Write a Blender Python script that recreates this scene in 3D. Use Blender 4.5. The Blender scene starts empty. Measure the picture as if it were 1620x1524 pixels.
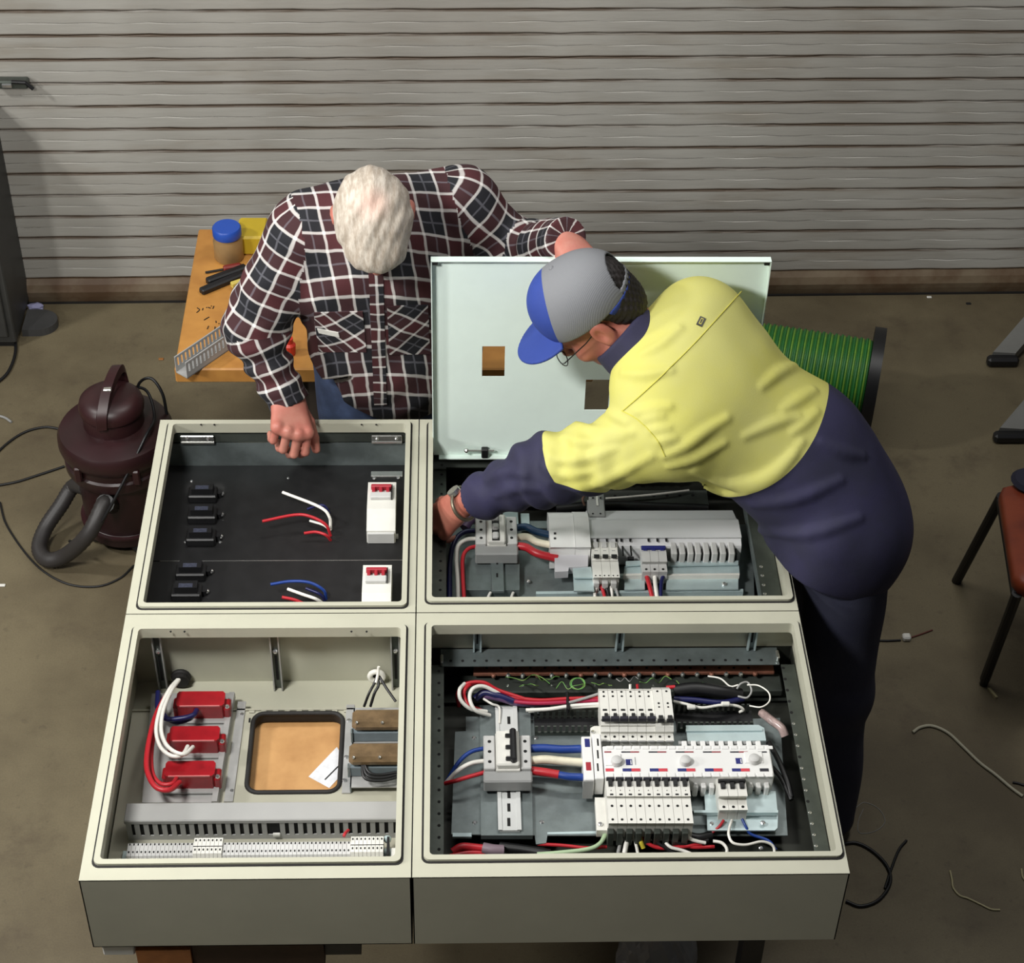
import bpy, bmesh, math, random
import numpy as np
from mathutils import Vector
random.seed(7); np.random.seed(7)
S = bpy.context.scene
COL = S.collection
PI = math.pi
ZT = .86                                   # height of the enclosures' front rim above the floor

# ------------------------------------------------------------------ camera
FPX, PITCH, YAW, ROLL = 2989., .7246, -.0431, .0259
CAM = np.array([.0734, -2.0874, 2.8083 + ZT])
def _basis():
    c, s = math.cos(YAW), math.sin(YAW)
    r0 = np.array([c, s, 0.]); d0 = np.array([-s, c, 0.])
    cp, sp = math.cos(PITCH), math.sin(PITCH)
    fw = d0*cp + np.array([0, 0, -sp]); up = d0*sp + np.array([0, 0, cp])
    cr, sr = math.cos(ROLL), math.sin(ROLL)
    return cr*r0 + sr*up, -sr*r0 + cr*up, fw
RV, UV_, FV = _basis()
def at(px, py, z):                         # the point at height z that the photograph shows at (px, py)
    d = FV + RV*(px-810)/FPX - UV_*(py-762)/FPX
    return CAM + d*(z-CAM[2])/d[2]
def aty(px, py, y):
    d = FV + RV*(px-810)/FPX - UV_*(py-762)/FPX
    return CAM + d*(y-CAM[1])/d[1]
def ab(px, py, d): return at(px, py, ZT-d) # d below the rim
cd = bpy.data.cameras.new('camera'); cam = bpy.data.objects.new('camera', cd); COL.objects.link(cam)
from mathutils import Matrix
mw = Matrix.Identity(4)
for i in range(3):
    mw[i][0] = RV[i]; mw[i][1] = UV_[i]; mw[i][2] = -FV[i]; mw[i][3] = CAM[i]
cam.matrix_world = mw
cd.sensor_width = 36; cd.sensor_fit = 'HORIZONTAL'; cd.lens = 36*FPX/1620; cd.clip_end = 60
S.camera = cam

# ------------------------------------------------------------------ light and exposure
S.view_settings.view_transform = 'Standard'
try: S.view_settings.look = 'None'
except Exception: pass
S.view_settings.gamma = 1; S.view_settings.use_curve_mapping = False
S.view_settings.exposure = 0.12
w = bpy.data.worlds.new('world'); S.world = w; w.use_nodes = True
w.node_tree.nodes['Background'].inputs[0].default_value = (.85, .9, 1, 1)
w.node_tree.nodes['Background'].inputs[1].default_value = .045
def lamp(name, loc, target, size, energy, col=(1, .985, .95)):
    l = bpy.data.lights.new(name, 'AREA'); l.shape = 'RECTANGLE'; l.size, l.size_y = size
    l.energy = energy; l.color = col
    o = bpy.data.objects.new(name, l); COL.objects.link(o); o.location = loc
    o.rotation_euler = (Vector(target)-Vector(loc)).to_track_quat('-Z', 'Y').to_euler()
    return o
lamp('hanging_tube_lamp', (-.95, -.27, 2.85), (.1, .95, .8), (.5, .2), 52)
lamp('low_left_fill_light', (-2.5, .04, 1.9), (.4, 1.0, .9), (.3, .3), 30)  # added fill out of view, lifts the busbar trunking and the inner door
lamp('left_tube_lamp', (-3.2, 1.15, 3.3), (-.6, 1.9, .5), (.3, .3), 56)
lamp('ceiling_fill_light', (1.5, 1.4, 5.0), (1.0, 1.6, 0), (2.0, .6), 34)  # added high fill for the floor and wall at right
lamp('door_fill_light', (.5, 1.6, 3.7), (.5, 2.6, .8), (2.4, .2), 22)  # added to brighten the upper part of the roller door

# ------------------------------------------------------------------ materials
def lin(c): 
    c = c/255.
    return c/12.92 if c <= .04045 else ((c+.055)/1.055)**2.4
def rgb(*c): return (lin(c[0]), lin(c[1]), lin(c[2]), 1)
class NT:                                  # small builder for shader node maths
    def __init__(s, m): m.use_nodes = True; s.t = m.node_tree; s.b = s.t.nodes['Principled BSDF']
    def node(s, t, **k):
        n = s.t.nodes.new(t)
        for a, v in k.items(): setattr(n, a, v)
        return n
    def put(s, v, sock):
        if isinstance(v, bpy.types.NodeSocket): s.t.links.new(v, sock)
        else: sock.default_value = v
    def m(s, op, a, b=0., c=0., clamp=False):
        n = s.node('ShaderNodeMath', operation=op); n.use_clamp = clamp
        s.put(a, n.inputs[0]); s.put(b, n.inputs[1]); s.put(c, n.inputs[2]); return n.outputs[0]
    def mix(s, f, a, b):
        n = s.node('ShaderNodeMix', data_type='RGBA'); s.put(f, n.inputs[0]); s.put(a, n.inputs[6]); s.put(b, n.inputs[7]); return n.outputs[2]
    def coord(s, kind='Object'): return s.node('ShaderNodeTexCoord').outputs[kind]
    def noise(s, scale, vec=None, detail=4, rough=.6, stretch=None):
        v = vec if vec is not None else s.coord()
        if stretch:
            mp = s.node('ShaderNodeMapping'); s.t.links.new(v, mp.inputs[0]); mp.inputs['Scale'].default_value = stretch; v = mp.outputs[0]
        n = s.node('ShaderNodeTexNoise'); s.t.links.new(v, n.inputs['Vector'])
        n.inputs['Scale'].default_value = scale; n.inputs['Detail'].default_value = detail; n.inputs['Roughness'].default_value = rough
        return n.outputs[0]
    def ramp(s, v, lo, hi):
        n = s.node('ShaderNodeMapRange'); n.interpolation_type = 'SMOOTHSTEP'; s.put(v, n.inputs[0])
        n.inputs[1].default_value = lo; n.inputs[2].default_value = hi; return n.outputs[0]
    def bump(s, h, strength, dist=.002):
        n = s.node('ShaderNodeBump'); n.inputs['Strength'].default_value = strength; n.inputs['Distance'].default_value = dist
        s.put(h, n.inputs['Height']); s.t.links.new(n.outputs[0], s.b.inputs['Normal'])
    def col(s, v): s.put(v, s.b.inputs['Base Color'])
def M(name, c, rough=.5, metal=0., var=.12, vscale=9., bump=0., bscale=300., c2=None, spec=None, alpha=1., trans=0.):
    m = bpy.data.materials.new(name); n = NT(m)
    a = rgb(*c); f = 1-var
    b = rgb(*c2) if c2 else (a[0]*f, a[1]*f, a[2]*f, 1)
    n.col(n.mix(n.ramp(n.noise(vscale), .3, .7), a, b))
    n.b.inputs['Roughness'].default_value = rough; n.b.inputs['Metallic'].default_value = metal
    if spec is not None: n.b.inputs['Specular IOR Level'].default_value = spec
    if alpha < 1: n.b.inputs['Alpha'].default_value = alpha
    if trans: n.b.inputs['Transmission Weight'].default_value = trans
    if bump: n.bump(n.noise(bscale), bump)
    m.diffuse_color = a
    return m
m_paint = M('enclosure_paint', (184, 183, 165), .42, bump=.08, bscale=700, var=.06)
m_white = M('white_paint', (236, 252, 244), .4, bump=.08, bscale=500, var=.04)
m_galv = M('galvanised_steel', (128, 138, 138), .42, .55, var=.3, vscale=16)
m_zinc = M('zinc_plate', (196, 214, 216), .35, .4, var=.12, vscale=20)
m_darkgalv = M('dull_galvanised_steel', (92, 98, 92), .4, .6, var=.3, vscale=12)
m_blackpan = M('black_panel', (24, 24, 25), .5, var=.4, vscale=25)
m_black = M('black_plastic', (20, 20, 22), .45)
m_rubber = M('black_rubber', (26, 24, 23), .7)
m_wplas = M('white_plastic', (218, 217, 210), .4, var=.05, vscale=40)
m_gplas = M('grey_plastic', (196, 196, 194), .45, var=.06, vscale=40)
m_mgplas = M('mid_grey_plastic', (150, 151, 150), .5, var=.08)
m_duct = M('grey_duct_plastic', (160, 160, 158), .5, var=.06)
m_red = M('red_resin', (150, 18, 28), .3, var=.25, vscale=30)
m_redp = M('red_plastic', (164, 38, 52), .4)
m_redw = M('red_wire', (186, 36, 46), .4)
m_bluew = M('blue_wire', (28, 62, 140), .4)
m_navyw = M('navy_wire', (22, 26, 80), .4)
m_whitew = M('white_wire', (232, 230, 222), .4, var=.04)
m_blackw = M('black_wire', (18, 18, 20), .45)
m_greenw = M('green_wire', (84, 150, 76), .5, c2=(130, 160, 84), vscale=40)
m_mauvew = M('mauve_wire', (98, 70, 110), .45)
m_greyw = M('grey_wire', (150, 150, 148), .45)
m_cream = M('cream_tape', (226, 220, 196), .45, var=.1, vscale=60)
m_copper = M('copper_bar', (158, 104, 84), .38, .25, var=.35, vscale=30)
m_screw = M('bright_screw', (225, 225, 225), .2, .9)
m_hole = M('dark_hole', (10, 10, 10), .8)
m_navyp = M('navy_print', (24, 32, 110), .5)
m_lgalv = M('light_galvanised_steel', (172, 172, 170), .4, .3, var=.15, vscale=18)
m_shadesheet = M('inner_shade_sheet', (58, 60, 54), .5, .4, var=.35, vscale=10)  # dark tone standing in for shade inside the right enclosures
m_gear = M('gear_plate_paint', (164, 162, 146), .45, bump=.08, bscale=700, var=.06)
m_rail2 = M('bright_rail_steel', (214, 216, 214), .35, .1, var=.1)
m_chrome = M('chrome', (220, 220, 215), .2, .9)

# ------------------------------------------------------------------ mesh helpers (authored in world coordinates)
def link(o, parent=None):
    COL.objects.link(o)
    if parent is not None: o.parent = parent
    return o
def tag(o, label=None, cat=None, group=None, kind=None):
    if label: o['label'] = label
    if cat: o['category'] = cat
    if group: o['group'] = group
    if kind: o['kind'] = kind
    return o
def wloc(o):
    v = np.zeros(3)
    while o is not None: v += np.array(o.location); o = o.parent
    return v
def thing(name, label, cat, loc, group=None):
    o = bpy.data.objects.new(name, None); o.location = [float(v) for v in loc]; o.empty_display_size = .05
    link(o); return tag(o, label, cat, group)
class MB:
    def __init__(s): s.v = []; s.f = []
    def add(s, vs, fs):
        b = len(s.v); s.v += [tuple(map(float, p)) for p in vs]; s.f += [tuple(b+i for i in f) for f in fs]; return s
    def box(s, x0, x1, y0, y1, z0, z1, b=0.):
        if x0 > x1: x0, x1 = x1, x0
        if y0 > y1: y0, y1 = y1, y0
        if z0 > z1: z0, z1 = z1, z0
        if b <= 0:
            vs = [(x, y, z) for z in (z0, z1) for y in (y0, y1) for x in (x0, x1)]
            return s.add(vs, [(0,2,3,1),(4,5,7,6),(0,1,5,4),(2,6,7,3),(0,4,6,2),(1,3,7,5)])
        b = min(b, .45*min(x1-x0, y1-y0, z1-z0))
        bm = bmesh.new(); bmesh.ops.create_cube(bm, size=1)
        for v in bm.verts: v.co = Vector(((x0+x1)/2+v.co.x*(x1-x0), (y0+y1)/2+v.co.y*(y1-y0), (z0+z1)/2+v.co.z*(z1-z0)))
        bmesh.ops.bevel(bm, geom=bm.edges[:], offset=b, segments=1, affect='EDGES', profile=.5)
        bm.verts.index_update(); s.add([v.co for v in bm.verts], [[v.index for v in f.verts] for f in bm.faces]); bm.free(); return s
    def pbox(s, x0, y0, x1, y1, d, h, b=.0015):   # box whose top face fills a pixel rectangle at depth d below the rim
        xm, ym = (x0+x1)/2, (y0+y1)/2
        return s.box(ab(x0, ym, d)[0], ab(x1, ym, d)[0], ab(xm, y1, d)[1], ab(xm, y0, d)[1], ZT-d-h, ZT-d, b)
    def prism(s, poly, axis, a, c):               # polygon extruded along an axis; poly gives the other two coordinates in xyz order
        n = len(poly)
        def P(p, t):
            return {'x': (t, p[0], p[1]), 'y': (p[0], t, p[1]), 'z': (p[0], p[1], t)}[axis]
        vs = [P(p, a) for p in poly] + [P(p, c) for p in poly]
        fs = [tuple(range(n)), tuple(range(2*n-1, n-1, -1))] + [(i, i+n, (i+1) % n+n, (i+1) % n) for i in range(n)]
        return s.add(vs, fs)
    def tube(s, pts, r, n=8, closed=False, caps=True):
        pts = [np.array(p, float) for p in pts]; k = len(pts)
        rr = r if hasattr(r, '__len__') else [r]*k
        vs, fs = [], []; up = None
        for i, p in enumerate(pts):
            a = pts[(i-1) % k] if (closed or i > 0) else p
            c = pts[(i+1) % k] if (closed or i < k-1) else p
            t = c-a; t = t/(np.linalg.norm(t)+1e-12)
            if up is None: up = np.cross(t, [0, 0, 1.]) if abs(t[2]) < .9 else np.cross(t, [1., 0, 0])
            up = up - t*(up@t); up = up/(np.linalg.norm(up)+1e-12); w_ = np.cross(t, up)
            for j in range(n):
                an = 2*PI*j/n; vs.append(p + rr[i]*(math.cos(an)*up + math.sin(an)*w_))
        for i in range(k if closed else k-1):
            i2 = (i+1) % k
            for j in range(n): fs.append((i*n+j, i2*n+j, i2*n+(j+1) % n, i*n+(j+1) % n))
        if caps and not closed: fs += [tuple(range(n)), tuple(range(k*n-1, (k-1)*n-1, -1))]
        return s.add(vs, fs)
    def cyl(s, p, q, r, n=16, r2=None): return s.tube([p, q], [r, r if r2 is None else r2], n)
    def lathe(s, c, prof, n=32, M3=None):         # prof: (r, z) from bottom to top about z, optionally rotated
        vs, fs = [], []; k = len(prof)
        for r, z in prof:
            for j in range(n):
                an = 2*PI*j/n; p = np.array([r*math.cos(an), r*math.sin(an), z])
                if M3 is not None: p = M3 @ p
                vs.append(p + np.array(c))
        for i in range(k-1):
            for j in range(n): fs.append((i*n+j, i*n+(j+1) % n, (i+1)*n+(j+1) % n, (i+1)*n+j))
        fs += [tuple(range(n-1, -1, -1)), tuple(range((k-1)*n, k*n))]
        return s.add(vs, fs)
    def sphere(s, c, r, n=10, sc=(1, 1, 1)):
        prof = [(r*math.sin(PI*i/n)*1., -r*math.cos(PI*i/n)) for i in range(n+1)]
        prof[0] = (r*.02, -r); prof[-1] = (r*.02, r)
        return s.lathe(c, prof, 2*n, np.diag(sc))
    def obj(s, name, mat, parent=None, org=None, smooth=None):
        o_ = wloc(parent) if parent is not None else (np.array(org, float) if org is not None else np.zeros(3))
        me = bpy.data.meshes.new(name); V = np.array(s.v, float) - o_
        me.from_pydata(V.tolist(), [], s.f)
        bm = bmesh.new(); bm.from_mesh(me); bmesh.ops.recalc_face_normals(bm, faces=bm.faces); bm.to_mesh(me); bm.free()
        me.materials.append(mat)
        if smooth is not None:
            me.shade_smooth()
            if smooth < 180: me.set_sharp_from_angle(angle=math.radians(smooth))
        o = bpy.data.objects.new(name, me); link(o, parent)
        if parent is None: o.location = o_
        return o
def smooth_path(pts, n=6, closed=False):
    P = [np.array(p, float) for p in pts]; k = len(P); out = []
    if k == 2: return P
    rng = range(k if closed else k-1)
    for i in rng:
        p1, p2 = P[i], P[(i+1) % k]
        p0 = P[(i-1) % k] if (closed or i > 0) else 2*p1-p2
        p3 = P[(i+2) % k] if (closed or i < k-2) else 2*p2-p1
        for t in np.linspace(0, 1, n, endpoint=False):
            out.append(.5*((2*p1)+(-p0+p2)*t+(2*p0-5*p1+4*p2-p3)*t*t+(-p0+3*p1-3*p2+p3)*t**3))
    if not closed: out.append(P[-1])
    return out
def wire(label, pts, r, mat, name='wire', cat='wire', group=None, n=6, world=False):
    P = [p if world else ab(*p) for p in pts]
    P = smooth_path(P, 6)
    o = MB().tube(P, r, 8).obj(name, mat, None, P[0], 60)
    return tag(o, label, cat, group)
ORD = ['first', 'second', 'third', 'fourth', 'fifth', 'sixth', 'seventh', 'eighth', 'ninth', 'tenth']

# ------------------------------------------------------------------ the setting
def slat_material():
    m = bpy.data.materials.new('roller_door_paint'); n = NT(m)
    sx = n.node('ShaderNodeSeparateXYZ'); co = n.coord(); n.t.links.new(co, sx.inputs[0])
    geo = n.node('ShaderNodeNewGeometry').outputs['Position']
    base = n.mix(n.ramp(n.noise(1.2, geo), .35, .7), rgb(174, 172, 165), rgb(159, 156, 149))
    base = n.mix(n.m('MULTIPLY', n.ramp(n.noise(6, geo, stretch=(.3, 1, 1.5)), .5, .75), .35), base, rgb(126, 110, 88))
    z = sx.outputs[2]
    near = n.m('MAXIMUM', n.m('SUBTRACT', 1, n.ramp(z, .002, .008)), n.ramp(z, .0695, .0748))   # rust and grime sit in the laps
    rust = n.m('MULTIPLY', near, n.ramp(n.noise(4, geo, stretch=(.5, 1, 3)), .22, .55))
    base = n.mix(n.m('MULTIPLY', rust, .9), base, rgb(76, 58, 40))
    n.col(base); n.b.inputs['Roughness'].default_value = .5
    n.bump(n.noise(60, geo, stretch=(.12, 1, 1)), .25, .004)
    return m
def floor_material():
    m = bpy.data.materials.new('concrete'); n = NT(m); co = n.coord()
    c = n.mix(n.ramp(n.noise(1.6, co, 6), .35, .68), rgb(114, 104, 80), rgb(88, 78, 58))
    c = n.mix(n.m('MULTIPLY', n.ramp(n.noise(4.5, co, 5, .7), .52, .75), .55), c, rgb(72, 60, 46))
    c = n.mix(n.m('MULTIPLY', n.ramp(n.noise(40, co, 3), .62, .72), .25), c, rgb(60, 52, 42))
    c = n.mix(n.m('MULTIPLY', n.ramp(n.noise(230, co, 2), .35, .7), .18), c, rgb(60, 54, 44))
    n.col(c); n.b.inputs['Roughness'].default_value = .62
    n.bump(n.noise(90, co), .12, .003)
    return m
fl = MB().box(-4, 4, -2.2, 3.4, -.12, 0).obj('floor', floor_material()); tag(fl, 'stained grey brown concrete workshop floor', kind='structure')

# roller door: one convex slat per pitch, hung on the line the floor shows
pL, pR = at(100, 476, 0), at(1500, 461, 0)
dirw = (pR-pL); dirw /= np.linalg.norm(dirw); nrm = np.array([dirw[1], -dirw[0], 0])      # nrm points to the camera
door = bpy.data.objects.new('door_1', None); mid = (pL+pR)/2; door.location = mid; door.rotation_euler = (0, 0, math.atan2(dirw[1], dirw[0]))
link(door); tag(door, 'grey corrugated steel roller door with rust along its laps', kind='structure')
PITCHD = .0786
def slat_mesh():
    # cross section (depth towards camera, height): two bulged bands, a crease between, a deep lap at the joint
    prof = [(-.007, 0), (.0012, .0020), (.0030, .0036), (.0033, .020), (.0030, .0368), (.0020, .0382), (-.0012, .0389), (.0020, .0396), (.0030, .0410),
            (.0033, .058), (.0028, .0742), (.0008, .0762), (-.007, .0783)]
    xs = np.linspace(-3.5, 3.5, 141); vs, fs = [], []
    k = len(prof)
    for i, x in enumerate(xs):
        j = .0012*math.sin(i*1.7)+.0009*math.sin(i*4.1+1)
        for a, (d, z) in enumerate(prof):
            zz = z + (j if 0 < a < k-1 else j*.6)
            vs.append((x, -d + .0012*math.sin(i*.9+a), zz))
    for i in range(len(xs)-1):
        for a in range(k-1): fs.append((i*k+a, (i+1)*k+a, (i+1)*k+a+1, i*k+a+1))
    # back sheet so that the slat has thickness
    b = len(vs); vs += [(-3.5, .012, 0), (3.5, .012, 0), (3.5, .012, .0782), (-3.5, .012, .0782)]
    fs += [(b, b+3, b+2, b+1)]
    me = bpy.data.meshes.new('slat'); me.from_pydata(vs, [], fs); me.shade_smooth(); me.set_sharp_from_angle(angle=.22); return me
sm = slat_mesh(); sm.materials.append(slat_material())
for i in range(26):
    o = bpy.data.objects.new('slat', sm); link(o, door); o.location = (random.uniform(-.03, .03), 0, .092+i*PITCHD)
m_rail = M('rusty_rail', (118, 104, 84), .6, var=.4, c2=(88, 66, 46), vscale=7, bump=.2, bscale=40)
rb = MB().prism([(-.012, .004), (-.02, .03), (-.024, .05), (-.016, .074), (-.004, .09), (.012, .09), (.012, .004)], 'x', -3.5, 3.5)
o = rb.obj('bottom_rail', m_rail, None); o.parent = door; o['label'] = 'rusty bottom rail of the roller door'
seal = MB().box(-3.5, 3.5, -.018, .01, 0, .006).obj('rubber_seal', m_rubber, None); seal.parent = door
m_lip = M('door_sill_concrete', (104, 92, 72), .7, var=.3, c2=(80, 64, 48), vscale=5)
# lock bracket on the door, far left
q = aty(22, 127, pL[1]-.01)
b = thing('door_latch', 'small dark steel latch with bright keeper on the roller door, far left', 'latch', q)
MB().box(q[0]-.06, q[0]+.045, q[1]-.03, q[1]+.004, q[2]-.014, q[2]+.012, .004).obj('latch_plate', m_darkgalv, b)
MB().box(q[0]-.03, q[0]+.0, q[1]-.036, q[1]-.028, q[2]-.006, q[2]+.006, .002).obj('keeper', m_screw, b)
MB().tube([(q[0]+.0, q[1]-.03, q[2]+.012), (q[0]+.04, q[1]-.03, q[2]+.01), (q[0]+.06, q[1]-.03, q[2]-.012)], .006, 8).obj('latch_bolt', m_black, b)

# ------------------------------------------------------------------ the four enclosures
ZB = .655
unit2 = lambda v: v/np.linalg.norm(v)
YM, YF = .6718, 1.3019
def rrect(x0, x1, y0, y1, r, n=5):
    out = []
    for cx, cy, a0 in ((x1-r, y1-r, 0), (x0+r, y1-r, 90), (x0+r, y0+r, 180), (x1-r, y0+r, 270)):
        for i in range(n): 
            a = math.radians(a0+90*i/(n-1)); out.append((cx+r*math.cos(a), cy+r*math.sin(a)))
    return out
def ring(mb, outer, inner, z0, z1):
    n = len(outer)
    vs = [(x, y, z0) for x, y in outer]+[(x, y, z1) for x, y in outer]+[(x, y, z0) for x, y in inner]+[(x, y, z1) for x, y in inner]
    fs = []
    for i in range(n):
        j = (i+1) % n
        fs += [(i, j, n+j, n+i), (2*n+j, 2*n+i, 3*n+i, 3*n+j), (n+i, n+j, 3*n+j, 3*n+i), (j, i, 2*n+i, 2*n+j)]
    return mb.add(vs, fs)
def enclosure(label, x0, x1, y0, y1, lip, side_mat=None, floor_hole=None):
    g = .0012
    x0 += g; x1 -= g; y0 += g; y1 -= g
    e = thing('enclosure', label, 'electrical enclosure', ((x0+x1)/2, (y0+y1)/2, ZB))
    lx0, lx1, ly0, ly1 = lip                      # outer edge of the raised lip
    t = .0022; mb = MB()
    mb.box(x0, x0+t, y0, y1, ZB, ZT-.0008); mb.box(x1-t, x1, y0, y1, ZB, ZT-.0008)
    mb.box(x0, x1, y0, y0+t, ZB, ZT-.0008); mb.box(x0, x1, y1-t, y1, ZB, ZT-.0008)
    mb.obj('side_wall', m_paint, e)
    if floor_hole:
        hx0, hx1, hy0, hy1 = floor_hole
        ring(MB(), [(x0, y0), (x1, y0), (x1, y1), (x0, y1)], [(hx0, hy0), (hx1, hy0), (hx1, hy1), (hx0, hy1)], ZB, ZB+t).obj('back_plate', m_paint, e)
    else: MB().box(x0+t, x1-t, y0+t, y1-t, ZB, ZB+t).obj('back_plate', m_paint, e)
    k = .014
    ox = [(x0, y0), (x1, y0), (x1, y1), (x0, y1)]
    ring(MB(), ox, [(lx0, ly0), (lx1, ly0), (lx1, ly1), (lx0, ly1)], ZT-.003, ZT).obj('front_rim', m_paint, e)
    o1 = rrect(lx0, lx1, ly0, ly1, .012); i1 = rrect(lx0+.011, lx1-.011, ly0+.011, ly1-.011, .008)
    ring(MB(), o1, i1, ZT-.02, ZT+.007).obj('rain_lip', m_paint, e, smooth=40)
    ga = rrect(lx0-.004, lx1+.004, ly0-.004, ly1+.004, .014)
    ring(MB(), ga, o1, ZT-.001, ZT+.0012).obj('gasket', m_rubber, e)
    return e
encs = {}
encs['LL'] = enclosure('front left beige enclosure holding the red current transformers and the cardboard-backed square cutout', -.6, 0, 0, YM, (-.577, -.0195, .0325, .634), floor_hole=(-.44, -.13, .12, .557))
encs['LR'] = enclosure('front right beige enclosure packed with two rows of circuit breakers', 0, .8, 0, YM, (.0215, .7915, .0355, .640))
encs['UL'] = enclosure('back left beige enclosure lined with black panels, under the older man\'s hand', -.6, 0, YM, YF, (-.577, -.0195, .687, 1.289))
encs['UR'] = enclosure('back right beige enclosure the man in yellow reaches into', 0, .8, YM, YF, (.0215, .7915, .699, 1.288))
# small rim holes near the far edges
for key, cols, row in (('UL', (318, 339, 572, 595), 669.5), ('LL', (270, 292, 556, 580), 997)):
    for c in cols:
        p = at(c, row+2.5, ZT+.007); MB().cyl((p[0], p[1], ZT+.0062), (p[0], p[1], ZT+.0078), .0022, 8).obj('screw', m_hole, encs[key])

def screws(par, pts, d, r=.0045, name='screw'):
    for x, y in pts:
        p = ab(x, y, d); MB().lathe((p[0], p[1], ZT-d-.001), [(r, 0), (r, .002), (r*.6, .0035)], 10).obj(name, m_screw, par)
def holes(mb, pts, d, r):
    for x, y in pts:
        p = ab(x, y, d); mb.cyl((p[0], p[1], ZT-d-.0005), (p[0], p[1], ZT-d+.0006), r, 8)
    return mb

# ======================= back left enclosure (UL)
d = .062
hz = thing('hinged_strip', 'grey steel hinge strip along the far wall of the back left enclosure', 'bracket', (-.3, 1.27, ZT-.13))
yw = YF-.012
MB().box(-.590, -.012, yw-.004, yw, ZT-.129, ZT-.0605).obj('strip_plate', m_galv, hz)
MB().box(-.590, -.012, yw-.002, yw+.004, ZT-.057, ZT-.006).obj('upper_strip', m_darkgalv, hz)
for xa, xb, ya, yb in ((287, 339, 690, 703), (588, 636, 690, 702)):
    a = aty(xa, (ya+yb)/2, yw-.006); c = aty(xb, (ya+yb)/2, yw-.006)
    h = MB().box(a[0], c[0], yw-.011, yw-.005, a[2]-.003, a[2]+.016, .001).obj('hinge_leaf', m_chrome, hz)
    MB().cyl((a[0], yw-.01, a[2]-.004), (c[0], yw-.01, a[2]-.004), .004, 10).obj('hinge_pin', m_chrome, h)
    for fx in (.18, .82):
        x = a[0]+(c[0]-a[0])*fx; MB().sphere((x, yw-.012, a[2]+.008), .004, 5).obj('screw', m_screw, h)
dU = .128
bp = thing('black_panel', 'long black inner panel at the back of the back left enclosure', 'panel', (-.3, 1.1, ZT-dU))
ysp = ab(500, 887, dU)[1]
MB().box(-.59, -.012, ysp+.0015, 1.288, ZT-dU-.002, ZT-dU).obj('panel_sheet', m_blackpan, bp)
a, c = ab(587, 746, dU-.003), ab(637, 752, dU-.003)
MB().box(a[0], c[0], c[1]-.004, a[1], ZT-dU-.001, ZT-dU+.004, .001).obj('hinge_leaf', m_chrome, bp)
screws(bp, [(592, 757), (630, 756)], dU-.004); screws(bp, [(456, 757)], dU, .003)
bp2 = thing('black_panel', 'black inner panel nearer the camera in the back left enclosure, beyond the bright joint', 'panel', (-.3, .8, ZT-dU))
MB().box(-.59, -.012, YM+.004, ysp-.0015, ZT-dU-.002, ZT-dU).obj('panel_sheet', m_blackpan, bp2)
MB().box(-.575, -.014, ysp-.0012, ysp+.0008, ZT-dU-.002, ZT-dU+.0006).obj('bright_edge', m_chrome, bp2)
# five black current transformers, left side
m_ctprint = M('faded_print', (70, 74, 92), .5, vscale=140, var=.5)
cts = [(322, 770, 'farthest'), (321, 803, 'second farthest'), (319, 838, 'middle'), (303, 893, 'second nearest'), (296, 925, 'nearest')]
for cx, cy, wd in cts:
    p = ab(cx, cy, dU-.035)
    t = thing('current_transformer', f'{wd} of the five black current transformers on the black panel', 'transformer', (p[0], p[1], ZT-dU), 'black current transformers')
    MB().box(p[0]-.036, p[0]+.030, p[1]-.020, p[1]+.018, ZT-dU, ZT-dU+.022, .003).obj('base', m_black, t)
    MB().prism([(p[1]-.015, ZT-dU+.02), (p[1]+.013, ZT-dU+.02), (p[1]+.011, ZT-dU+.036), (p[1]-.011, ZT-dU+.036)], 'x', p[0]-.027, p[0]+.022).obj('body', m_black, t)
    MB().box(p[0]-.018, p[0]+.012, p[1]-.010, p[1]+.002, ZT-dU+.0355, ZT-dU+.0367).obj('print_label', m_ctprint, t)
    MB().sphere((p[0]+.040, p[1]+.006, ZT-dU+.008), .0055, 5).obj('screw', m_screw, t)
    MB().cyl((p[0]+.034, p[1]+.006, ZT-dU), (p[0]+.034, p[1]+.006, ZT-dU+.014), .008, 10).obj('terminal', m_black, t)
screws(bp, [(293, 858), (303, 762), (348, 858)], dU, .0035)
# loose wire ends coming through the panel
dd = dU
wire('white wire tail poking up from the black panel, beside the longest red one', [(523, 838, dd), (521, 818, dd-.03), (505, 802, dd-.045), (447, 779, dd-.05)], .0036, m_whitew)
wire('short navy wire tail behind the white tail on the black panel', [(521, 812, dd), (514, 801, dd-.02), (503, 800, dd-.022), (486, 806, dd-.02)], .003, m_navyw)
wire('longest red wire tail bent across the black panel', [(523, 848, dd), (515, 830, dd-.03), (490, 817, dd-.045), (465, 815, dd-.047), (415, 825, dd-.045)], .0036, m_redw)
wire('short white wire tail tucked under the longest red one on the black panel', [(523, 840, dd), (512, 831, dd-.012), (490, 824, dd-.014)], .003, m_whitew)
wire('short red wire tail nearest the camera on the far black panel', [(523, 855, dd), (516, 847, dd-.02), (500, 842, dd-.024), (481, 844, dd-.024)], .0034, m_redw)
wire('long blue wire tail arched over the near black panel', [(516, 948, dd), (512, 934, dd-.03), (490, 922, dd-.045), (460, 920, dd-.047), (428, 925, dd-.045)], .0034, m_bluew)
wire('short navy wire tail under the blue one on the near black panel', [(514, 950, dd), (506, 940, dd-.02), (484, 931, dd-.025)], .0034, m_navyw)
wire('white wire tail under the blue one on the near black panel', [(512, 956, dd), (500, 948, dd-.025), (480, 941, dd-.03), (455, 932, dd-.032)], .0036, m_whitew)
wire('red wire tail lowest on the near black panel', [(496, 962, dd), (480, 955, dd-.015), (465, 949, dd-.025), (446, 945, dd-.03)], .0036, m_redw)
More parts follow.
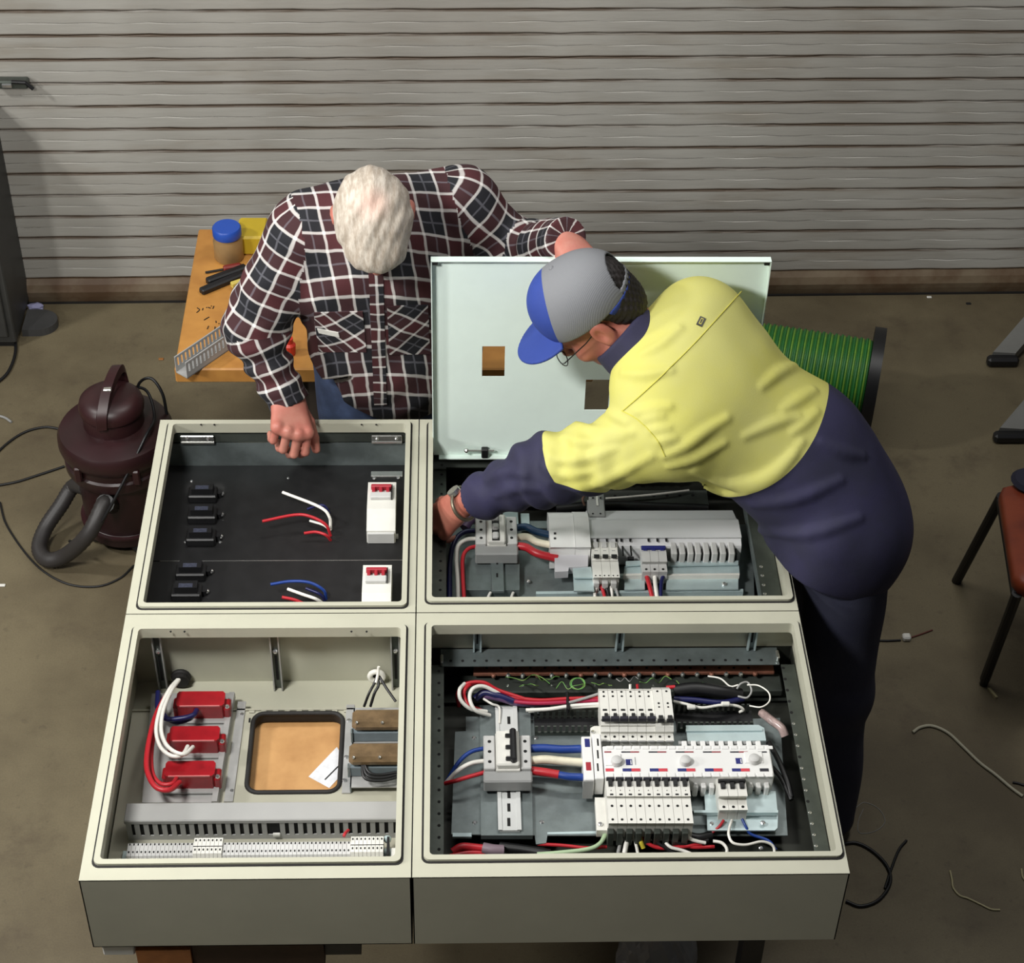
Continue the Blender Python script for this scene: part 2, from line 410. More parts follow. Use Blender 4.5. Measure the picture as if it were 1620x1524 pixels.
def red_breaker(x0, x1, y0, y1, lab):
    dt = .072; xm, ym = (x0+x1)/2, (y0+y1)/2
    X0, X1 = ab(x0, ym, dt)[0], ab(x1, ym, dt)[0]; Y1, Y0 = ab(xm, y0, dt)[1], ab(xm, y1, dt)[1]
    L = Y1-Y0
    t = thing('isolator', lab, 'breaker', ((X0+X1)/2, (Y0+Y1)/2, ZT-dU), 'white three-pole isolators')
    zt, zb = ZT-dt, ZT-dU
    MB().prism([(Y0-.012, zb), (Y0-.010, zt-.022), (Y0+L*.30, zt), (Y0+L*.62, zt), (Y0+L*.98, zt), (Y1, zt-.004), (Y1, zb)], 'x', X0, X1).obj('body', m_wplas, t)
    wd = X1-X0
    MB().box(X0+wd*.10, X1-wd*.16, Y0+L*.52, Y0+L*.66, zt-.001, zt+.010, .002).obj('toggle_carrier', m_gplas, t)
    tg = MB().box(X0+wd*.12, X1-wd*.15, Y0+L*.76, Y0+L*.83, zt, zt+.014, .002)
    for i in range(3): tg.box(X0+wd*(.16+.25*i), X0+wd*(.28+.25*i), Y0+L*.64, Y0+L*.78, zt, zt+.012, .0015)
    tg.obj('toggle', m_redp, t)
    MB().box(X1-wd*.155, X1-wd*.12, Y0+L*.52, Y0+L*.84, zt, zt+.010).obj('toggle_guard', m_black, t)
    MB().box(X0+.002, X1-.002, Y0-.0155, Y0-.0095, zb, zb+.030, .001).obj('terminal_cover', m_gplas, t)
    MB().box(X1-.002, X1+.006, Y0+.0, Y0+.008, zb, zb+.008).obj('clip', m_gplas, t)
red_breaker(581, 626, 762, 824, 'white three-pole isolator with red toggles, farther of the two')
red_breaker(573, 619, 893, 958, 'white three-pole isolator with red toggles, nearer of the two')

# ======================= front left enclosure (LL)
yw = YM-.0035
for a, c in ((237, 268), (429, 445), (624, 628)):
    p0 = aty(a, 1006, yw-.024); p1 = aty(c, 1092, yw-.024)
    x = (p0[0]+p1[0])/2
    s_ = thing('mounting_strut', {237: 'slotted steel strut on the far wall, beside the black grommet', 429: 'slotted steel strut at the middle of the far wall of the front left enclosure', 624: 'slotted steel strut in the far right corner, beside the white grommet'}[a], 'strut', (x, yw, ZB))
    MB().box(x-.010, x+.010, yw-.021, yw-.0185, ZB+.004, ZT-.022).obj('web', m_darkgalv, s_)
    MB().box(x-.010, x-.007, yw-.030, yw-.019, ZB+.004, ZT-.022).obj('flange', m_lgalv, s_)
    MB().box(x+.007, x+.010, yw-.030, yw-.019, ZB+.004, ZT-.022).obj('flange', m_lgalv, s_)
    MB().sphere((x, yw-.023, ZT-.085), .006, 6).obj('bolt', m_screw, s_)
    MB().box(x-.003, x+.003, yw-.0216, yw-.0205, ZB+.03, ZT-.10).obj('slot', m_hole, s_)
# gear plate with rounded-square cutout
dg = .178
x0, x1 = -.592, -.010; y0, y1 = .02, .565
hx0, hx1 = ab(396, 1190, dg)[0]-.0005, ab(540, 1190, dg)[0]; hy1, hy0 = ab(470, 1129, dg)[1], ab(470, 1254, dg)[1]
gp = thing('gear_plate', 'beige gear plate with a rounded square cutout in the front left enclosure', 'mounting plate', (-.3, .3, ZT-dg-.004))
hr = rrect(hx0, hx1, hy0, hy1, .024, 7)
def proj_rect(poly):                        # matching points on the outer rectangle
    cx, cy = (hx0+hx1)/2, (hy0+hy1)/2; out = []
    n = len(poly)
    corners = [(x1, y1), (x0, y1), (x0, y0), (x1, y0)]
    for i, (px, py) in enumerate(poly):
        q_, k = divmod(i, 7); cxn, cyn = corners[q_]
        if k == 3: out.append((cxn, cyn))
        else:
            first = k < 3
            if q_ == 0: out.append((x1, py) if first else (px, y1))
            if q_ == 1: out.append((px, y1) if first else (x0, py))
            if q_ == 2: out.append((x0, py) if first else (px, y0))
            if q_ == 3: out.append((px, y0) if first else (x1, py))
    return out
ring(MB(), proj_rect(hr), hr, ZT-dg-.003, ZT-dg).obj('plate', m_gear, gp)
P = [(x, y, ZT-dg) for x, y in hr]
MB().tube(P, .0052, 8, closed=True).obj('edge_trim', m_rubber, gp, smooth=60)
ring(MB(), hr, rrect(hx0+.003, hx1-.003, hy0+.003, hy1-.003, .022, 7), ZT-dg-.022, ZT-dg+.002).obj('edge_trim', m_rubber, gp)
MB().box(x0, x1, y1-.004, y1, ZT-dg-.003, ZT-dg+.004).obj('folded_edge', m_gear, gp)
for i in range(10):
    p = ab(402+i*18.5, 1096, dg); MB().box(p[0]-.006, p[0]+.006, y1-.010, y1-.004, ZT-dg, ZT-dg+.0035, .001).obj('louvre', m_gear, gp)
p = ab(395, 1140, dg); MB().box(p[0]-.002, p[0]+.002, p[1]-.006, p[1]+.006, ZT-dg, ZT-dg+.0008).obj('slot', m_hole, gp)
# silver label strip seen through the cutout, lying on the bench board
zb = ZB+.0002
pa = [at(488, 1229, zb), at(533, 1182, zb), at(541, 1196, zb), at(541, 1225, zb), at(521, 1247, zb)]
mb = MB().prism([(p[0], p[1]) for p in pa], 'z', zb-.0006, zb)
st = mb.obj('label_strip', M('silver_paper', (225, 226, 230), .35, var=.15, vscale=60), None, pa[0]); tag(st, 'silver white paper strip lying on the board under the square cutout', 'paper')
p, c = at(514, 1234, zb), at(537, 1211, zb); v_ = unit2(c-p); nn = np.array([-v_[1], v_[0], 0])*.0014
o = MB().prism([tuple((q+s*nn)[:2]) for q, s in ((p, -1), (c, -1), (c, 1), (p, 1))], 'z', zb, zb+.0006).obj('printed_line', m_black, None); o.parent = st; o.location = -np.array(st.location)
# galvanised rail + bracket tray left
br = thing('transformer_bracket', 'galvanised bracket carrying the three red transformers', 'bracket', (-.5, .4, ZT-dg))
pa = ab(240, 1097, .165); pb = ab(372, 1097, .165); pc = ab(345, 1270, .165); pd = ab(228, 1270, .165)
MB().prism([(pd[0]-.004, pd[1]), (pc[0], pc[1]), (pb[0], pb[1]), (pa[0], pa[1])], 'z', ZT-dg+.0005, ZT-.165).obj('tray', m_lgalv, br)
pa = ab(368, 1095, .155); pb = ab(340, 1268, .155)
MB().add([(pa[0]-.007, pa[1], ZT-.155), (pa[0]+.004, pa[1], ZT-.155), (pb[0]+.004, pb[1], ZT-.155), (pb[0]-.007, pb[1], ZT-.155),
          (pa[0]-.007, pa[1], ZT-dg), (pa[0]+.004, pa[1], ZT-dg), (pb[0]+.004, pb[1], ZT-dg), (pb[0]-.007, pb[1], ZT-dg)],
         [(0, 1, 2, 3), (4, 7, 6, 5), (0, 4, 5, 1), (1, 5, 6, 2), (2, 6, 7, 3), (3, 7, 4, 0)]).obj('upturned_edge', m_lgalv, br)
pa = ab(384, 1110, dg-.004); pb = ab(362, 1268, dg-.004)
MB().add([(pa[0]-.010, pa[1], ZT-dg+.004), (pa[0]+.007, pa[1], ZT-dg+.004), (pb[0]+.008, pb[1], ZT-dg+.004), (pb[0]-.010, pb[1], ZT-dg+.004),
          (pa[0]-.010, pa[1], ZT-dg), (pa[0]+.007, pa[1], ZT-dg), (pb[0]+.008, pb[1], ZT-dg), (pb[0]-.010, pb[1], ZT-dg)],
         [(0, 1, 2, 3), (4, 7, 6, 5), (0, 4, 5, 1), (1, 5, 6, 2), (2, 6, 7, 3), (3, 7, 4, 0)]).obj('foot_flange', m_lgalv, br)
screws(br, [(383, 1130), (367, 1251)], dg-.004, .004)
def red_ct(x0, x1, y0, y1, lab):
    dt = .118; xm, ym = (x0+x1)/2, (y0+y1)/2
    X0, X1 = ab(x0, ym, dt)[0], ab(x1, ym, dt)[0]; Y1, Y0 = ab(xm, y0, dt)[1], ab(xm, y1, dt)[1]
    zt, zb = ZT-dt, ZT-.163
    t = thing('current_transformer', lab, 'transformer', ((X0+X1)/2, (Y0+Y1)/2, zb), 'red resin transformers')
    w_ = X1-X0; c = .006
    MB().prism([(X0+.008, Y0), (X1-.016, Y0), (X1-.011, Y0+c), (X1-.011, Y1-c), (X1-.016, Y1), (X0+.008, Y1), (X0+.004, Y1-c), (X0+.004, Y0+c)], 'z', zb, zt).obj('body', m_red, t)
    MB().box(X0-.003, X0+.008, Y0+.004, Y1-.006, zb, zt-.010, .003).obj('end_lug', m_red, t)
    MB().box(X1-.014, X1, Y0+.001, Y1-.008, zb, zt-.012, .003).obj('end_lug', m_red, t)
    MB().lathe((X1-.006, Y0+.007, zt-.012), [(.005, 0), (.005, .003), (.003, .005)], 8).obj('screw', m_screw, t)
    MB().box(X0+.012, X1-.020, Y0-.0006, Y0+.001, zt-.003, zt+.0006).obj('bright_edge', M('pale_red_edge', (220, 130, 130), .3), t)
    MB().box(X0+.0, X1-.004, Y0-.010, Y1+.004, zb-.001, zb+.006, .002).obj('foot', m_lgalv, t)
red_ct(276, 364, 1094, 1117, 'farthest of the three red resin transformers, over the blue wire')
red_ct(265, 356, 1149, 1172, 'middle of the three red resin transformers, with white wires looped to it')
red_ct(258, 349, 1204, 1228, 'nearest of the three red resin transformers, with red wires looped to it')
wire('left of two white wires looping from the black grommet', [(281, 1076, .10), (268, 1091, .085), (254, 1120, .08), (247, 1155, .085), (254, 1182, .09), (271, 1196, .09), (288, 1195, .095), (297, 1181, .115)], .0042, m_whitew)
wire('right of two white wires looping from the black grommet', [(283, 1076, .10), (270, 1095, .08), (258, 1125, .072), (255, 1155, .075), (262, 1177, .08), (277, 1190, .085), (293, 1193, .09), (305, 1182, .115)], .0042, m_whitew)
wire('thick red wire down the left of the red transformers', [(270, 1090, .11), (252, 1120, .11), (241, 1150, .105), (233, 1190, .095), (233, 1220, .09), (246, 1245, .09), (268, 1250, .095), (284, 1238, .12)], .0055, m_redw)
wire('second red wire hugging the nearest red transformer', [(268, 1100, .13), (249, 1140, .125), (240, 1185, .115), (241, 1222, .11), (254, 1240, .11), (272, 1240, .11), (280, 1230, .125)], .0045, m_redw)
wire('blue wire tied to the front of the farthest red transformer', [(250, 1095, .13), (250, 1120, .125), (262, 1137, .12), (285, 1137, .115), (305, 1132, .115), (311, 1124, .125)], .0055, m_navyw)
wire('second blue wire beside the first under the farthest red transformer', [(252, 1100, .145), (258, 1128, .14), (275, 1143, .135), (298, 1139, .13), (308, 1130, .135)], .0045, m_navyw)
# grommets in the far wall
def grommet(cx, cy, rx, mat, lab):
    p = aty(cx, cy, yw-.004)
    g = thing('grommet', lab, 'grommet', p)
    ra = rx
    pts = [(p[0]+ra*math.cos(a), p[1]-.006, p[2]+ra*math.sin(a)) for a in np.linspace(0, 2*PI, 20, endpoint=False)]
    MB().tube(pts, .006, 8, closed=True).obj('rim', mat, g, smooth=60)
    MB().cyl((p[0], p[1]-.001, p[2]), (p[0], p[1]+.002, p[2]), ra, 18).obj('opening', m_hole, g)
    return g, p
g, p = grommet(287, 1068, .016, m_rubber, 'black rubber grommet in the far wall, white wires leaving it')
MB().cyl((p[0], p[1]-.02, p[2]-.001), (p[0], p[1], p[2]), .018, 16).obj('sleeve', m_rubber, g)
g, p = grommet(596, 1067, .0145, m_whitew, 'white grommet in the far wall, black wires leaving it')
wire('white wire across the white grommet opening', [(599, 1055, .055), (598, 1066, .07), (595, 1080, .085)], .003, m_whitew)
for i, (a, c) in enumerate((((592, 1082), (576, 1118)), ((599, 1084), (586, 1118)))):
    wire(('left' if i == 0 else 'right')+' of the two black wires dropping from the white grommet', [(597, 1070, .08), (a[0], a[1], .09), (a[0]*.5+c[0]*.5, 1097, .10), (c[0], c[1], .128)], .003, m_blackw)
wire('black wire leaning right from the white grommet to the wall', [(601, 1072, .08), (612, 1090, .09), (626, 1110, .10)], .003, m_blackw)
# right bracket with two brown capacitors
bk = thing('capacitor_bracket', 'grey bracket carrying two brown capacitors at the right wall', 'bracket', (-.08, .35, ZT-dg))
pa, pb = ab(548, 1115, dg-.003), ab(541, 1255, dg-.003)
MB().box(ab(544, 1190, dg-.003)[0], ab(558, 1190, dg-.003)[0], pb[1], pa[1], ZT-dg, ZT-dg+.004, .001).obj('foot_flange', m_lgalv, bk)
pa, pb = ab(558, 1120, .160), ab(553, 1246, .160)
MB().box(ab(556, 1190, .16)[0], -.012, pb[1], pa[1], ZT-.163, ZT-.16, .0005).obj('tray', m_lgalv, bk)
MB().box(ab(556, 1190, .16)[0], ab(556, 1190, .16)[0]+.003, pb[1], pa[1], ZT-dg, ZT-.16).obj('leg', m_galv, bk)
screws(bk, [(552, 1140), (548, 1198), (545, 1235)], dg-.005, .005)
m_brown = M('brown_film', (112, 92, 66), .28, var=.35, vscale=50)
m_bluegrey = M('blue_grey_wrap', (112, 124, 130), .35, var=.2)
for i, (x0_, y0_, y1_, lab) in enumerate(((557, 1119, 1147, 'farther of two brown capacitors on the grey bracket'), (552, 1172, 1202, 'nearer of two brown capacitors on the grey bracket, black leads in front'))):
    dt = .106; ym = (y0_+y1_)/2
    X0 = ab(x0_, ym, dt)[0]; Y1, Y0 = ab(590, y0_, dt)[1], ab(590, y1_, dt)[1]
    t = thing('capacitor', lab, 'capacitor', ((X0-.012)/2, (Y0+Y1)/2, ZT-.16), 'brown capacitors')
    MB().box(X0, -.013, Y0, Y1, ZT-.130, ZT-dt, .008).obj('brown_top', m_brown, t)
    MB().box(X0+.002, -.014, Y0+.001, Y1-.001, ZT-.1595, ZT-.131, .002).obj('body', m_bluegrey, t)
    for fx in (.010, .062): MB().sphere((X0+fx, Y0+.006, ZT-dt), .0035, 5).obj('rivet', m_chrome, t)
    MB().box(X0-.003, X0+.001, Y0-.002, Y0+.010, ZT-.1595, ZT-.128, .001).obj('end_clip', m_galv, t)
for i, k in enumerate((0, 4, 8)):
    wire(f'{["inner","middle","outer"][i]} black lead looped in front of the nearer brown capacitor', [(577+k*.3, 1196, .12), (578-k*.6, 1212, .125), (586-k, 1224+k, .13), (604, 1226+k*1.2, .135), (628, 1222+k, .135)], .0032, m_blackw)
# wiring duct
dc = .118
du = thing('wiring_duct', 'grey slotted wiring duct with its cover across the front left enclosure', 'cable duct', (-.3, .17, ZT-dg))
Xa, Xb = ab(200, 1285, dc)[0], -.012
Y1, Y0 = ab(420, 1270, dc)[1], ab(420, 1297, dc)[1]
MB().box(Xa-.003, Xb, Y0-.001, Y1+.002, ZT-dc-.012, ZT-dc, .002).obj('cover', m_duct, du)
MB().box(Xa, Xb, Y1-.003, Y1, ZT-dg, ZT-dc-.01).obj('far_side', m_duct, du)
MB().box(Xa, Xb, Y0+.001, Y1, ZT-dg, ZT-dg+.003).obj('base', m_duct, du)
# near side: solid foot, comb teeth between slots
zl = ZT-dg+.013
MB().box(Xa, Xb, Y0, Y0+.0025, ZT-dg, zl).obj('near_side_foot', m_duct, du)
xs0 = ab(216, 1305, .13)[0]; pt = (ab(618, 1303, .13)[0]-xs0)/28
MB().box(Xa, xs0-pt*.62, Y0, Y0+.0025, zl, ZT-dc-.008).obj('slot_tooth', m_duct, du)
tooth = None
for i in range(29):
    xa = xs0 + pt*(i-.28); 
    if i == 15: continue                   # one tooth is snapped out
    o = MB().box(xa, xa+pt*.56, Y0, Y0+.0025, zl, ZT-dc-.008).obj('slot_tooth', m_duct, du)
MB().box(xs0+pt*14.9, xs0+pt*15.7, Y0-.004, Y0+.001, zl-.002, zl+.006, .001).obj('torn_edge', m_wplas, du)
MB().box(Xa+.002, Xb, Y0+.004, Y0+.006, ZT-dg+.004, ZT-dc-.012).obj('dark_inside', m_hole, du)
# terminal strip on its rail
dt = .135
tr = thing('terminal_strip', 'long grey strip of screw terminals along the near wall, front left enclosure', 'terminal block', (-.3, .08, ZT-dg))
Y1, Y0 = ab(400, 1333, dt)[1], ab(400, 1353, dt)[1]
MB().box(Xa-.006, -.014, Y0-.006, Y1+.010, ZT-dg, ZT-dg+.008, .001).obj('mounting_rail', m_zinc, tr)
xs_ = list(np.linspace(ab(201, 1345, dt)[0], ab(607, 1338, dt)[0], 63))
ns = len(xs_)-1
mbh = MB(); mid_ = (Y0+Y1)/2
for i in range(ns):
    xa, xb = xs_[i]+.0003, xs_[i+1]-.0003
    big = (ab(302, 1340, dt)[0] <= xa <= ab(350, 1340, dt)[0]) or xa > ab(551, 1336, dt)[0]
    ex = .007 if big else 0.; zt = ZT-dt+(.006 if big else 0)
    MB().prism([(Y0-.010, ZT-dg+.006), (Y0-.009, zt-.016), (Y0, zt), (Y1+ex, zt), (Y1+ex+.004, zt-.012), (Y1+ex+.004, ZT-dg+.006)], 'x', xa, xb).obj('terminal', m_gplas if not big else m_wplas, tr)
    xm = (xa+xb)/2
    for yy in ((Y0+Y1)/2-.006, Y1-.003+ex*.6):
        mbh.box(xm-.0014, xm+.0014, yy-.0022, yy+.0022, zt-.001, zt+.0005)
    if big: mbh.box(xa-.0004, xb+.0004, mid_+.001, mid_+.0025, zt-.001, zt+.0007)
o = mbh.obj('terminal_screw_hole', m_hole, tr); tag(o, kind='stuff')
MB().box(ab(612, 1340, dt)[0], ab(616, 1340, dt)[0], Y0-.006, Y1+.006, ZT-dg, ZT-dt+.006).obj('end_stop', m_black, tr)
MB().box(ab(619, 1340, dt)[0], -.012, Y0-.008, Y0+.014, ZT-dg, ZT-dt+.002, .002).obj('end_clamp', m_wplas, tr)
p = ab(613, 1328, .14); MB().sphere(p, .008, 6).obj('end_plug', m_zinc, tr)
wire('short red wire end poking from the duct to the terminals', [(551, 1314, .13), (546, 1319, .118), (544, 1324, .118)], .0032, m_redw)

# ======================= front right enclosure (LR)
yw = YM-.0035
LRc = (.4, .33, ZB)
# perforated frame: far rail, left rail, right rail
dr = .100
fr = thing('perforated_surround', 'perforated steel frame lining the front right enclosure', 'frame', (.4, .33, ZT-dr))
Yr1 = ab(960, 1026, dr)[1]; Yr0 = ab(960, 1053, dr)[1]; Xr0 = ab(697, 1045, dr)[0]; Xr1 = ab(1232, 1045, dr)[0]
mb = MB().box(Xr0, Xr1, Yr0, Yr1, ZT-dr-.002, ZT-dr); mb.obj('far_rail', m_galv, fr)
hm = MB(); holes(hm, [(713+i*18.9, 1046-.05*i) for i in range(27)], dr, .0032); tag(hm.obj('rail_hole', m_hole, fr), kind='stuff')
mb = MB().box(.004, ab(702, 1200, dr)[0], .006, Yr0+.004, ZT-dr-.002, ZT-dr-.0002); mb.obj('left_rail', m_darkgalv, fr)
hm = MB(); holes(hm, [(694.5, 1062+i*18.8) for i in range(16)], dr, .0032); tag(hm.obj('rail_hole', m_hole, fr), kind='stuff')
xa = ab(1235, 1050, dr)[0]
MB().box(xa, .794, .006, Yr0, ZT-dr-.002, ZT-dr-.0002).obj('right_rail', m_darkgalv, fr)
hm = MB(); hs = []
for i in range(17): hs.append((1239+i*3.25, 1057+i*17.6))
for i, (x, y) in enumerate(hs):
    p = ab(x, y, dr); X = p[0]
    (MB().lathe((X, p[1], ZT-dr-.0006), [(.0036, 0), (.0036, .0012), (.002, .0022)], 8) if i in (5, 6, 7, 9, 10, 11, 13, 14, 15, 16) else MB().cyl((X, p[1], ZT-dr-.0006), (X, p[1], ZT-dr+.0006), .0034, 8)).obj('rivet' if i in (5, 6, 7, 9, 10, 11, 13, 14, 15, 16) else 'rail_hole', m_chrome if i in (5, 6, 7, 9, 10, 11, 13, 14, 15, 16) else m_hole, fr)
for x, y in ((699, 1040), (1230, 1033)):
    p = ab(x, y, dr-.012); MB().box(p[0]-.003, p[0]+.003, p[1]-.016, p[1]+.008, ZT-dr, ZT-dr+.014, .002).obj('corner_lug', m_chrome, fr)
for i, cx in enumerate((755, 980, 1189)):
    p = aty(cx, 1010, yw-.004); x = p[0]
    s_ = thing('mounting_strut', ['left', 'middle', 'right'][i]+' of three short steel struts on the far wall above the perforated rail', 'strut', (x, yw, ZT-.1))
    MB().box(x-.009, x+.009, yw-.010, yw-.006, ZT-.098, ZT-.021, .0005).obj('web', m_galv, s_)
    for sx in (-.009, .0055): MB().box(x+sx, x+sx+.0035, yw-.018, yw-.007, ZT-.098, ZT-.021).obj('flange', m_zinc, s_)
    MB().box(x-.002, x+.002, yw-.0106, yw-.0098, ZT-.08, ZT-.04).obj('slot', m_hole, s_)
for key in ('LR', 'UR'):  # added dark sheets over the beige interior, stand in for its deep shade
    ya, yb = (.004, YM-.004) if key == 'LR' else (YM+.004, YF-.004)
    MB().box(.0045, .7955, ya, yb, ZB+.0023, ZB+.006).obj('inner_shade_sheet', m_shadesheet, encs[key])
    MB().box(.0045, .0060, ya, yb, ZB+.006, ZT-.102).obj('inner_shade_sheet', m_shadesheet, encs[key])
    MB().box(.7940, .7955, ya, yb, ZB+.006, ZT-.102).obj('inner_shade_sheet', m_shadesheet, encs[key])
    MB().box(.006, .794, yb-.0015, yb, ZB+.006, ZT-(.102 if key == 'LR' else .03)).obj('inner_shade_sheet', m_shadesheet, encs[key])
# copper earth bar with its screws
de = .138
cb = thing('earth_bar', 'copper earth bar with a row of screws, front right enclosure', 'busbar', (.35, .56, ZT-de-.01))
Xa, Xb = ab(749, 1060, de)[0], ab(1224, 1056, de)[0]; Yb1 = ab(980, 1051, de)[1]; Yb0 = ab(980, 1065, de)[1]
MB().box(Xa, Xb, Yb0, Yb1, ZT-de-.008, ZT-de, .001).obj('bar', m_copper, cb)
for i in range(19):
    p = ab(781+i*23, 1068-.1*i, de+.004); MB().lathe((p[0], Yb0-.001, ZT-de-.007), [(.0052, 0), (.0052, .005), (.003, .007)], 8).obj('screw', m_chrome if i % 3 else m_copper, cb)
for i in range(19):
    p = ab(770+i*23, 1057, de); MB().cyl((p[0], p[1], ZT-de-.001), (p[0], p[1], ZT-de+.0006), .0028, 8).obj('hole', m_hole, cb)
# grey duct lying under the earth bar
dk = .158
tk = thing('cable_tray', 'dull grey folded tray in front of the copper earth bar', 'tray', (.35, .53, ZT-dk-.02))
MB().box(ab(728, 1080, dk)[0], ab(1236, 1074, dk)[0], ab(980, 1094, dk)[1], ab(980, 1066, dk)[1], ZT-dk-.02, ZT-dk, .003).obj('tray', m_darkgalv, tk)
MB().box(.004, .796, ab(980, 1094, dk)[1]-.002, Yb1+.02, ZT-.19, ZT-.188).obj('tray_floor', m_darkgalv, tk)
random.seed(3)
for i, (x0_, x1_, y_, tone) in enumerate(((800, 870, 1075, 0), (822, 852, 1082, 0), (850, 885, 1072, 0), (880, 925, 1084, 0), (935, 968, 1079, 0), (1012, 1062, 1076, 0), (1070, 1112, 1080, 0), (975, 1010, 1077, 1))):
    pts = []
    for k in range(6):
        t = k/5; pts.append((x0_+(x1_-x0_)*t, y_+random.uniform(-7, 7), .125+random.uniform(-.015, .015)))
    wire(f'thin curled green earth wire before the copper bar, {ORD[i]} from the left' if not tone else 'thin curled grey wire among the green ones before the copper bar', pts, .0009, m_greenw if not tone else m_greyw, group='thin green earth wires')
ring_ = [(913+11*math.cos(a)+(2 if a > 6 else 0), 1082+9*math.sin(a), .128-.001*a) for a in np.linspace(0, 4*PI, 18)]
wire('light green earth wire wound in a small double ring', ring_, .0012, m_greenw)
# mounting plates
dp = .160
tp = thing('gear_tray', 'dull steel gear tray carrying the main switch and breakers, front right', 'mounting plate', (.35, .25, ZT-dp-.01))
def pz(mb, poly, d, h=.002):
    P_ = [ab(x, y, d) for x, y in poly]; return mb.prism([(p[0], p[1]) for p in P_][::-1], 'z', ZT-d-h, ZT-d)
pz(MB(), [(737, 1134), (762, 1134), (762, 1118), (842, 1116), (854, 1130), (854, 1148), (1234, 1136), (1246, 1322), (866, 1322), (864, 1334), (848, 1336), (846, 1322), (714, 1320), (720, 1158), (737, 1157)], dp, .003).obj('tray_sheet', m_galv, tp)
pz(MB(), [(716, 1318), (746, 1318), (746, 1324), (716, 1324)], dp-.001, .006).obj('bright_edge', m_zinc, tp)
pz(MB(), [(866, 1317), (948, 1315), (948, 1319), (866, 1320)], dp-.001, .006).obj('bright_edge', m_zinc, tp)
pz(MB(), [(759, 1116), (839, 1116), (843, 1322), (761, 1322)], dp-.012, .012).obj('raised_saddle', m_galv, tp)
screws(tp, [(750, 1168), (848, 1168), (751, 1302), (857, 1301)], dp, .0048)
screws(tp, [(1207, 1128), (1204, 1342)], dp, .0045)
# main switch on its rail
mr = thing('din_rail', 'slotted steel rail under the black-handled main switch', 'rail', (.15, .25, ZT-dp+.012))
d_ = .140
X0, X1 = ab(788, 1210, d_)[0], ab(819, 1210, d_)[0]; Y0, Y1 = ab(805, 1313, d_)[1], ab(805, 1117, d_)[1]
MB().box(X0, X1, Y0, Y1, ZT-dp+.012, ZT-d_-.002).obj('web', m_rail2, mr)
MB().box(X0-.003, X0+.005, Y0, Y1, ZT-d_-.003, ZT-d_).obj('flange', m_rail2, mr)
MB().box(X1-.005, X1+.003, Y0, Y1, ZT-d_-.003, ZT-d_).obj('flange', m_rail2, mr)
for yy in (1139, 1256, 1277, 1300):
    p = ab(805, yy, d_); MB().box(p[0]-.003, p[0]+.003, p[1]-.010, p[1]+.010, ZT-d_-.0022, ZT-d_-.0014).obj('slot', m_hole, mr)
def main_switch(name, lab, xl, xr, y0, y1, x2, x3, yc0, yc1, dtop, dbase, black):
    xm, ym = (xl+xr)/2, (y0+y1)/2
    X0, X1 = ab(xl, ym, dtop)[0], ab(xr, ym, dtop)[0]; Y1, Y0 = ab(xm, y0, dtop)[1], ab(xm, y1, dtop)[1]
    A, B = ab(x2, ym, dtop)[0], ab(x3, ym, dtop)[0]; C1, C0 = ab(xm, yc0, dtop-.014)[1], ab(xm, yc1, dtop-.014)[1]
    t = thing(name, lab, 'switch', ((X0+X1)/2, (Y0+Y1)/2, ZT-dbase))
    zt, zb = ZT-dtop, ZT-dbase
    MB().box(X0, A-.001, Y0, Y1, zb, zt, .002).obj('terminal_block', m_gplas, t)
    MB().box(B+.001, X1, Y0, Y1, zb, zt, .002).obj('terminal_block', m_gplas, t)
    MB().box(A, B, Y0-.006, Y1+.004, zb, zt+.001, .001).obj('body', m_wplas, t)
    MB().box(A+.001, B-.001, C0, C1, zt, zt+.014, .003).obj('raised_body', m_wplas, t)
    MB().box(X0-.001, X1+.001, Y0-.030, Y0-.001, zb, zt-.004, .003).obj('lower_cover', m_mgplas, t)
    W_ = B-A; L = C1-C0
    tg = MB()
    if black:
        tg.box(A+W_*.60, A+W_*.86, C0+L*.04, C1-L*.02, zt+.010, zt+.026, .004)
        for i in range(3): tg.box(A+W_*.40, A+W_*.66, C0+L*(.10+.33*i), C0+L*(.18+.33*i), zt+.010, zt+.022, .002)
        tg.obj('toggle', m_black, t)
        for i in range(3): MB().box(A+W_*.40, A+W_*.62, C0+L*(.19+.3*i), C0+L*(.36+.3*i), zt+.012, zt+.019, .002).obj('toggle_face', m_wplas, t)
    else:
        for i in range(3): MB().box(A+W_*.28, A+W_*.62, C0+L*(.06+.32*i), C0+L*(.27+.32*i), zt+.012, zt+.022, .003).obj('toggle', m_gplas, t)
        MB().box(A+W_*.26, A+W_*.66, C0+L*.02, C1-L*.02, zt+.0135, zt+.0145).obj('toggle_slot', m_black, t)
    for xx in ((X0+A)/2, (B+X1)/2):
        for i in range(3):
            y = Y0+(Y1-Y0)*(.2+.3*i); MB().cyl((xx, y, zt-.001), (xx, y, zt+.0008), .0036, 10).obj('terminal_hole', m_hole, t)
    return t
main_switch('main_switch', 'white main switch with black handle at left of the front right enclosure', 765, 840, 1163, 1216, 784, 822, 1155, 1210, .102, .138, True)
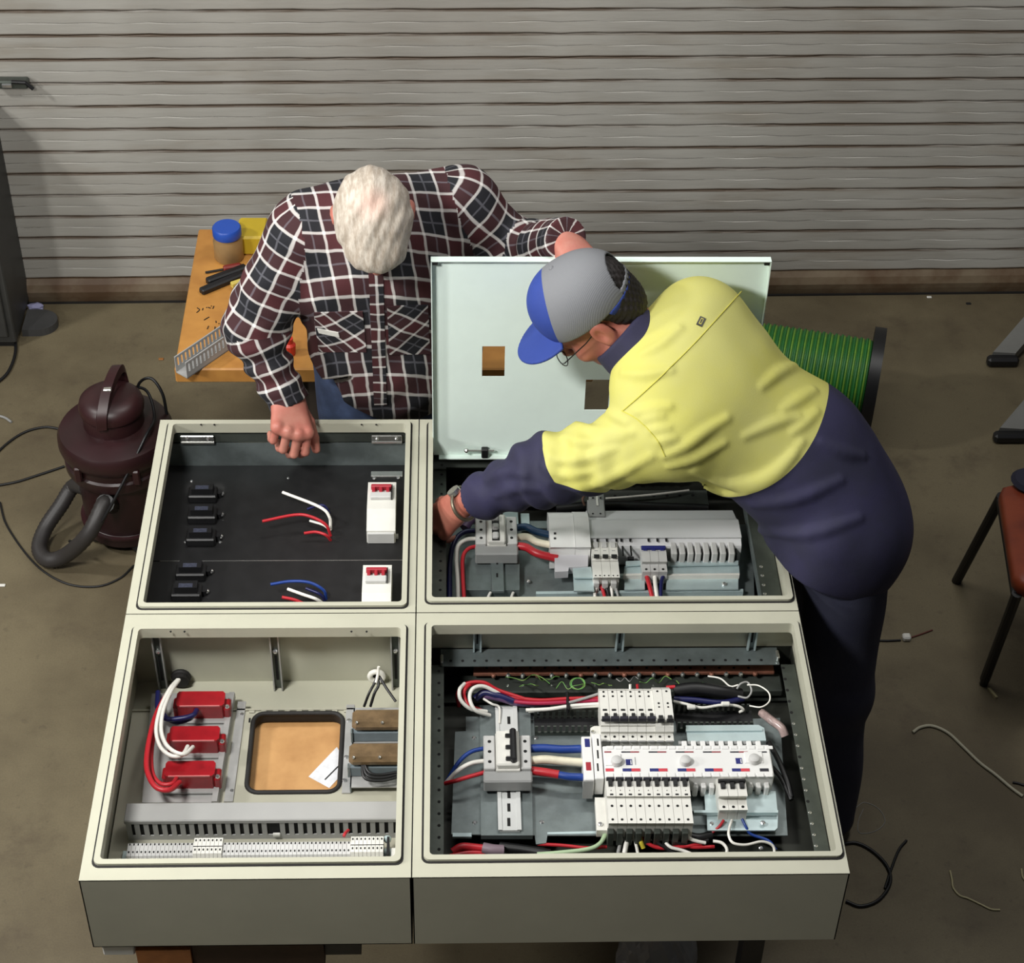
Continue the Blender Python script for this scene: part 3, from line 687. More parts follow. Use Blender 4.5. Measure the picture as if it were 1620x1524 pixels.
# thick cables right of it, thin ones left
def cable(label, pts, r, mat, sleeve=None):
    return wire(label, pts, r, mat, 'power_cable', 'cable')
cable('thick blue cable from the black-handled main switch to the busbar', [(836, 1185, .12), (860, 1184, .118), (890, 1186, .118), (924, 1185, .12)], .0085, m_bluew)
cable('thick cream wrapped cable between blue and red ones by the black-handled switch', [(838, 1204, .12), (862, 1202, .116), (885, 1204, .116), (908, 1206, .116), (926, 1207, .12)], .0088, m_cream)
cable('thick red cable sleeve leaving the black-handled main switch', [(836, 1219, .122), (860, 1222, .12), (884, 1226, .12)], .0088, m_redw)
cable('blue sleeve continuing the thick red cable to the busbar', [(883, 1226, .12), (900, 1229, .12), (922, 1230, .122)], .0078, m_bluew)
wire('blue wire curving into the left of the black-handled main switch', [(768, 1184, .118), (745, 1190, .115), (726, 1206, .12), (707, 1236, .14)], .0044, m_bluew)
wire('white wire curving into the left of the black-handled main switch', [(768, 1204, .118), (745, 1208, .112), (724, 1220, .115), (705, 1240, .135)], .0046, m_whitew)
wire('red wire curving into the left of the black-handled main switch', [(768, 1222, .118), (740, 1230, .115), (720, 1236, .118), (704, 1240, .13)], .0044, m_redw)
# loom at top left
loom = [
 ('outermost white wire looped at the far left corner of the front right enclosure', [(770, 1126, .14), (745, 1122, .12), (729, 1108, .10), (727, 1092, .09), (735, 1082, .10)], .0042, m_whitew),
 ('inner white wire looped at the far left corner of the front right enclosure', [(775, 1132, .14), (752, 1124, .115), (743, 1105, .10), (748, 1090, .095), (765, 1086, .10), (790, 1098, .12)], .0042, m_whitew),
 ('red wire inside the white loop at the far left corner', [(760, 1124, .14), (744, 1118, .12), (735, 1105, .11), (735, 1092, .10), (748, 1082, .105), (775, 1086, .115), (794, 1100, .125)], .0046, m_redw),
 ('second red wire arching over the white loops at the far left corner', [(726, 1118, .15), (724, 1098, .12), (738, 1082, .10), (765, 1080, .10), (788, 1092, .115), (830, 1106, .125)], .004, m_redw),
 ('navy bundle bending behind the raised saddle', [(752, 1106, .13), (766, 1096, .12), (785, 1100, .12), (812, 1110, .13)], .0075, m_navyw),
 ('mauve cable running behind the black-handled main switch', [(762, 1100, .13), (790, 1104, .125), (820, 1112, .135), (870, 1113, .14)], .008, m_mauvew),
 ('thin white wire bent at the saddle corner', [(765, 1106, .125), (778, 1114, .125), (790, 1120, .135), (790, 1145, .14)], .0025, m_whitew),
 ('upper crimson wire of the long straight bundle to the upper breakers', [(800, 1102, .125), (850, 1108, .125), (895, 1106, .122), (950, 1104, .12)], .004, m_redw),
 ('lower crimson wire of the long straight bundle to the upper breakers', [(808, 1110, .13), (850, 1113, .128), (900, 1111, .125), (950, 1108, .122)], .0042, M('crimson_wire', (170, 30, 70), .4)),
 ('white wire of the long straight bundle to the upper breakers', [(832, 1124, .135), (870, 1122, .13), (905, 1117, .125), (950, 1114, .122)], .004, m_whitew),
 ('second white wire of the long straight bundle to the upper breakers', [(836, 1126, .138), (880, 1121, .132), (915, 1119, .128), (950, 1117, .125)], .0036, m_whitew),
 ('grey wire slanting to the upper breakers', [(900, 1112, .12), (925, 1105, .115), (950, 1097, .112)], .003, m_greyw),
]
for lab, p, r, m_ in loom: wire(lab, p, r, m_)
MB_t = thing('cable_tie', 'black cable tie round the long straight wire bundle', 'cable tie', ab(898, 1112, .118))
P = ab(898, 1112, .128); MB().box(P[0]-.0035, P[0]+.0035, P[1]-.026, P[1]+.024, P[2]-.006, P[2]+.012, .003).obj('tie_band', m_black, MB_t)
# slotted duct pieces behind the breakers
for x0_, x1_, y0_, y1_, lab in ((845, 950, 1126, 1152, 'black slotted wiring duct left of the upper breakers'), (1068, 1190, 1116, 1146, 'dark slotted wiring duct right of the upper breakers')):
    dd_ = .140
    X0, X1 = ab(x0_, y0_, dd_)[0], ab(x1_, y0_, dd_)[0]; Y1, Y0 = ab(x0_, y0_, dd_)[1], ab(x0_, y1_, dd_)[1]
    t = thing('wiring_duct', lab, 'cable duct', ((X0+X1)/2, (Y0+Y1)/2, ZT-.17))
    MB().box(X0, X1, Y0, Y1, ZT-.17, ZT-.158).obj('base', m_black, t)
    MB().box(X0, X1, Y0-.004, Y0, ZT-.17, ZT-.150).obj('near_side_foot', m_darkgalv, t)
    n_ = int((X1-X0)/.0115)
    for i in range(n_):
        xa = X0+(X1-X0)*i/n_; MB().box(xa, xa+.0062, Y0-.004, Y0-.001, ZT-.152, ZT-.132).obj('slot_tooth', m_darkgalv, t)
        MB().box(xa, xa+.0062, Y1-.004, Y1-.001, ZT-.162, ZT-.136).obj('slot_tooth', m_darkgalv, t)
# breaker chassis
ch = thing('breaker_chassis', 'pale zinc chassis pan carrying the white busbar cover, front right', 'chassis', (.45, .22, ZT-dp))
pz(MB(), [(1085, 1148), (1200, 1147), (1209, 1152), (1212, 1172), (1088, 1174)], .128, .004).obj('upper_pan', m_zinc, ch)
pz(MB(), [(1085, 1153), (1206, 1152), (1206, 1156), (1085, 1157)], .124, .004).obj('upper_fold', m_zinc, ch)
pz(MB(), [(941, 1262), (962, 1262), (962, 1314), (944, 1314)], .136, .02).obj('left_tab', m_wplas, ch)
pz(MB(), [(934, 1152), (940, 1149), (956, 1149), (956, 1170), (934, 1170)], .130, .02).obj('left_tab', m_wplas, ch)
pz(MB(), [(1114, 1252), (1227, 1252), (1230, 1284), (1116, 1284)], .136, .003).obj('lower_pan', m_zinc, ch)
pz(MB(), [(1098, 1282), (1231, 1282), (1231, 1286), (1098, 1286)], .128, .008).obj('lower_fold', m_zinc, ch)
pz(MB(), [(1118, 1286), (1231, 1285), (1230, 1310), (1226, 1314), (1119, 1314)], .142, .003).obj('lower_pan', m_zinc, ch)
pz(MB(), [(1085, 1250), (1116, 1250), (1118, 1283), (1086, 1284)], .150, .004).obj('lower_pan', m_galv, ch)
screws(ch, [(950, 1304), (1207, 1302)], .134, .005); screws(ch, [(1126, 1303)], .141, .004); screws(ch, [(938, 1158)], .128, .004)
# end blocks
m_bt = M('terminal_white', (226, 226, 224), .38, var=.03)
def blockp(par, nm, x0, y0, x1, y1, d, h, mat, b=.0015): return MB().pbox(x0, y0, x1, y1, d, h, b).obj(nm, mat, par)
eb = thing('busbar_end_block', 'white end block with a blue and a red square, left end of the busbar cover', 'terminal block', (.33, .23, ZT-.15))
blockp(eb, 'body', 922, 1165, 938, 1234, .094, .05, m_bt)
blockp(eb, 'body', 939, 1161, 953, 1232, .092, .05, m_bt)
p0 = ab(938, 1234, .094); p1 = ab(922, 1232, .094)
MB().prism([(p0[1]-.001, ZT-.098), (p0[1]+.002, ZT-.097), (p0[1]+.002, ZT-.145), (p0[1]-.006, ZT-.145)], 'x', ab(923, 1240, .1)[0], ab(939, 1240, .1)[0]).obj('end_cover', m_mgplas, eb)
blockp(eb, 'blue_square', 925, 1169, 933, 1182, .0935, .002, m_navyp, 0); blockp(eb, 'red_square', 927, 1206, 935, 1219, .0935, .002, m_redp, 0)
for a, c in ((1169, 1180), (1187, 1200), (1208, 1220)): blockp(eb, 'slit', 944.5, a, 947, c, .0915, .001, m_hole, 0)
# busbar cover
bc = thing('busbar_cover', 'white busbar cover with red and blue dashes and three round knobs', 'busbar cover', (.48, .21, ZT-.15))
blockp(bc, 'cover', 955, 1179, 1221, 1229, .092, .045, m_bt, .002)
for i in range(9): x = 1083+i*14.6; blockp(bc, 'finger', x-4, 1172, x+4, 1181, .100, .012, m_bt, .001); 
for i in range(9): x = 1076+i*14.6; blockp(bc, 'finger_gap', x-2.5, 1172.5, x+2.5, 1177, .104, .004, m_mgplas, .0005)
for i in range(19): x = 965+i*14; blockp(bc, 'rib', x-5.5, 1180, x+5.5, 1185, .0905, .002, m_bt, .0005)
for i in range(19): x = 965+i*14; blockp(bc, 'rib', x-5.5, 1223, x+5.5, 1229, .0905, .002, m_bt, .0005)
m_navyd = M('dark_print', (28, 27, 40), .5); m_redd = M('red_print', (205, 60, 75), .5); m_redk = M('dull_red_print', (150, 70, 76), .5)
for i, x in enumerate((956, 983, 1026, 1069, 1112, 1155, 1199)):
    if i: blockp(bc, 'dark_dash', x, 1189, x+14, 1190.8, .0912, .0006, m_navyd, 0)
    if i < 6: blockp(bc, 'red_dash', x+(14 if i else 0), 1189-.1, x+(28 if i else 11), 1190.8, .0912, .0006, m_redk, 0)
for i, x in enumerate((958, 985, 1028, 1072, 1115, 1158, 1202)):
    if i: blockp(bc, 'blue_dash', x, 1216, x+14, 1220.5, .0912, .0006, m_navyp if i < 6 else m_navyd, 0)
    if i < 6: blockp(bc, 'red_dash', x+(14 if i else 0), 1216, x+(28 if i else 13), 1220.5, .0912, .0006, m_redd, 0)
blockp(bc, 'knob_plate', 957, 1193, 983, 1211, .090, .003, m_bt, .001); blockp(bc, 'knob_plate', 1178, 1189, 1207, 1207, .090, .003, m_bt, .001)
for x, y in ((976, 1200), (1085, 1199.5), (1194, 1197)):
    p = ab(x, y, .078); MB().lathe((p[0], p[1], ZT-.092), [(.0115, 0), (.0115, .008), (.0105, .011), (.007, .013), (.0, .0135)], 18).obj('knob', m_gplas, bc, smooth=40)
for x, y in ((994.5, 1206), (1168.5, 1204)):
    blockp(bc, 'logo', x-4.5, y-4.5, x+5.5, y+4.5, .0912, .0008, m_navyp, 0); blockp(bc, 'logo_gap', x+3, y-3, x+4.6, y+3.5, .0908, .0006, m_bt, 0)
    blockp(bc, 'print_line', x+10, y-8, x+10.8, y+4, .0912, .0006, m_greyw, 0)
for x0_, lab in ((1098, 'busbar fingers between the lower breakers and the three-pole one'), (1185, 'busbar fingers right of the three-pole breaker')):
    for i in range(3):
        x = x0_+i*13-2; y0_ = 1232; blockp(bc, 'finger', x, y0_, x+8, y0_+14, .112, .03, m_bt, .002)
# single pole breakers
def breaker(name, lab, grp, x0, x1, rows, kind):
    """rows: list of (pixel row, depth) from far to near for the moulded profile."""
    prof = []
    xm = (x0+x1)/2
    for r_, d_ in rows: prof.append((ab(xm, r_, d_)[1], ZT-d_))
    zb = ZT-.150
    X0 = ab(x0, rows[len(rows)//2][0], rows[len(rows)//2][1])[0]+.0003; X1 = ab(x1, rows[len(rows)//2][0], rows[len(rows)//2][1])[0]-.0003
    t = thing(name, lab, 'breaker', ((X0+X1)/2, (prof[0][0]+prof[-1][0])/2, zb), grp)
    MB().prism([(prof[0][0], zb)] + prof + [(prof[-1][0], zb)], 'x', X0, X1).obj('body', m_wplas, t)
    xc = (X0+X1)/2; wd = X1-X0
    def dot(row, d_, r=.0024, mat=m_hole, nm='terminal_hole', dx=0.):
        y = ab(xm, row, d_)[1]; MB().cyl((xc+dx*wd, y, ZT-d_-.001), (xc+dx*wd, y, ZT-d_+.0008), r, 8).obj(nm, mat, t)
    def tab(row0, row1, d_, mat, nm, f0=.18, f1=.82, h=.004):
        a, c = ab(xm, row1, d_)[1], ab(xm, row0, d_)[1]; MB().box(X0+wd*f0, X0+wd*f1, a, c, ZT-d_-.002, ZT-d_+h, .0006).obj(nm, mat, t)
    return t, dot, tab
for i in range(6):
    x0 = 950.5+i*14.35
    t, dot, tab = breaker('circuit_breaker', f'{ORD[i]} from the left of the six joined breakers in the upper row', 'upper row of breakers', x0, x0+14.35,
        [(1090, .100), (1093, .086), (1138, .086), (1141, .098), (1148, .098), (1150, .104), (1158, .108), (1161, .118), (1173, .118), (1176, .126)], 0)
    dot(1095, .086); dot(1102, .086); tab(1122, 1125, .086, m_black, 'indicator_window', .25, .75, .001)
    tab(1131, 1141, .086, m_black, 'toggle', .38, .78, .006); tab(1137, 1141.5, .086, m_navyd, 'toggle_bar', .05, 1.0, .008)
    dot(1166, .118, .0028); tab(1172, 1174, .118, m_mgplas, 'clip', .1, .9, .001)
for i in range(2):
    x0 = 1037+i*14.5
    t, dot, tab = breaker('circuit_breaker', ['left', 'right'][i]+' of two taller breakers at the right end of the upper row', 'upper row of breakers', x0, x0+14.5,
        [(1088, .098), (1091, .082), (1140, .082), (1143, .096), (1150, .098), (1158, .106), (1161, .116), (1173, .116), (1176, .126)], 0)
    dot(1094, .082); dot(1113, .082); dot(1119, .082, .002); tab(1135, 1142, .082, m_black, 'toggle', .3, .8, .007); tab(1139, 1143, .082, m_black, 'toggle_bar', .15, .95, .004)
    dot(1166, .116, .0028); tab(1172, 1174, .116, m_mgplas, 'clip', .1, .9, .001)
for i in range(9):
    x0 = 959.5+i*14.75
    t, dot, tab = breaker('circuit_breaker', f'{ORD[i]} from the left of nine breakers in the lower row', 'lower row of breakers', x0, x0+14.75,
        [(1224, .100), (1231, .098), (1234, .086), (1260, .086), (1262, .094), (1264, .092), (1303, .092), (1305, .100)], 0)
    dot(1228, .0985, .0028); tab(1233, 1236, .086, m_navyd, 'toggle_bar', .05, .98, .007); tab(1235, 1245, .086, m_black, 'toggle', .25, .72, .006)
    tab(1256, 1258.5, .086, m_black, 'indicator_window', .35, .72, .001); dot(1251, .086, .001, nm='print_dot')
    dot(1275.5, .092, .0028); dot(1297, .092, .0026, dx=-.05)
    p0, p1 = ab(x0+7, 1305, .1), ab(x0+7, 1311, .13)
    MB().box(p0[0]-.006, p0[0]+.006, p0[1]-.012, p0[1]+.002, ZT-.150, ZT-.112, .001).obj('terminal_clamp', m_darkgalv, t)
    p = ab(x0+7, 1314, .126); MB().sphere(p, .0042, 5).obj('terminal_screw', m_chrome, t)
def three_pole(lab, xl, xr, rows, trow, holes_near, holes_far, tmat, dd_, grp=None):
    xm = (xl+xr)/2; prof = [(ab(xm, r_, d_)[1], ZT-d_) for r_, d_ in rows]; zb = ZT-.150
    mid_ = rows[len(rows)//2]; X0, X1 = ab(xl, mid_[0], mid_[1])[0], ab(xr, mid_[0], mid_[1])[0]; wd = (X1-X0)/3
    t = thing('three_pole_breaker', lab, 'breaker', ((X0+X1)/2, (prof[0][0]+prof[-1][0])/2, zb))
    for i in range(3):
        a, c = X0+wd*i+.0003, X0+wd*(i+1)-.0003; xc = (a+c)/2
        MB().prism([(prof[0][0], zb)]+prof+[(prof[-1][0], zb)], 'x', a, c).obj('pole_body', m_gplas if tmat is m_navyp else m_wplas, t)
        y1_, y0_ = ab(xm, trow[0], dd_)[1], ab(xm, trow[1], dd_)[1]
        MB().box(xc-wd*.22, xc+wd*.26, y0_, y1_, ZT-dd_-.002, ZT-dd_+.005, .001).obj('toggle', tmat, t)
        for rw, dh in (holes_near, holes_far):
            if rw: p = ab(xm, rw, dh); MB().cyl((xc, p[1], ZT-dh-.001), (xc, p[1], ZT-dh+.0008), .003, 8).obj('terminal_hole', m_hole, t)
    y1_, y0_ = ab(xm, trow[0]-1, dd_)[1], ab(xm, trow[0]+3, dd_)[1]
    MB().box(X0+.001, X1-.001, y0_, y1_, ZT-dd_, ZT-dd_+.008, .001).obj('toggle_bar', tmat, t)
    return t
three_pole('white three-pole breaker standing alone right of the nine lower breakers', 1136, 1181, [(1224, .102), (1232, .100), (1235, .088), (1260, .088), (1263, .104), (1266, .106), (1282, .106), (1285, .118)], (1237, 1249), (1277, .106), (1228, .101), m_black, .088)
# wires round the lower breakers
bw = [
 ('white wire dropping from the third lower breaker', [(1001, 1314, .13), (1003, 1326, .14), (1007, 1340, .15), (1010, 1356, .16)], .0032, m_whitew),
 ('white wire sweeping from the sixth lower breaker', [(1043, 1317, .13), (1048, 1326, .14), (1060, 1340, .145), (1080, 1346, .15), (1100, 1354, .155)], .0034, m_whitew),
 ('white wire curving right from the ninth lower breaker', [(1086, 1318, .13), (1090, 1326, .135), (1102, 1331, .14), (1116, 1334, .145)], .0036, m_whitew),
 ('red wire running right along the near wall from the fourth lower breaker', [(1014, 1322, .14), (1024, 1334, .145), (1045, 1342, .15), (1080, 1340, .15), (1110, 1336, .15)], .004, m_redw),
 ('second red wire under the lower breakers', [(1062, 1330, .15), (1080, 1337, .152), (1100, 1341, .152), (1130, 1340, .155)], .0036, m_redw),
 ('black wire from the fifth lower breaker', [(1030, 1318, .13), (1036, 1330, .14), (1056, 1344, .15), (1075, 1356, .16)], .004, m_blackw),
 ('black wire from the seventh lower breaker', [(1057, 1318, .13), (1066, 1330, .14), (1090, 1336, .15), (1120, 1330, .155)], .005, m_blackw),
 ('dark bundle right of the lower breakers', [(1085, 1322, .15), (1105, 1326, .15), (1125, 1322, .155)], .009, m_blackw),
 ('yellow and green wire end under the third lower breaker', [(1012, 1322, .135), (1014, 1332, .14), (1018, 1342, .15)], .0045, M('yellow_wire', (205, 190, 60), .45)),
 ('light green wire lying along the near wall', [(958, 1318, .15), (950, 1334, .15), (930, 1344, .152), (880, 1350, .155), (850, 1352, .16)], .0045, M('pale_green_wire', (172, 196, 158), .5)),
 ('grey wire end under the second lower breaker', [(985, 1324, .14), (981, 1336, .15), (978, 1350, .16)], .004, m_greyw),
 ('white crimp tail under the second lower breaker', [(992, 1330, .14), (990, 1340, .148), (988, 1350, .155)], .005, m_whitew),
 ('white wire from the three-pole breaker looping along the near wall', [(1158, 1298, .135), (1154, 1310, .13), (1153, 1322, .128), (1160, 1334, .13), (1180, 1337, .135), (1205, 1332, .14), (1222, 1338, .15), (1226, 1352, .16)], .0028, m_whitew),
 ('red wire from the left pole of the three-pole breaker', [(1145, 1298, .135), (1138, 1308, .14), (1126, 1318, .15)], .003, m_redw),
 ('blue wire from the right pole of the three-pole breaker', [(1174, 1296, .135), (1180, 1308, .14), (1188, 1320, .15), (1215, 1330, .155), (1228, 1345, .16)], .003, m_bluew),
 ('grey white wire curling at the near wall beside the three-pole breaker', [(1128, 1331, .14), (1142, 1334, .14), (1150, 1344, .145), (1148, 1356, .155)], .0032, m_whitew),
 ('thick red cable in the near left corner of the front right enclosure', [(716, 1348, .15), (730, 1340, .145), (750, 1341, .15), (775, 1344, .155)], .0075, m_redw),
 ('second thick red cable in the near left corner', [(712, 1356, .15), (740, 1350, .155), (775, 1350, .16)], .006, m_redw),
 ('red wire running along the near wall behind the light green one', [(850, 1336, .165), (890, 1338, .165), (930, 1342, .165), (960, 1340, .165)], .0034, m_redw),
 ('black cable bundle along the near wall', [(790, 1340, .165), (830, 1345, .165), (870, 1352, .165)], .010, m_blackw),
 ('red wire tip standing above the upper breakers', [(1009, 1092, .11), (1008, 1083, .10)], .003, m_redw),
 ('white wire tip standing above the upper breakers', [(997, 1092, .10), (997, 1083, .09)], .0028, m_whitew),
 ('red wire stub at the right end of the upper breakers', [(1054, 1088, .11), (1068, 1087, .108)], .004, m_redw),
 ('thick black loom right of the upper breakers', [(1066, 1094, .12), (1100, 1090, .115), (1140, 1095, .118), (1172, 1100, .13)], .014, m_blackw),
 ('navy wire along the thick black loom', [(1066, 1106, .12), (1100, 1108, .118), (1140, 1112, .12), (1176, 1106, .13)], .006, m_navyw),
 ('white wire waving under the thick black loom', [(1066, 1110, .12), (1085, 1114, .115), (1110, 1120, .115), (1140, 1116, .115), (1165, 1117, .12), (1176, 1123, .13), (1170, 1127, .14)], .003, m_whitew),
 ('grey wire ring right of the thick black loom', [(1168, 1102, .12), (1182, 1104, .112), (1189, 1093, .105), (1183, 1080, .10), (1172, 1082, .10), (1166, 1090, .11)], .0022, m_greyw),
 ('large thin white ring wire in the far right corner', [(1182, 1084, .10), (1200, 1085, .095), (1216, 1096, .09), (1217, 1110, .095), (1204, 1119, .10), (1186, 1117, .11)], .0016, m_whitew),
 ('thin white wire rising to the copper bar at right', [(1120, 1070, .115), (1140, 1074, .11), (1155, 1086, .115), (1168, 1084, .11)], .0018, m_whitew),
]
for lab, p, r, m_ in bw: wire(lab, p, r, m_)
for x0_, y0_, lab in ((1088, 1115, 'white wire label, left of two on the black loom'), (1142, 1110, 'white wire label, right of two on the black loom')):
    p = ab(x0_+6, y0_+3, .105); o = MB().box(p[0]-.009, p[0]+.009, p[1]-.005, p[1]+.005, p[2]-.006, p[2]+.002, .002).obj('wire_label', m_wplas, None, p); tag(o, lab, 'label')
gb = thing('cable_sleeve', 'mauve grey cable sleeve over the red cables in the near left corner', 'cable sleeve', ab(780, 1346, .16))
MB().tube(smooth_path([ab(764, 1342, .152), ab(780, 1345, .152), ab(796, 1346, .155)]), .011, 10).obj('sleeve', M('mauve_grey_sleeve', (130, 112, 122), .5), gb, smooth=60)
# clear bag of loose wires right
for i, (pts, r, m_) in enumerate(([[(1205, 1128, .13), (1220, 1140, .12), (1236, 1152, .12), (1242, 1165, .13)], .009, M('clear_pink_sleeve', (172, 150, 146), .2, var=.4, vscale=60)], [[(1216, 1176, .14), (1230, 1200, .13), (1245, 1235, .13), (1252, 1262, .14)], .006, m_blackw], [[(1222, 1215, .14), (1236, 1232, .135), (1252, 1266, .14)], .005, m_blackw])):
    wire(['clear pinkish sleeve along the right wall of the front right enclosure', 'long black wire along the right wall of the front right enclosure', 'short black wire along the right wall of the front right enclosure'][i], pts, r, m_)

# ======================= back right enclosure (UR)
yw = YF-.0035; dr = .100
fr = thing('perforated_surround', 'perforated steel frame lining the back right enclosure', 'frame', (.4, 1., ZT-dr))
MB().box(.004, ab(706, 840, dr)[0], YM+.006, yw, ZT-dr-.002, ZT-dr).obj('left_rail', m_darkgalv, fr)
hm = MB(); holes(hm, [(699.0-.2*i, 736+i*15.2) for i in range(15)], dr, .0034); tag(hm.obj('rail_hole', m_hole, fr), kind='stuff')
xa = ab(1203, 930, dr)[0]
MB().box(xa, .794, YM+.006, yw, ZT-dr-.002, ZT-dr).obj('right_rail', m_darkgalv, fr)
MB().box(xa-.004, xa+.0005, YM+.006, yw, ZT-dr-.02, ZT-dr).obj('rail_fold', m_galv, fr)
for x, y in ((1204, 897), (1206, 911), (1208, 926), (1210, 940)):
    p = ab(x, y, dr); MB().lathe((p[0], p[1], ZT-dr-.0004), [(.004, 0), (.004, .0012), (.002, .0022)], 8).obj('rivet', m_chrome, fr)
MB().box(.004, .796, ab(900, 738, dr)[1], yw, ZT-dr-.004, ZT-dr-.002).obj('far_rail', m_darkgalv, fr)
# dark back sheet and gear tray
tp = thing('gear_tray', 'dull steel gear tray under the white switch and busbar trunking, back right', 'mounting plate', (.35, .9, ZT-.175))
pz(MB(), [(735, 884), (812, 878), (822, 878), (822, 934), (738, 934)], .145, .02).obj('raised_saddle', m_galv, tp)
pz(MB(), [(714, 830), (1190, 830), (1194, 966), (712, 966)], .168, .003).obj('tray_sheet', m_galv, tp)
pz(MB(), [(848, 936), (1176, 932), (1176, 936), (848, 940)], .150, .018).obj('bright_edge', m_zinc, tp)
screws(tp, [(836, 920), (740, 840), (1140, 938)], .160, .0048)
d_ = .136
mr = thing('din_rail', 'grey steel rail below the white toggle main switch, back right', 'rail', (.15, .75, ZT-.145))
MB().pbox(777, 878, 797, 935, d_, .008, .001).obj('web', m_galv, mr)
for yy in (890, 910): MB().pbox(785, yy-3, 788, yy+3, d_-.0006, .001, 0).obj('slot', m_hole, mr)
rl = thing('din_rail', 'pale steel rail end behind the white toggle main switch', 'rail', (.16, .98, ZT-.15))
MB().pbox(796, 804, 820, 838, .150, .01, .001).obj('web', m_zinc, rl)
MB().pbox(824, 812, 838, 836, .150, .01, .001).obj('tab', m_zinc, rl)
MB().pbox(838, 824, 868, 836, .152, .006, .001).obj('strip', m_galv, rl)
main_switch('main_switch', 'white three-pole main switch with pale toggles under the navy cuff', 752, 818, 817, 860, 770, 800, 813, 856, .104, .140, False)
cable('thick blue cable from the pale-toggled main switch to the busbar trunking', [(814, 836, .122), (832, 834, .118), (848, 841, .118), (872, 847, .12)], .0085, M('petrol_cable', (20, 58, 92), .4))
cable('thick cream cable from the pale-toggled main switch to the busbar trunking', [(814, 851, .122), (834, 850, .118), (850, 858, .118), (874, 863, .12)], .0085, m_cream)
cable('thick red cable from the pale-toggled main switch to the busbar trunking', [(814, 864, .122), (832, 866, .118), (850, 876, .118), (882, 884, .125)], .0092, m_redw)
wire('white wire bent down the left side of the back right enclosure', [(758, 852, .12), (738, 854, .115), (725, 864, .112), (722, 885, .115), (724, 920, .125), (725, 962, .14)], .0048, m_whitew)
wire('red wire bent down beside the white one in the back right enclosure', [(758, 864, .122), (742, 868, .118), (733, 880, .118), (732, 905, .125), (735, 962, .14)], .0046, m_redw)
wire('navy wire bent down the left side of the back right enclosure', [(758, 840, .125), (735, 842, .12), (720, 856, .125), (712, 890, .14), (711, 962, .155)], .0058, m_navyw)
wire('mauve sleeve under the wrist of the man in yellow', [(762, 818, .14), (745, 822, .135), (735, 836, .14)], .012, m_mauvew)
# busbar trunking
tk = thing('busbar_trunking', 'light grey busbar trunking with a rounded end cap, back right enclosure', 'busbar cover', (.45, .9, ZT-.16))
def trunk(x0, x1, rows, nm, mat):
    xm = (x0+x1)/2; prof = [(ab(xm, r_, d_)[1], ZT-d_) for r_, d_ in rows]
    X0, X1 = ab(x0, rows[2][0], rows[2][1])[0], ab(x1, rows[2][0], rows[2][1])[0]
    MB().prism([(prof[0][0], ZT-.16)]+prof+[(prof[-1][0], ZT-.16)], 'x', X0, X1).obj(nm, mat, tk); return X0, X1
trunk(868, 907, [(811, .125), (813, .100), (820, .090), (866, .088), (869, .10)], 'end_cap', m_bt)
trunk(907.5, 931, [(810, .125), (812, .098), (819, .087), (866, .084), (869, .10)], 'end_cap', m_bt)
trunk(931, 1168, [(808, .135), (821, .110), (823, .092), (851, .088), (853, .096), (864, .104), (868, .110)], 'cover', M('trunking_plastic', (212, 213, 214), .45, var=.04))
pz(MB(), [(877, 868), (931, 866), (930, 896), (900, 898), (899, 904), (878, 905)], .118, .02).obj('lower_cap', M('cap_plastic', (192, 191, 195), .5, var=.05), tk)
for y in (844, 852): MB().pbox(876, y-1.6, 880, y+1.6, .0885, .001, 0).obj('hole', m_hole, tk)
for i, x in enumerate((945, 960, 975, 983, 997, 1026, 1040, 1054)): MB().pbox(x-1.5, 852, x+1.5, 856.5, .093, .002, 0).obj('finger_slot', m_hole, tk)
for x in (985, 998): MB().pbox(x-1.2, 856, x+1.2, 878, .1035, .004, 0).obj('finger_slot', m_hole, tk)
for i, x in enumerate((1066, 1079, 1092, 1104, 1117, 1130, 1143, 1157)):
    MB().pbox(x-5, 853, x+4.5, 876, .100, .035, .002).obj('finger', m_gplas, tk)
    MB().pbox(x+4.8, 851, x+7.4, 876, .112, .03, 0).obj('finger_gap', m_black, tk)
for x in (1075, 1112, 1149): MB().pbox(x-8, 877, x+4, 881, .135, .01, .001).obj('gap_foot', m_black, tk)
# zinc pan strips
pn = thing('breaker_chassis', 'pale zinc chassis strips below the busbar trunking, back right', 'chassis', (.5, .78, ZT-.17))
pz(MB(), [(906, 897), (935, 897), (938, 914), (907, 914)], .122, .004).obj('left_tab', m_zinc, pn)
pz(MB(), [(907, 914), (938, 914), (940, 935), (908, 935)], .132, .004).obj('left_tab', m_zinc, pn)
for x0_, x1_ in ((990, 1020), (1056, 1168)):
    pz(MB(), [(x0_, 888), (x1_, 887), (x1_, 893), (x0_, 895)], .128, .004).obj('pan_strip', m_zinc, pn)
    pz(MB(), [(x0_-2, 896), (x1_+1, 894), (x1_+2, 908), (x0_-3, 909)], .136, .004).obj('pan_strip', m_zinc, pn)
    pz(MB(), [(x0_-2, 911), (x1_, 910), (x1_, 932), (x0_-2, 933)], .142, .004).obj('pan_strip', m_zinc, pn)
    pz(MB(), [(x0_-4, 908), (x1_+2, 907), (x1_+2, 910), (x0_-4, 911)], .130, .012).obj('pan_fold', m_wplas, pn)
pz(MB(), [(978, 908), (1018, 907), (1018, 910), (978, 911)], .131, .01).obj('pan_fold', m_zinc, pn)
MB().pbox(993, 880, 1003, 884, .125, .01, .001).obj('clip', m_black, pn)
screws(pn, [(1146, 924)], .140, .006)
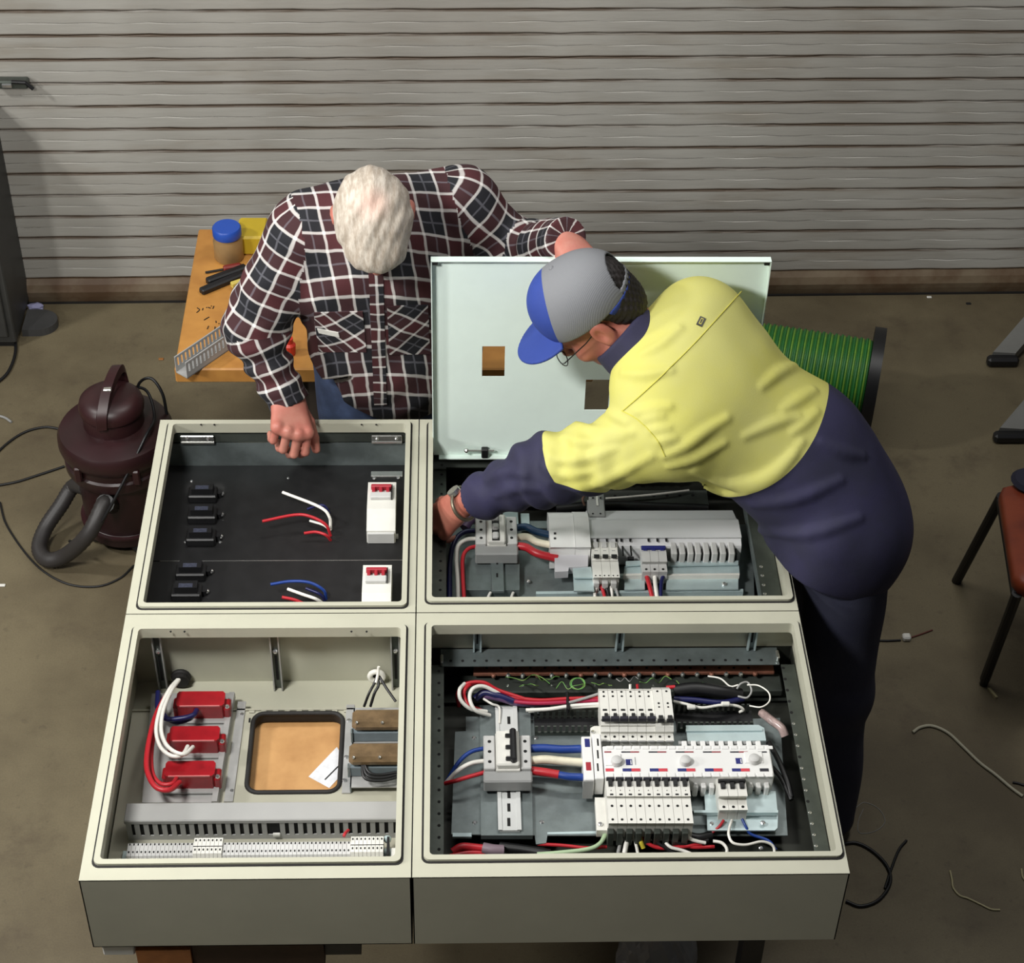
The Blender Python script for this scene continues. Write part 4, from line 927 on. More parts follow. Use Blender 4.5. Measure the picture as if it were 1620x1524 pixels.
# lower-left breaker trio and three-pole breaker
for i in range(3):
    x0 = 936.5+i*13.8
    t, dot, tab = breaker('circuit_breaker', ['left', 'middle', 'right'][i]+' of three joined white breakers below the trunking, back right', 'white breakers below the trunking', x0, x0+13.8,
        [(856, .108), (858, .098), (880, .098), (884, .108), (887, .108), (889, .104), (914, .104), (917, .122)], 0)
    tab(860, 867, .098, m_gplas, 'toggle', .2, .8, .004); tab(879, 883, .100, m_black, 'indicator_window', .2, .85, .004); tab(871, 872, .098, m_mgplas, 'print_line', .3, .7, .0008)
    dot(911, .104, .0018, dx=-.25); dot(911, .104, .0018, dx=.25)
    p = ab(x0+7, 917, .122); MB().box(p[0]-.0065, p[0]+.0065, p[1]-.010, p[1]+.006, ZT-.155, ZT-.124, .001).obj('terminal_clamp', m_gplas, t)
three_pole('grey white three-pole breaker with navy toggles below the trunking', 1016, 1056, [(856, .110), (862, .106), (868, .098), (873, .094), (889, .096), (893, .112), (905, .112), (910, .124)], (868, 872), (901, .112), (856, .108), m_navyp, .096)
us = [
 ('white wire under the left of the three joined breakers', [(944, 928, .14), (941, 940, .145), (943, 960, .15)], .0036, m_whitew),
 ('red wire under the three joined breakers', [(950, 926, .14), (955, 938, .145), (960, 960, .15)], .0042, m_redw),
 ('black wire under the three joined breakers', [(958, 926, .14), (963, 940, .145), (966, 960, .15)], .005, m_blackw),
 ('white wire under the right of the three joined breakers', [(967, 928, .14), (968, 940, .145), (969, 960, .15)], .0036, m_whitew),
 ('grey wire under the right of the three joined breakers', [(974, 928, .14), (976, 936, .145), (978, 944, .15)], .003, m_greyw),
 ('red wire from the navy-toggled breaker', [(1023, 912, .13), (1027, 925, .135), (1036, 962, .15)], .0052, m_redw),
 ('white wire from the navy-toggled breaker', [(1036, 912, .13), (1037, 926, .135), (1042, 962, .15)], .005, m_whitew),
 ('navy wire from the navy-toggled breaker', [(1049, 912, .13), (1046, 926, .135), (1045, 962, .15)], .0046, m_navyw),
 ('left white tail at the near wall beneath the saddle, back right', [(776, 938, .15), (772, 946, .15), (766, 962, .155)], .0036, m_whitew),
 ('right white tail at the near wall beneath the saddle, back right', [(812, 938, .15), (809, 946, .15), (806, 962, .155)], .0036, m_whitew),
 ('white wire lying behind the trunking under the man in yellow', [(958, 789, .16), (1000, 786, .155), (1050, 781, .155), (1090, 776, .16)], .0028, m_whitew),
]
for lab, p, r, m_ in us: wire(lab, p, r, m_)
# things deeper behind the trunking
cb = thing('earth_bar', 'copper bar under the yellow sleeve at the far side of the back right enclosure', 'busbar', (.45, 1.12, ZT-.16))
MB().pbox(940, 744, 1075, 756, .15, .012, .001).obj('bar', m_copper, cb)
for i in range(6): p = ab(985+i*15, 758, .15); MB().lathe((p[0], p[1], ZT-.155), [(.005, 0), (.005, .004), (.003, .006)], 8).obj('screw', m_copper, cb)
hs = thing('perforated_strip', 'dull perforated strip behind the trunking, back right', 'rail', (.45, 1.05, ZT-.172))
MB().pbox(820, 776, 1120, 800, .168, .004, .0005).obj('strip', m_darkgalv, hs)
hm = MB(); holes(hm, [(850+i*20.5, 787-.25*i) for i in range(13)], .168, .0042); tag(hm.obj('strip_hole', m_hole, hs), kind='stuff')
ln = thing('terminal_pair', 'grey two-way terminal block standing behind the trunking', 'terminal block', (.37, .98, ZT-.16))
blockp(ln, 'body', 930, 790, 957, 818, .112, .045, m_mgplas, .002); blockp(ln, 'upper_body', 932, 778, 956, 791, .12, .03, m_mgplas, .002)
for x in (938, 950):
    for y in (788, 813): p = ab(x, y, .112 if y > 800 else .1195); MB().cyl((p[0], p[1], p[2]-.001), (p[0], p[1], p[2]+.0008), .0024, 8).obj('terminal_hole', m_hole, ln)
MB().pbox(942.5, 770, 945.5, 800, .1105, .002, 0).obj('print_line', m_wplas, ln)
wire('thick black loom behind the trunking, back right', [(880, 806, .165), (960, 800, .162), (1040, 803, .162), (1120, 806, .165)], .012, m_blackw)
wire('brown wire tail by the grey two-way terminal block', [(925, 800, .14), (922, 790, .13), (927, 780, .13)], .003, M('brown_wire', (92, 64, 50), .5))

# ------------------------------------------------------------------ hinged inner door standing open in the back right enclosure
Yd = 1.243
q = aty(683, 408, Yd); X0 = q[0]; Z1 = q[2]; X1 = aty(1218, 408, Yd)[0]; Z0 = aty(693, 720, Yd)[2]
dr_ = thing('inner_door', 'open white inner door standing up between the two men', 'panel', ((X0+X1)/2, Yd, Z0))
c1 = [aty(763, 548, Yd), aty(798, 596, Yd)]; c2 = [aty(927, 601, Yd), aty(962, 649, Yd)]
xs = sorted([X0, c1[0][0], c1[1][0], c2[0][0], c2[1][0], X1]); zs = sorted([Z0, c1[1][2], c1[0][2], c2[1][2], c2[0][2], Z1])
mb = MB(); T = .002
nx, nz = len(xs), len(zs); hid = {}
def inhole(i, k):
    xm, zm = (xs[i]+xs[i+1])/2, (zs[k]+zs[k+1])/2
    return any(a[0] < xm < b[0] and b[2] < zm < a[2] for a, b in (c1, c2))
vs, fs = [], []
for s_ in (0, 1):
    for i in range(nx):
        for k in range(nz): vs.append((xs[i], Yd + T*s_, zs[k]))
I = lambda s_, i, k: s_*nx*nz+i*nz+k
for i in range(nx-1):
    for k in range(nz-1):
        if inhole(i, k): continue
        fs.append((I(0, i, k), I(0, i+1, k), I(0, i+1, k+1), I(0, i, k+1))); fs.append((I(1, i, k), I(1, i, k+1), I(1, i+1, k+1), I(1, i+1, k)))
        for di, dk, a, b in ((-1, 0, (i, k), (i, k+1)), (1, 0, (i+1, k), (i+1, k+1)), (0, -1, (i, k), (i+1, k)), (0, 1, (i, k+1), (i+1, k+1))):
            ii, kk = i+di, k+dk
            if not (0 <= ii < nx-1 and 0 <= kk < nz-1) or inhole(ii, kk): fs.append((I(0, *a), I(0, *b), I(1, *b), I(1, *a)))
mb.add(vs, fs); mb.obj('face_sheet', m_white, dr_)
MB().box(X0-.002, X1+.002, Yd-.016, Yd+.002, Z1, Z1+.002).obj('top_flange', m_white, dr_)
MB().box(X0-.002, X0, Yd-.016, Yd+.002, Z0+.02, Z1+.001).obj('side_flange', m_white, dr_)
MB().box(X1, X1+.002, Yd-.016, Yd+.002, Z0+.02, Z1+.001).obj('side_flange', m_white, dr_)
MB().box(X0+.012, X1-.012, Yd-.014, Yd+.002, Z0-.002, Z0).obj('bottom_flange', m_white, dr_)
for xx in (X0+.001, X1-.013): MB().box(xx, xx+.012, Yd-.014, Yd-.001, Z1-.010, Z1-.001, .001).obj('corner_pad', m_black, dr_)
p = aty(767, 714, Yd-.008)
MB().box(p[0]-.008, p[0]+.008, p[1]-.008, p[1]+.006, p[2]-.016, p[2]+.010, .002).obj('latch_block', m_black, dr_)
a, c = aty(738, 713, Yd-.01), aty(782, 713, Yd-.01); MB().cyl(a, c, .0026, 8).obj('latch_bolt', m_chrome, dr_)
MB().sphere(a, .006, 6).obj('bolt_head', m_chrome, dr_)

# ------------------------------------------------------------------ bench that carries the enclosures
m_timber = M('orange_timber', (168, 104, 52), .6, var=.3, vscale=14, bump=.2, bscale=80)
m_ply = M('tan_board', (196, 150, 96), .6, var=.16, c2=(172, 126, 76), vscale=9, bump=.1, bscale=200)
m_steel = M('bench_steel', (70, 70, 72), .5, .5, var=.3)
bd = thing('work_table', 'timber-topped table on steel legs carrying the four enclosures', 'table', (.05, .6, 0))
MB().box(-.56, .0, .10, 1.25, ZB-.016, ZB-.0005, .002).obj('board', m_ply, bd)
MB().box(-.522, -.42, .004, 1.25, ZB-.085, ZB-.017).obj('beam_end', m_timber, bd)
MB().box(-.418, -.17, .012, .05, ZB-.09, ZB-.0005).obj('cross_beam', M('dark_timber', (74, 52, 38), .7, var=.3), bd)
MB().box(-.168, -.10, .02, .06, ZB-.06, ZB-.0005).obj('cross_beam', m_steel, bd)
for x in (.15, .70): MB().box(x-.035, x+.035, .10, 1.24, ZB-.09, ZB-.017 if x < 0 else ZB-.0005).obj('beam', m_timber if x < 0 else m_steel, bd)
p = at(190, 1502, ZB-.05)
MB().box(-.584, -.524, .004, .05, ZB-.032, ZB-.0005, .003).obj('metal_bracket', m_rail2, bd)
for x in (-.5, .70):
    for y in (.22, 1.1): MB().box(x-.022, x+.022, y-.022, y+.022, 0, ZB-.09).obj('leg', m_steel, bd)
for y in (.22, 1.1): MB().box(-.5, .7, y-.015, y+.015, .16, .19).obj('stretcher', m_steel, bd)
# crumpled clear plastic bag on the floor under the table
m_bag = M('clear_film', (205, 205, 205), .15, var=.2, alpha=.55)
bm = bmesh.new(); bmesh.ops.create_icosphere(bm, subdivisions=4, radius=1)
rs = np.random.RandomState(4)
dirs = rs.normal(size=(26, 3)); ph = rs.uniform(0, 6, 26)
for v in bm.verts:
    c_ = np.array(v.co); k = 1+.16*sum(abs(math.sin(3*(c_@dirs[j])+ph[j]))-.6 for j in range(26))/5
    v.co = Vector((c_[0]*.085*k, c_[1]*.10*k, max(-.04, c_[2]*.07*k)))
me = bpy.data.meshes.new('plastic_bag'); bm.to_mesh(me); bm.free(); me.materials.append(m_bag)
o = bpy.data.objects.new('plastic_bag', me); link(o); q = at(1042, 1510, .06); o.location = (q[0], q[1], .041)
tag(o, 'crumpled clear plastic bag on the floor under the front of the table', 'bag')

# ------------------------------------------------------------------ workbench behind, with what lies on it
HB = .70
xl = at(320, 362, HB); xr = at(918, 352, HB); nf = at(300, 584, HB)
m_bench = M('worn_orange_board', (190, 136, 66), .55, var=.3, c2=(160, 108, 50), vscale=5, bump=.15, bscale=60)
wb = thing('workbench', 'worn orange timber workbench behind the older man', 'workbench', ((xl[0]+xr[0])/2, 2., 0))
MB().box(xl[0]-.01, xr[0], nf[1], xl[1], HB-.045, HB, .004).obj('top', m_bench, wb)
for x in (xl[0]+.25, xr[0]-.06):
    for y in (nf[1]+.10, xl[1]-.06): MB().box(x-.035, x+.035, y-.035, y+.035, 0, HB-.045).obj('leg', m_steel, wb)
MB().box(xl[0]+.25, xr[0]-.06, nf[1]+.09, nf[1]+.11, .2, HB-.1).obj('front_panel', M('bench_panel', (52, 44, 36), .7), wb)
mbk = MB()
rs = np.random.RandomState(2)
for i in range(16):
    q = at(308+rs.uniform(0, 60), (490 if i < 8 else 512)+rs.uniform(-6, 6), HB)
    mbk.tube([(q[0], q[1], HB+.0004), (q[0]+rs.uniform(-.012, .012), q[1]+rs.uniform(-.014, .014), HB+.0004)], .0016, 5)
tag(mbk.obj('pen_marks', m_black, wb), kind='stuff')
# jar with blue lid
q = at(363, 408, HB)
j = thing('jar', 'cloudy plastic jar with a blue screw lid on the workbench', 'jar', (q[0], q[1], HB))
MB().lathe(q, [(.036, 0), (.040, .006), (.040, .060), (.034, .070), (.034, .076)], 24).obj('body', M('cloudy_plastic', (150, 120, 80), .3, var=.2), j, smooth=40)
MB().lathe(q, [(.038, .074), (.039, .077), (.039, .098), (.036, .102), (.0, .1025)], 24).obj('lid', M('blue_lid', (36, 78, 172), .4, var=.1), j, smooth=40)
# black folding tool case and yellow handled bits
def along(p, c, hw, z0, z1, b=.003):       # box lying along a floor-plan line
    p, c = np.array(p[:2]), np.array(c[:2]); L = np.linalg.norm(c-p); u = (c-p)/L
    mb = MB().box(0, L, -hw, hw, z0, z1, b); mb.v = [(p[0]+v[0]*u[0]-v[1]*u[1], p[1]+v[0]*u[1]+v[1]*u[0], v[2]) for v in mb.v]; return mb
a, c = at(318, 466, HB), at(385, 438, HB)
t = thing('pliers', 'black-handled pliers lying on the workbench beside the plaid elbow', 'tool', ((a[0]+c[0])/2, (a[1]+c[1])/2, HB))
along(a, c, .011, HB, HB+.018, .004).obj('handle', m_black, t)
a2, c2 = at(328, 451, HB), at(390, 428, HB); along(a2, c2, .011, HB, HB+.02, .004).obj('handle', m_black, t)
a3, c3 = at(366, 452, HB+.015), at(384, 446, HB+.015); along(a3, c3, .007, HB+.008, HB+.024, .002).obj('yellow_grip', M('yellow_grip', (206, 186, 90), .5), t)
a, c = at(325, 434, HB), at(382, 424, HB)
t = thing('screwdriver', 'thin red-handled screwdriver behind the black pliers', 'tool', ((a[0]+c[0])/2, (a[1]+c[1])/2, HB))
along(a, (a+c)/2, .003, HB+.003, HB+.008, .001).obj('shaft', m_black, t); along((a+c)/2, c, .008, HB, HB+.016, .004).obj('handle', M('dull_red_handle', (120, 40, 34), .4), t)
q = at(396, 388, HB)
o = MB().box(q[0]-.03, q[0]+.05, q[1]-.05, q[1]+.05, HB, HB+.06, .006).obj('yellow_case', M('yellow_plastic', (196, 168, 40), .5), None, q); tag(o, 'yellow plastic case on the workbench right of the blue-lidded jar', 'case')
q = at(459, 560, HB)
o = MB().lathe((q[0], q[1], HB), [(.014, 0), (.016, .03), (.010, .036), (.010, .05)], 14).obj('red_cap_bottle', M('bright_red_cap', (196, 50, 34), .4), None, (q[0], q[1], HB)); tag(o, 'small bright red bottle on the workbench glimpsed under the plaid arm', 'bottle')
# offcut of slotted duct overhanging the bench corner: two combs and a base
a, c = at(287, 590, HB+.01), at(372, 532, HB+.01)
t = thing('duct_offcut', 'grey slotted duct offcut overhanging the near left corner of the workbench', 'cable duct', (a[0], a[1], HB+.001))
u = (c-a)[:2]; L = np.linalg.norm(u)*1.25; u = u/np.linalg.norm(u)
def rot(mb, z0=0): mb.v = [(a[0]+v[0]*u[0]-v[1]*u[1], a[1]+v[0]*u[1]+v[1]*u[0], v[2]+HB+.001) for v in mb.v]; return mb
rot(MB().box(0, L, -.020, .020, 0, .003)).obj('base', m_duct, t)
for sy in (-.020, .018):
    rot(MB().box(0, L, sy, sy+.002, 0, .018)).obj('side_foot', m_duct, t)
    rot(MB().box(0, L, sy-.0005, sy+.0025, .044, .050)).obj('side_rim', m_duct, t)
    n_ = int(L/.0135)
    for i in range(n_): rot(MB().box(i*.0135, i*.0135+.0075, sy, sy+.002, .017, .045)).obj('slot_tooth', m_duct, t)

# ------------------------------------------------------------------ vacuum cleaner
VX, VY = -.835, 1.86
m_maroon = M('maroon_plastic', (46, 21, 24), .38, var=.3, vscale=7, c2=(37, 19, 19))
m_maroon2 = M('maroon_lid_plastic', (52, 25, 27), .42, var=.25, vscale=7)
m_hose = M('grey_black_hose', (50, 47, 46), .5, var=.15)
vc = thing('vacuum_cleaner', 'maroon drum vacuum cleaner with a black hose, left of the enclosures', 'vacuum cleaner', (VX, VY, 0))
V = (VX, VY, 0)
MB().lathe(V, [(.112, .03), (.120, .035), (.124, .06), (.124, .07), (.117, .075), (.120, .235), (.126, .25)], 40).obj('drum', m_maroon, vc, smooth=35)
MB().lathe(V, [(.129, .066), (.129, .074)], 40).obj('drum_band', m_maroon2, vc)
MB().lathe(V, [(.126, .245), (.142, .252), (.146, .262), (.146, .284), (.140, .289), (.142, .312), (.152, .322), (.156, .338), (.155, .362), (.148, .374), (.112, .388), (.088, .393)], 48).obj('motor_housing', m_maroon, vc, smooth=35)
MB().lathe(V, [(.082, .39), (.080, .432), (.077, .437)], 44).obj('motor_neck', m_maroon, vc, smooth=35)
MB().lathe(V, [(.077, .435), (.086, .438), (.088, .450), (.083, .468), (.066, .482), (.035, .489), (0, .490)], 44).obj('motor_cap', m_maroon2, vc, smooth=35)
# carrying handle: arch over the cap, running away from the camera
hp = smooth_path([(VX-.014, VY-.088, .440), (VX-.010, VY-.080, .478), (VX+.0, VY-.030, .517), (VX+.012, VY+.030, .530), (VX+.02, VY+.070, .515), (VX+.024, VY+.084, .45)], 8)
mb = MB(); n_ = len(hp)
vs, fs = [], []
for i, p in enumerate(hp):
    tn = hp[min(i+1, n_-1)]-hp[max(i-1, 0)]; tn /= np.linalg.norm(tn); sd = np.array([1., .12, 0]); sd /= np.linalg.norm(sd); up = np.cross(sd, tn); hw = .016; ht = .011
    vs += [p+sd*hw-up*ht, p-sd*hw-up*ht, p-sd*hw*.8+up*ht, p+sd*hw*.8+up*ht]
for i in range(n_-1):
    for k in range(4): fs.append((i*4+k, i*4+(k+1) % 4, (i+1)*4+(k+1) % 4, (i+1)*4+k))
fs += [(0, 3, 2, 1), ((n_-1)*4, (n_-1)*4+1, (n_-1)*4+2, (n_-1)*4+3)]
hd = mb.add(vs, fs).obj('handle', m_maroon2, vc, smooth=40)
MB().box(VX-.008, VX+.014, VY-.038, VY-.020, .520, .530, .002).obj('switch', m_chrome, hd)
for an in (-2.2, -1.1, .3, 1.6, 2.9):
    x, y = VX+.150*math.cos(an), VY+.150*math.sin(an)
    MB().box(x-.010, x+.010, y-.010, y+.010, .285, .335, .004).obj('clip', m_maroon2, vc)
MB().box(VX-.045, VX-.02, VY-.135, VY-.112, .205, .22, .004).obj('badge', m_chrome, vc)
for an in (-1.2, -2.6, .5, 2.0):
    x, y = VX+.10*math.cos(an), VY+.10*math.sin(an); MB().sphere((x, y, .022), .022, 6).obj('caster', m_black, vc)
# hose inlet and hose
a = aty(165, 795, VY-.11)
hpts = smooth_path([(VX-.02, VY-.10, .175), aty(166, 795, VY-.14), aty(140, 845, VY-.20)[:3], at(105, 878, .06), at(76, 886, .03), at(62, 868, .03), at(72, 836, .05), at(96, 800, .09), at(116, 770, .13), (VX-.10, VY-.02, .17)], 12)
rr = [.021+.0016*(i % 2) for i in range(len(hpts))]
MB().tube(hpts, rr, 12).obj('hose', m_hose, vc, smooth=60)
MB().cyl((VX-.015, VY-.095, .175), aty(166, 797, VY-.15), .026, 14).obj('hose_connector', m_black, vc)
MB().tube(smooth_path([(VX+.03, VY+.09, .44), (VX+.085, VY+.07, .44), (VX+.11, VY+.0, .405), (VX+.095, VY-.085, .405), (VX+.03, VY-.16, .30), (VX-.03, VY-.19, .20), (VX-.09, VY-.19, .12), (VX-.14, VY-.14, .08)], 8), .0042, 8).obj('power_cord', m_blackw, vc, smooth=60)
MB().tube(smooth_path([(VX+.05, VY+.07, .40), (VX+.065, VY+.085, .455), (VX+.10, VY+.08, .475), (VX+.128, VY+.06, .44), (VX+.135, VY+.05, .375)], 8), .0042, 8).obj('cord_loop', m_blackw, vc, smooth=60)
def floorwire(label, pts, r, mat, name='floor_wire', cat='wire'):
    P = smooth_path([at(x, y, r) for x, y in pts], 8); o = MB().tube(P, r, 8).obj(name, mat, None, P[0], 60); return tag(o, label, cat)
floorwire('black cord looping left from behind the vacuum cleaner', [(100, 680), (70, 676), (35, 686), (0, 712), (-30, 750), (-20, 768), (20, 764), (60, 752), (102, 738)], .0038, m_blackw, 'extension_lead', 'cord')
floorwire('thin dark cord curving round in front of the vacuum cleaner', [(0, 795), (10, 830), (40, 875), (70, 905), (110, 925), (155, 928), (190, 915), (212, 895)], .003, m_blackw, 'extension_lead', 'cord')
floorwire('grey cable end on the floor at the far left edge', [(-20, 655), (5, 660), (18, 668)], .004, m_greyw)

# ------------------------------------------------------------------ steel column and dark pedestal at left
m_post = M('dark_painted_steel', (62, 62, 60), .55, var=.3, vscale=6)
pc = at(51, 468, 0)
cl = thing('steel_locker', 'low dark grey steel locker against the left end of the roller door', 'locker', (pc[0]-.2, pc[1]-.14, 0))
yq = pc[1]-.03
MB().box(pc[0]-.40, pc[0], yq-.25, yq, .02, .72, .004).obj('body', m_post, cl)
MB().box(pc[0]-.40, pc[0]+.004, yq-.254, yq+.002, .72, .74, .003).obj('top_sheet', m_post, cl)
MB().box(pc[0]-.38, pc[0]-.02, yq-.262, yq-.2505, .05, .70, .003).obj('door', m_post, cl)
MB().box(pc[0]-.39, pc[0]-.01, yq-.24, yq-.01, 0, .02).obj('plinth', m_black, cl)
pd_ = at(62, 512, .01)
xe = pc[0]+.006
o = MB().prism([(xe, pd_[1]-.055), (pd_[0]+.0, pd_[1]-.055)] + [(pd_[0]+.06*math.sin(a), pd_[1]-.055*math.cos(a)) for a in np.linspace(.2, PI-.2, 12)] + [(pd_[0], pd_[1]+.055), (xe, pd_[1]+.055)], 'z', 0, .026).obj('foot_plate', M('pedestal_grey', (70, 70, 70), .6, var=.2), None, (pd_[0], pd_[1], 0))
tag(o, 'dark round-ended foot plate on the floor against the low steel locker', 'base plate')
floorwire('dark cable hanging in a curve at the left edge below the low steel locker', [(-10, 610), (12, 590), (24, 560), (24, 530)], .005, m_blackw, 'hanging_cable', 'cable')
q = at(56, 476, .0); rs = np.random.RandomState(8)
bm = bmesh.new(); bmesh.ops.create_icosphere(bm, subdivisions=2, radius=1)
for v in bm.verts: v.co = Vector((v.co.x*.026, v.co.y*.018, v.co.z*.012))*(1+rs.uniform(-.25, .3))
me = bpy.data.meshes.new('crumpled_paper'); bm.to_mesh(me); bm.free(); me.materials.append(M('pale_blue_paper', (150, 150, 185), .7))
o = bpy.data.objects.new('crumpled_paper', me); link(o); o.location = (q[0]+.01, q[1]-.03+.0, .026); o.location = (at(58, 475, .026)[0], at(58, 475, .026)[1]-.02, .026-.012)
tag(o, 'small crumpled pale blue scrap on the floor at the foot of the low steel locker', 'scrap')

# ------------------------------------------------------------------ cable drum
Yc = 2.06
q0, q1 = aty(1400, 517, Yc), aty(1352, 690, Yc)
RD = .165
cx, cy = at(1377, 604, RD)[0], at(1377, 604, RD)[1]
ax = np.array([-.96, .25, 0]); ax /= np.linalg.norm(ax)
sd = np.cross([0, 0, 1.], ax); M3 = np.array([sd, np.array([0, 0, 1.]), ax]).T
M3 = np.array([np.cross(ax, [0, 0, 1.]), [0, 0, 1.], ax]).T
dm = thing('cable_drum', 'black flanged drum wound with green and yellow wire behind the man in yellow', 'cable drum', (cx, cy, 0))
cz = np.array([cx, cy, RD])
MB().lathe(cz, [(RD, -.022), (RD, .012)], 48, M3).obj('flange', m_black, dm, smooth=40)
MB().lathe(cz+ax*.45, [(RD, -.012), (RD, .012)], 48, M3).obj('flange', m_black, dm, smooth=40)
MB().lathe(cz, [(.03, .012), (.03, .44)], 20, M3).obj('hub', m_black, dm)
mg1 = M('drum_green_wire', (40, 116, 50), .45, var=.2, vscale=30); mg2 = M('drum_yellow_green_wire', (120, 168, 60), .45, var=.2, vscale=30)
for tone, mt in ((0, mg1), (1, mg2)):
    mbw = MB()
    for i in range(69):
        if (i % 3 == 1) != bool(tone): continue
        c_ = cz+ax*(.016+i*.0062); r_ = .118+.003*((i*7) % 3)
        mbw.tube([c_ + r_*(math.cos(a)*M3[:, 0]+math.sin(a)*M3[:, 1]) for a in np.linspace(0, 2*PI, 36, endpoint=False)], .0042, 6, closed=True)
    tag(mbw.obj('wound_wire', mt, dm, smooth=60), kind='stuff')

# ------------------------------------------------------------------ stool at right
m_vinyl = M('orange_brown_vinyl', (150, 66, 34), .45, var=.25, c2=(110, 42, 24), vscale=5)
sc = thing('stool', 'orange-brown vinyl topped stool with black steel legs at the right edge', 'stool', (1.66, 1.35, 0))
hz = .45
A = at(1582, 762, hz); B = at(1614, 962, hz)
x0_ = A[0]; ang = math.atan2(A[1]-B[1], A[0]-B[0])   # left edge of the seat
u = np.array([math.cos(ang), math.sin(ang)]); n2 = np.array([u[1], -u[0]])     # n2 points right
L = .36; Wd = .36
def seatp(s, t): p = A[:2] - u*s*L*1.06 + n2*t*Wd; return p
poly = []
for s, t in ((.0, .10), (.03, .03), (.10, 0), (.9, 0), (.97, .03), (1, .1), (1, .9), (.97, .97), (.9, 1), (.1, 1), (.03, .97), (0, .9)): poly.append(tuple(seatp(s, t)))
mb = MB(); n_ = len(poly); c_ = np.mean(poly, axis=0)
lay = [(1., hz-.045), (1.015, hz-.03), (1.01, hz-.012), (.96, hz), (.5, hz+.006)]
vs = []
for k, z in lay: vs += [(c_[0]+(p[0]-c_[0])*k, c_[1]+(p[1]-c_[1])*k, z) for p in poly]
fs = [tuple(range(n_))] + [(i*n_+j, i*n_+(j+1) % n_, (i+1)*n_+(j+1) % n_, (i+1)*n_+j) for i in range(len(lay)-1) for j in range(n_)] + [tuple(range((len(lay)-1)*n_, len(lay)*n_))]
mb.add(vs, fs).obj('seat', m_vinyl, sc, smooth=50)
def leg(s, t, fx, fy, foot=False):
    p = seatp(s, t); f = np.array(at(fx, fy, 0)) if fx else None
    return p, f
p, f = leg(.03, .03, 1513, 920); MB().cyl((p[0], p[1], hz-.04), (f[0], f[1], 0), .0135, 12).obj('leg', m_black, sc)
p2, f2 = leg(.97, .03, 1556, 1083); MB().cyl((p2[0], p2[1], hz-.04), (f2[0], f2[1], .02), .0135, 12).obj('leg', m_black, sc)
MB().cyl((f2[0], f2[1], 0), (f2[0]*.97+p2[0]*.03, f2[1]*.97+p2[1]*.03, .03), .011, 10).obj('foot_cap', m_black, sc)
q = at(1572, 1098, .004); MB().prism([(q[0]-.012, q[1]+.02), (q[0]-.004, q[1]+.02), (q[0]+.008, q[1]-.012), (q[0]+.002, q[1]-.014)], 'z', .0, .006).obj('worn_foot_pad', M('pale_foot_pad', (170, 160, 120), .6), sc)
MB().cyl((p[0], p[1], hz-.05), (p2[0], p2[1], hz-.05), .0135, 12).obj('side_rail', m_black, sc)
for s, t, k in ((.03, .97, f+np.array([.55, 0, 0])), (.97, .97, f2+np.array([.55, 0, 0]))):
    p_ = seatp(s, t); MB().cyl((p_[0], p_[1], hz-.04), (k[0], k[1], 0), .0135, 12).obj('leg', m_black, sc)
q = at(1618, 760, hz+.012)
o = MB().lathe((q[0]+.02, q[1], hz+.004), [(.045, 0), (.05, .006), (.04, .016), (.0, .02)], 18).obj('knit_cap', M('dark_navy_cloth', (34, 34, 52), .8), None, (q[0]+.02, q[1], hz)); tag(o, 'small dark navy cloth bundle lying on the orange-brown stool', 'cloth')

# ------------------------------------------------------------------ splayed stand legs, upper right
st = thing('equipment_stand', 'grey stand with splayed tapered legs and black tips, upper right edge', 'stand', (2.05, 2.55, 0))
for ex, ey in ((1558, 572), (1568, 692)):
    e = at(ex, ey, 0)
    lo4 = [(e[0]+.012, e[1]-.005), (e[0]+.088, e[1]-.012), (e[0]+.40, e[1]+.31), (e[0]+.36, e[1]+.36)]
    vs = [(x, y, z) for (x, y), z in zip(lo4, (.012, .012, .13, .13))]+[(x+.006*(i in (0, 3)), y, z) for i, ((x, y), z) in enumerate(zip(lo4, (.042, .042, .18, .18)))]
    MB().add(vs, [(0, 3, 2, 1), (4, 5, 6, 7), (0, 1, 5, 4), (1, 2, 6, 5), (2, 3, 7, 6), (3, 0, 4, 7)]).obj('leg', M('stand_grey', (112, 112, 108), .45, .1), st)
    MB().box(e[0], e[0]+.10, e[1]-.035, e[1]-.002, 0, .034, .008).obj('rubber_tip', m_black, st)
MB().cyl((2.18, 2.62, .05), (2.18, 2.62, .6), .04, 16).obj('pillar', m_post, st)

# ------------------------------------------------------------------ scraps on the floor
floorwire('white cable offcut curving across the floor, front right', [(1444, 1159), (1456, 1151), (1475, 1149), (1500, 1160), (1525, 1183), (1550, 1207), (1575, 1226), (1600, 1247), (1618, 1260)], .0042, M('grubby_white_cable', (176, 172, 150), .5), 'cable_offcut')
floorwire('black cable end beside the white cable offcut at the right edge', [(1602, 1238), (1612, 1240), (1630, 1246)], .003, m_blackw, 'cable_offcut')
floorwire('thin pale wire offcut bent at the lower right floor', [(1503, 1378), (1506, 1392), (1508, 1405), (1518, 1417), (1532, 1422), (1553, 1432), (1568, 1439), (1582, 1440)], .0024, M('pale_wire', (176, 168, 130), .5), 'wire_offcut')
floorwire('thin pale wire offcut at the lower right edge', [(1616, 1375), (1618, 1388), (1624, 1396)], .0024, M('pale_wire_b', (176, 168, 130), .5), 'wire_offcut')
floorwire('black flex looped on the floor beside the front right corner', [(1330, 1336), (1355, 1334), (1382, 1348), (1404, 1372), (1408, 1398), (1390, 1424), (1362, 1434), (1338, 1426)], .0042, m_blackw, 'extension_lead', 'cord')
floorwire('black flex strand crossing the loop beside the front right corner', [(1400, 1406), (1410, 1375), (1422, 1345), (1434, 1330)], .0034, m_blackw, 'extension_lead', 'cord')
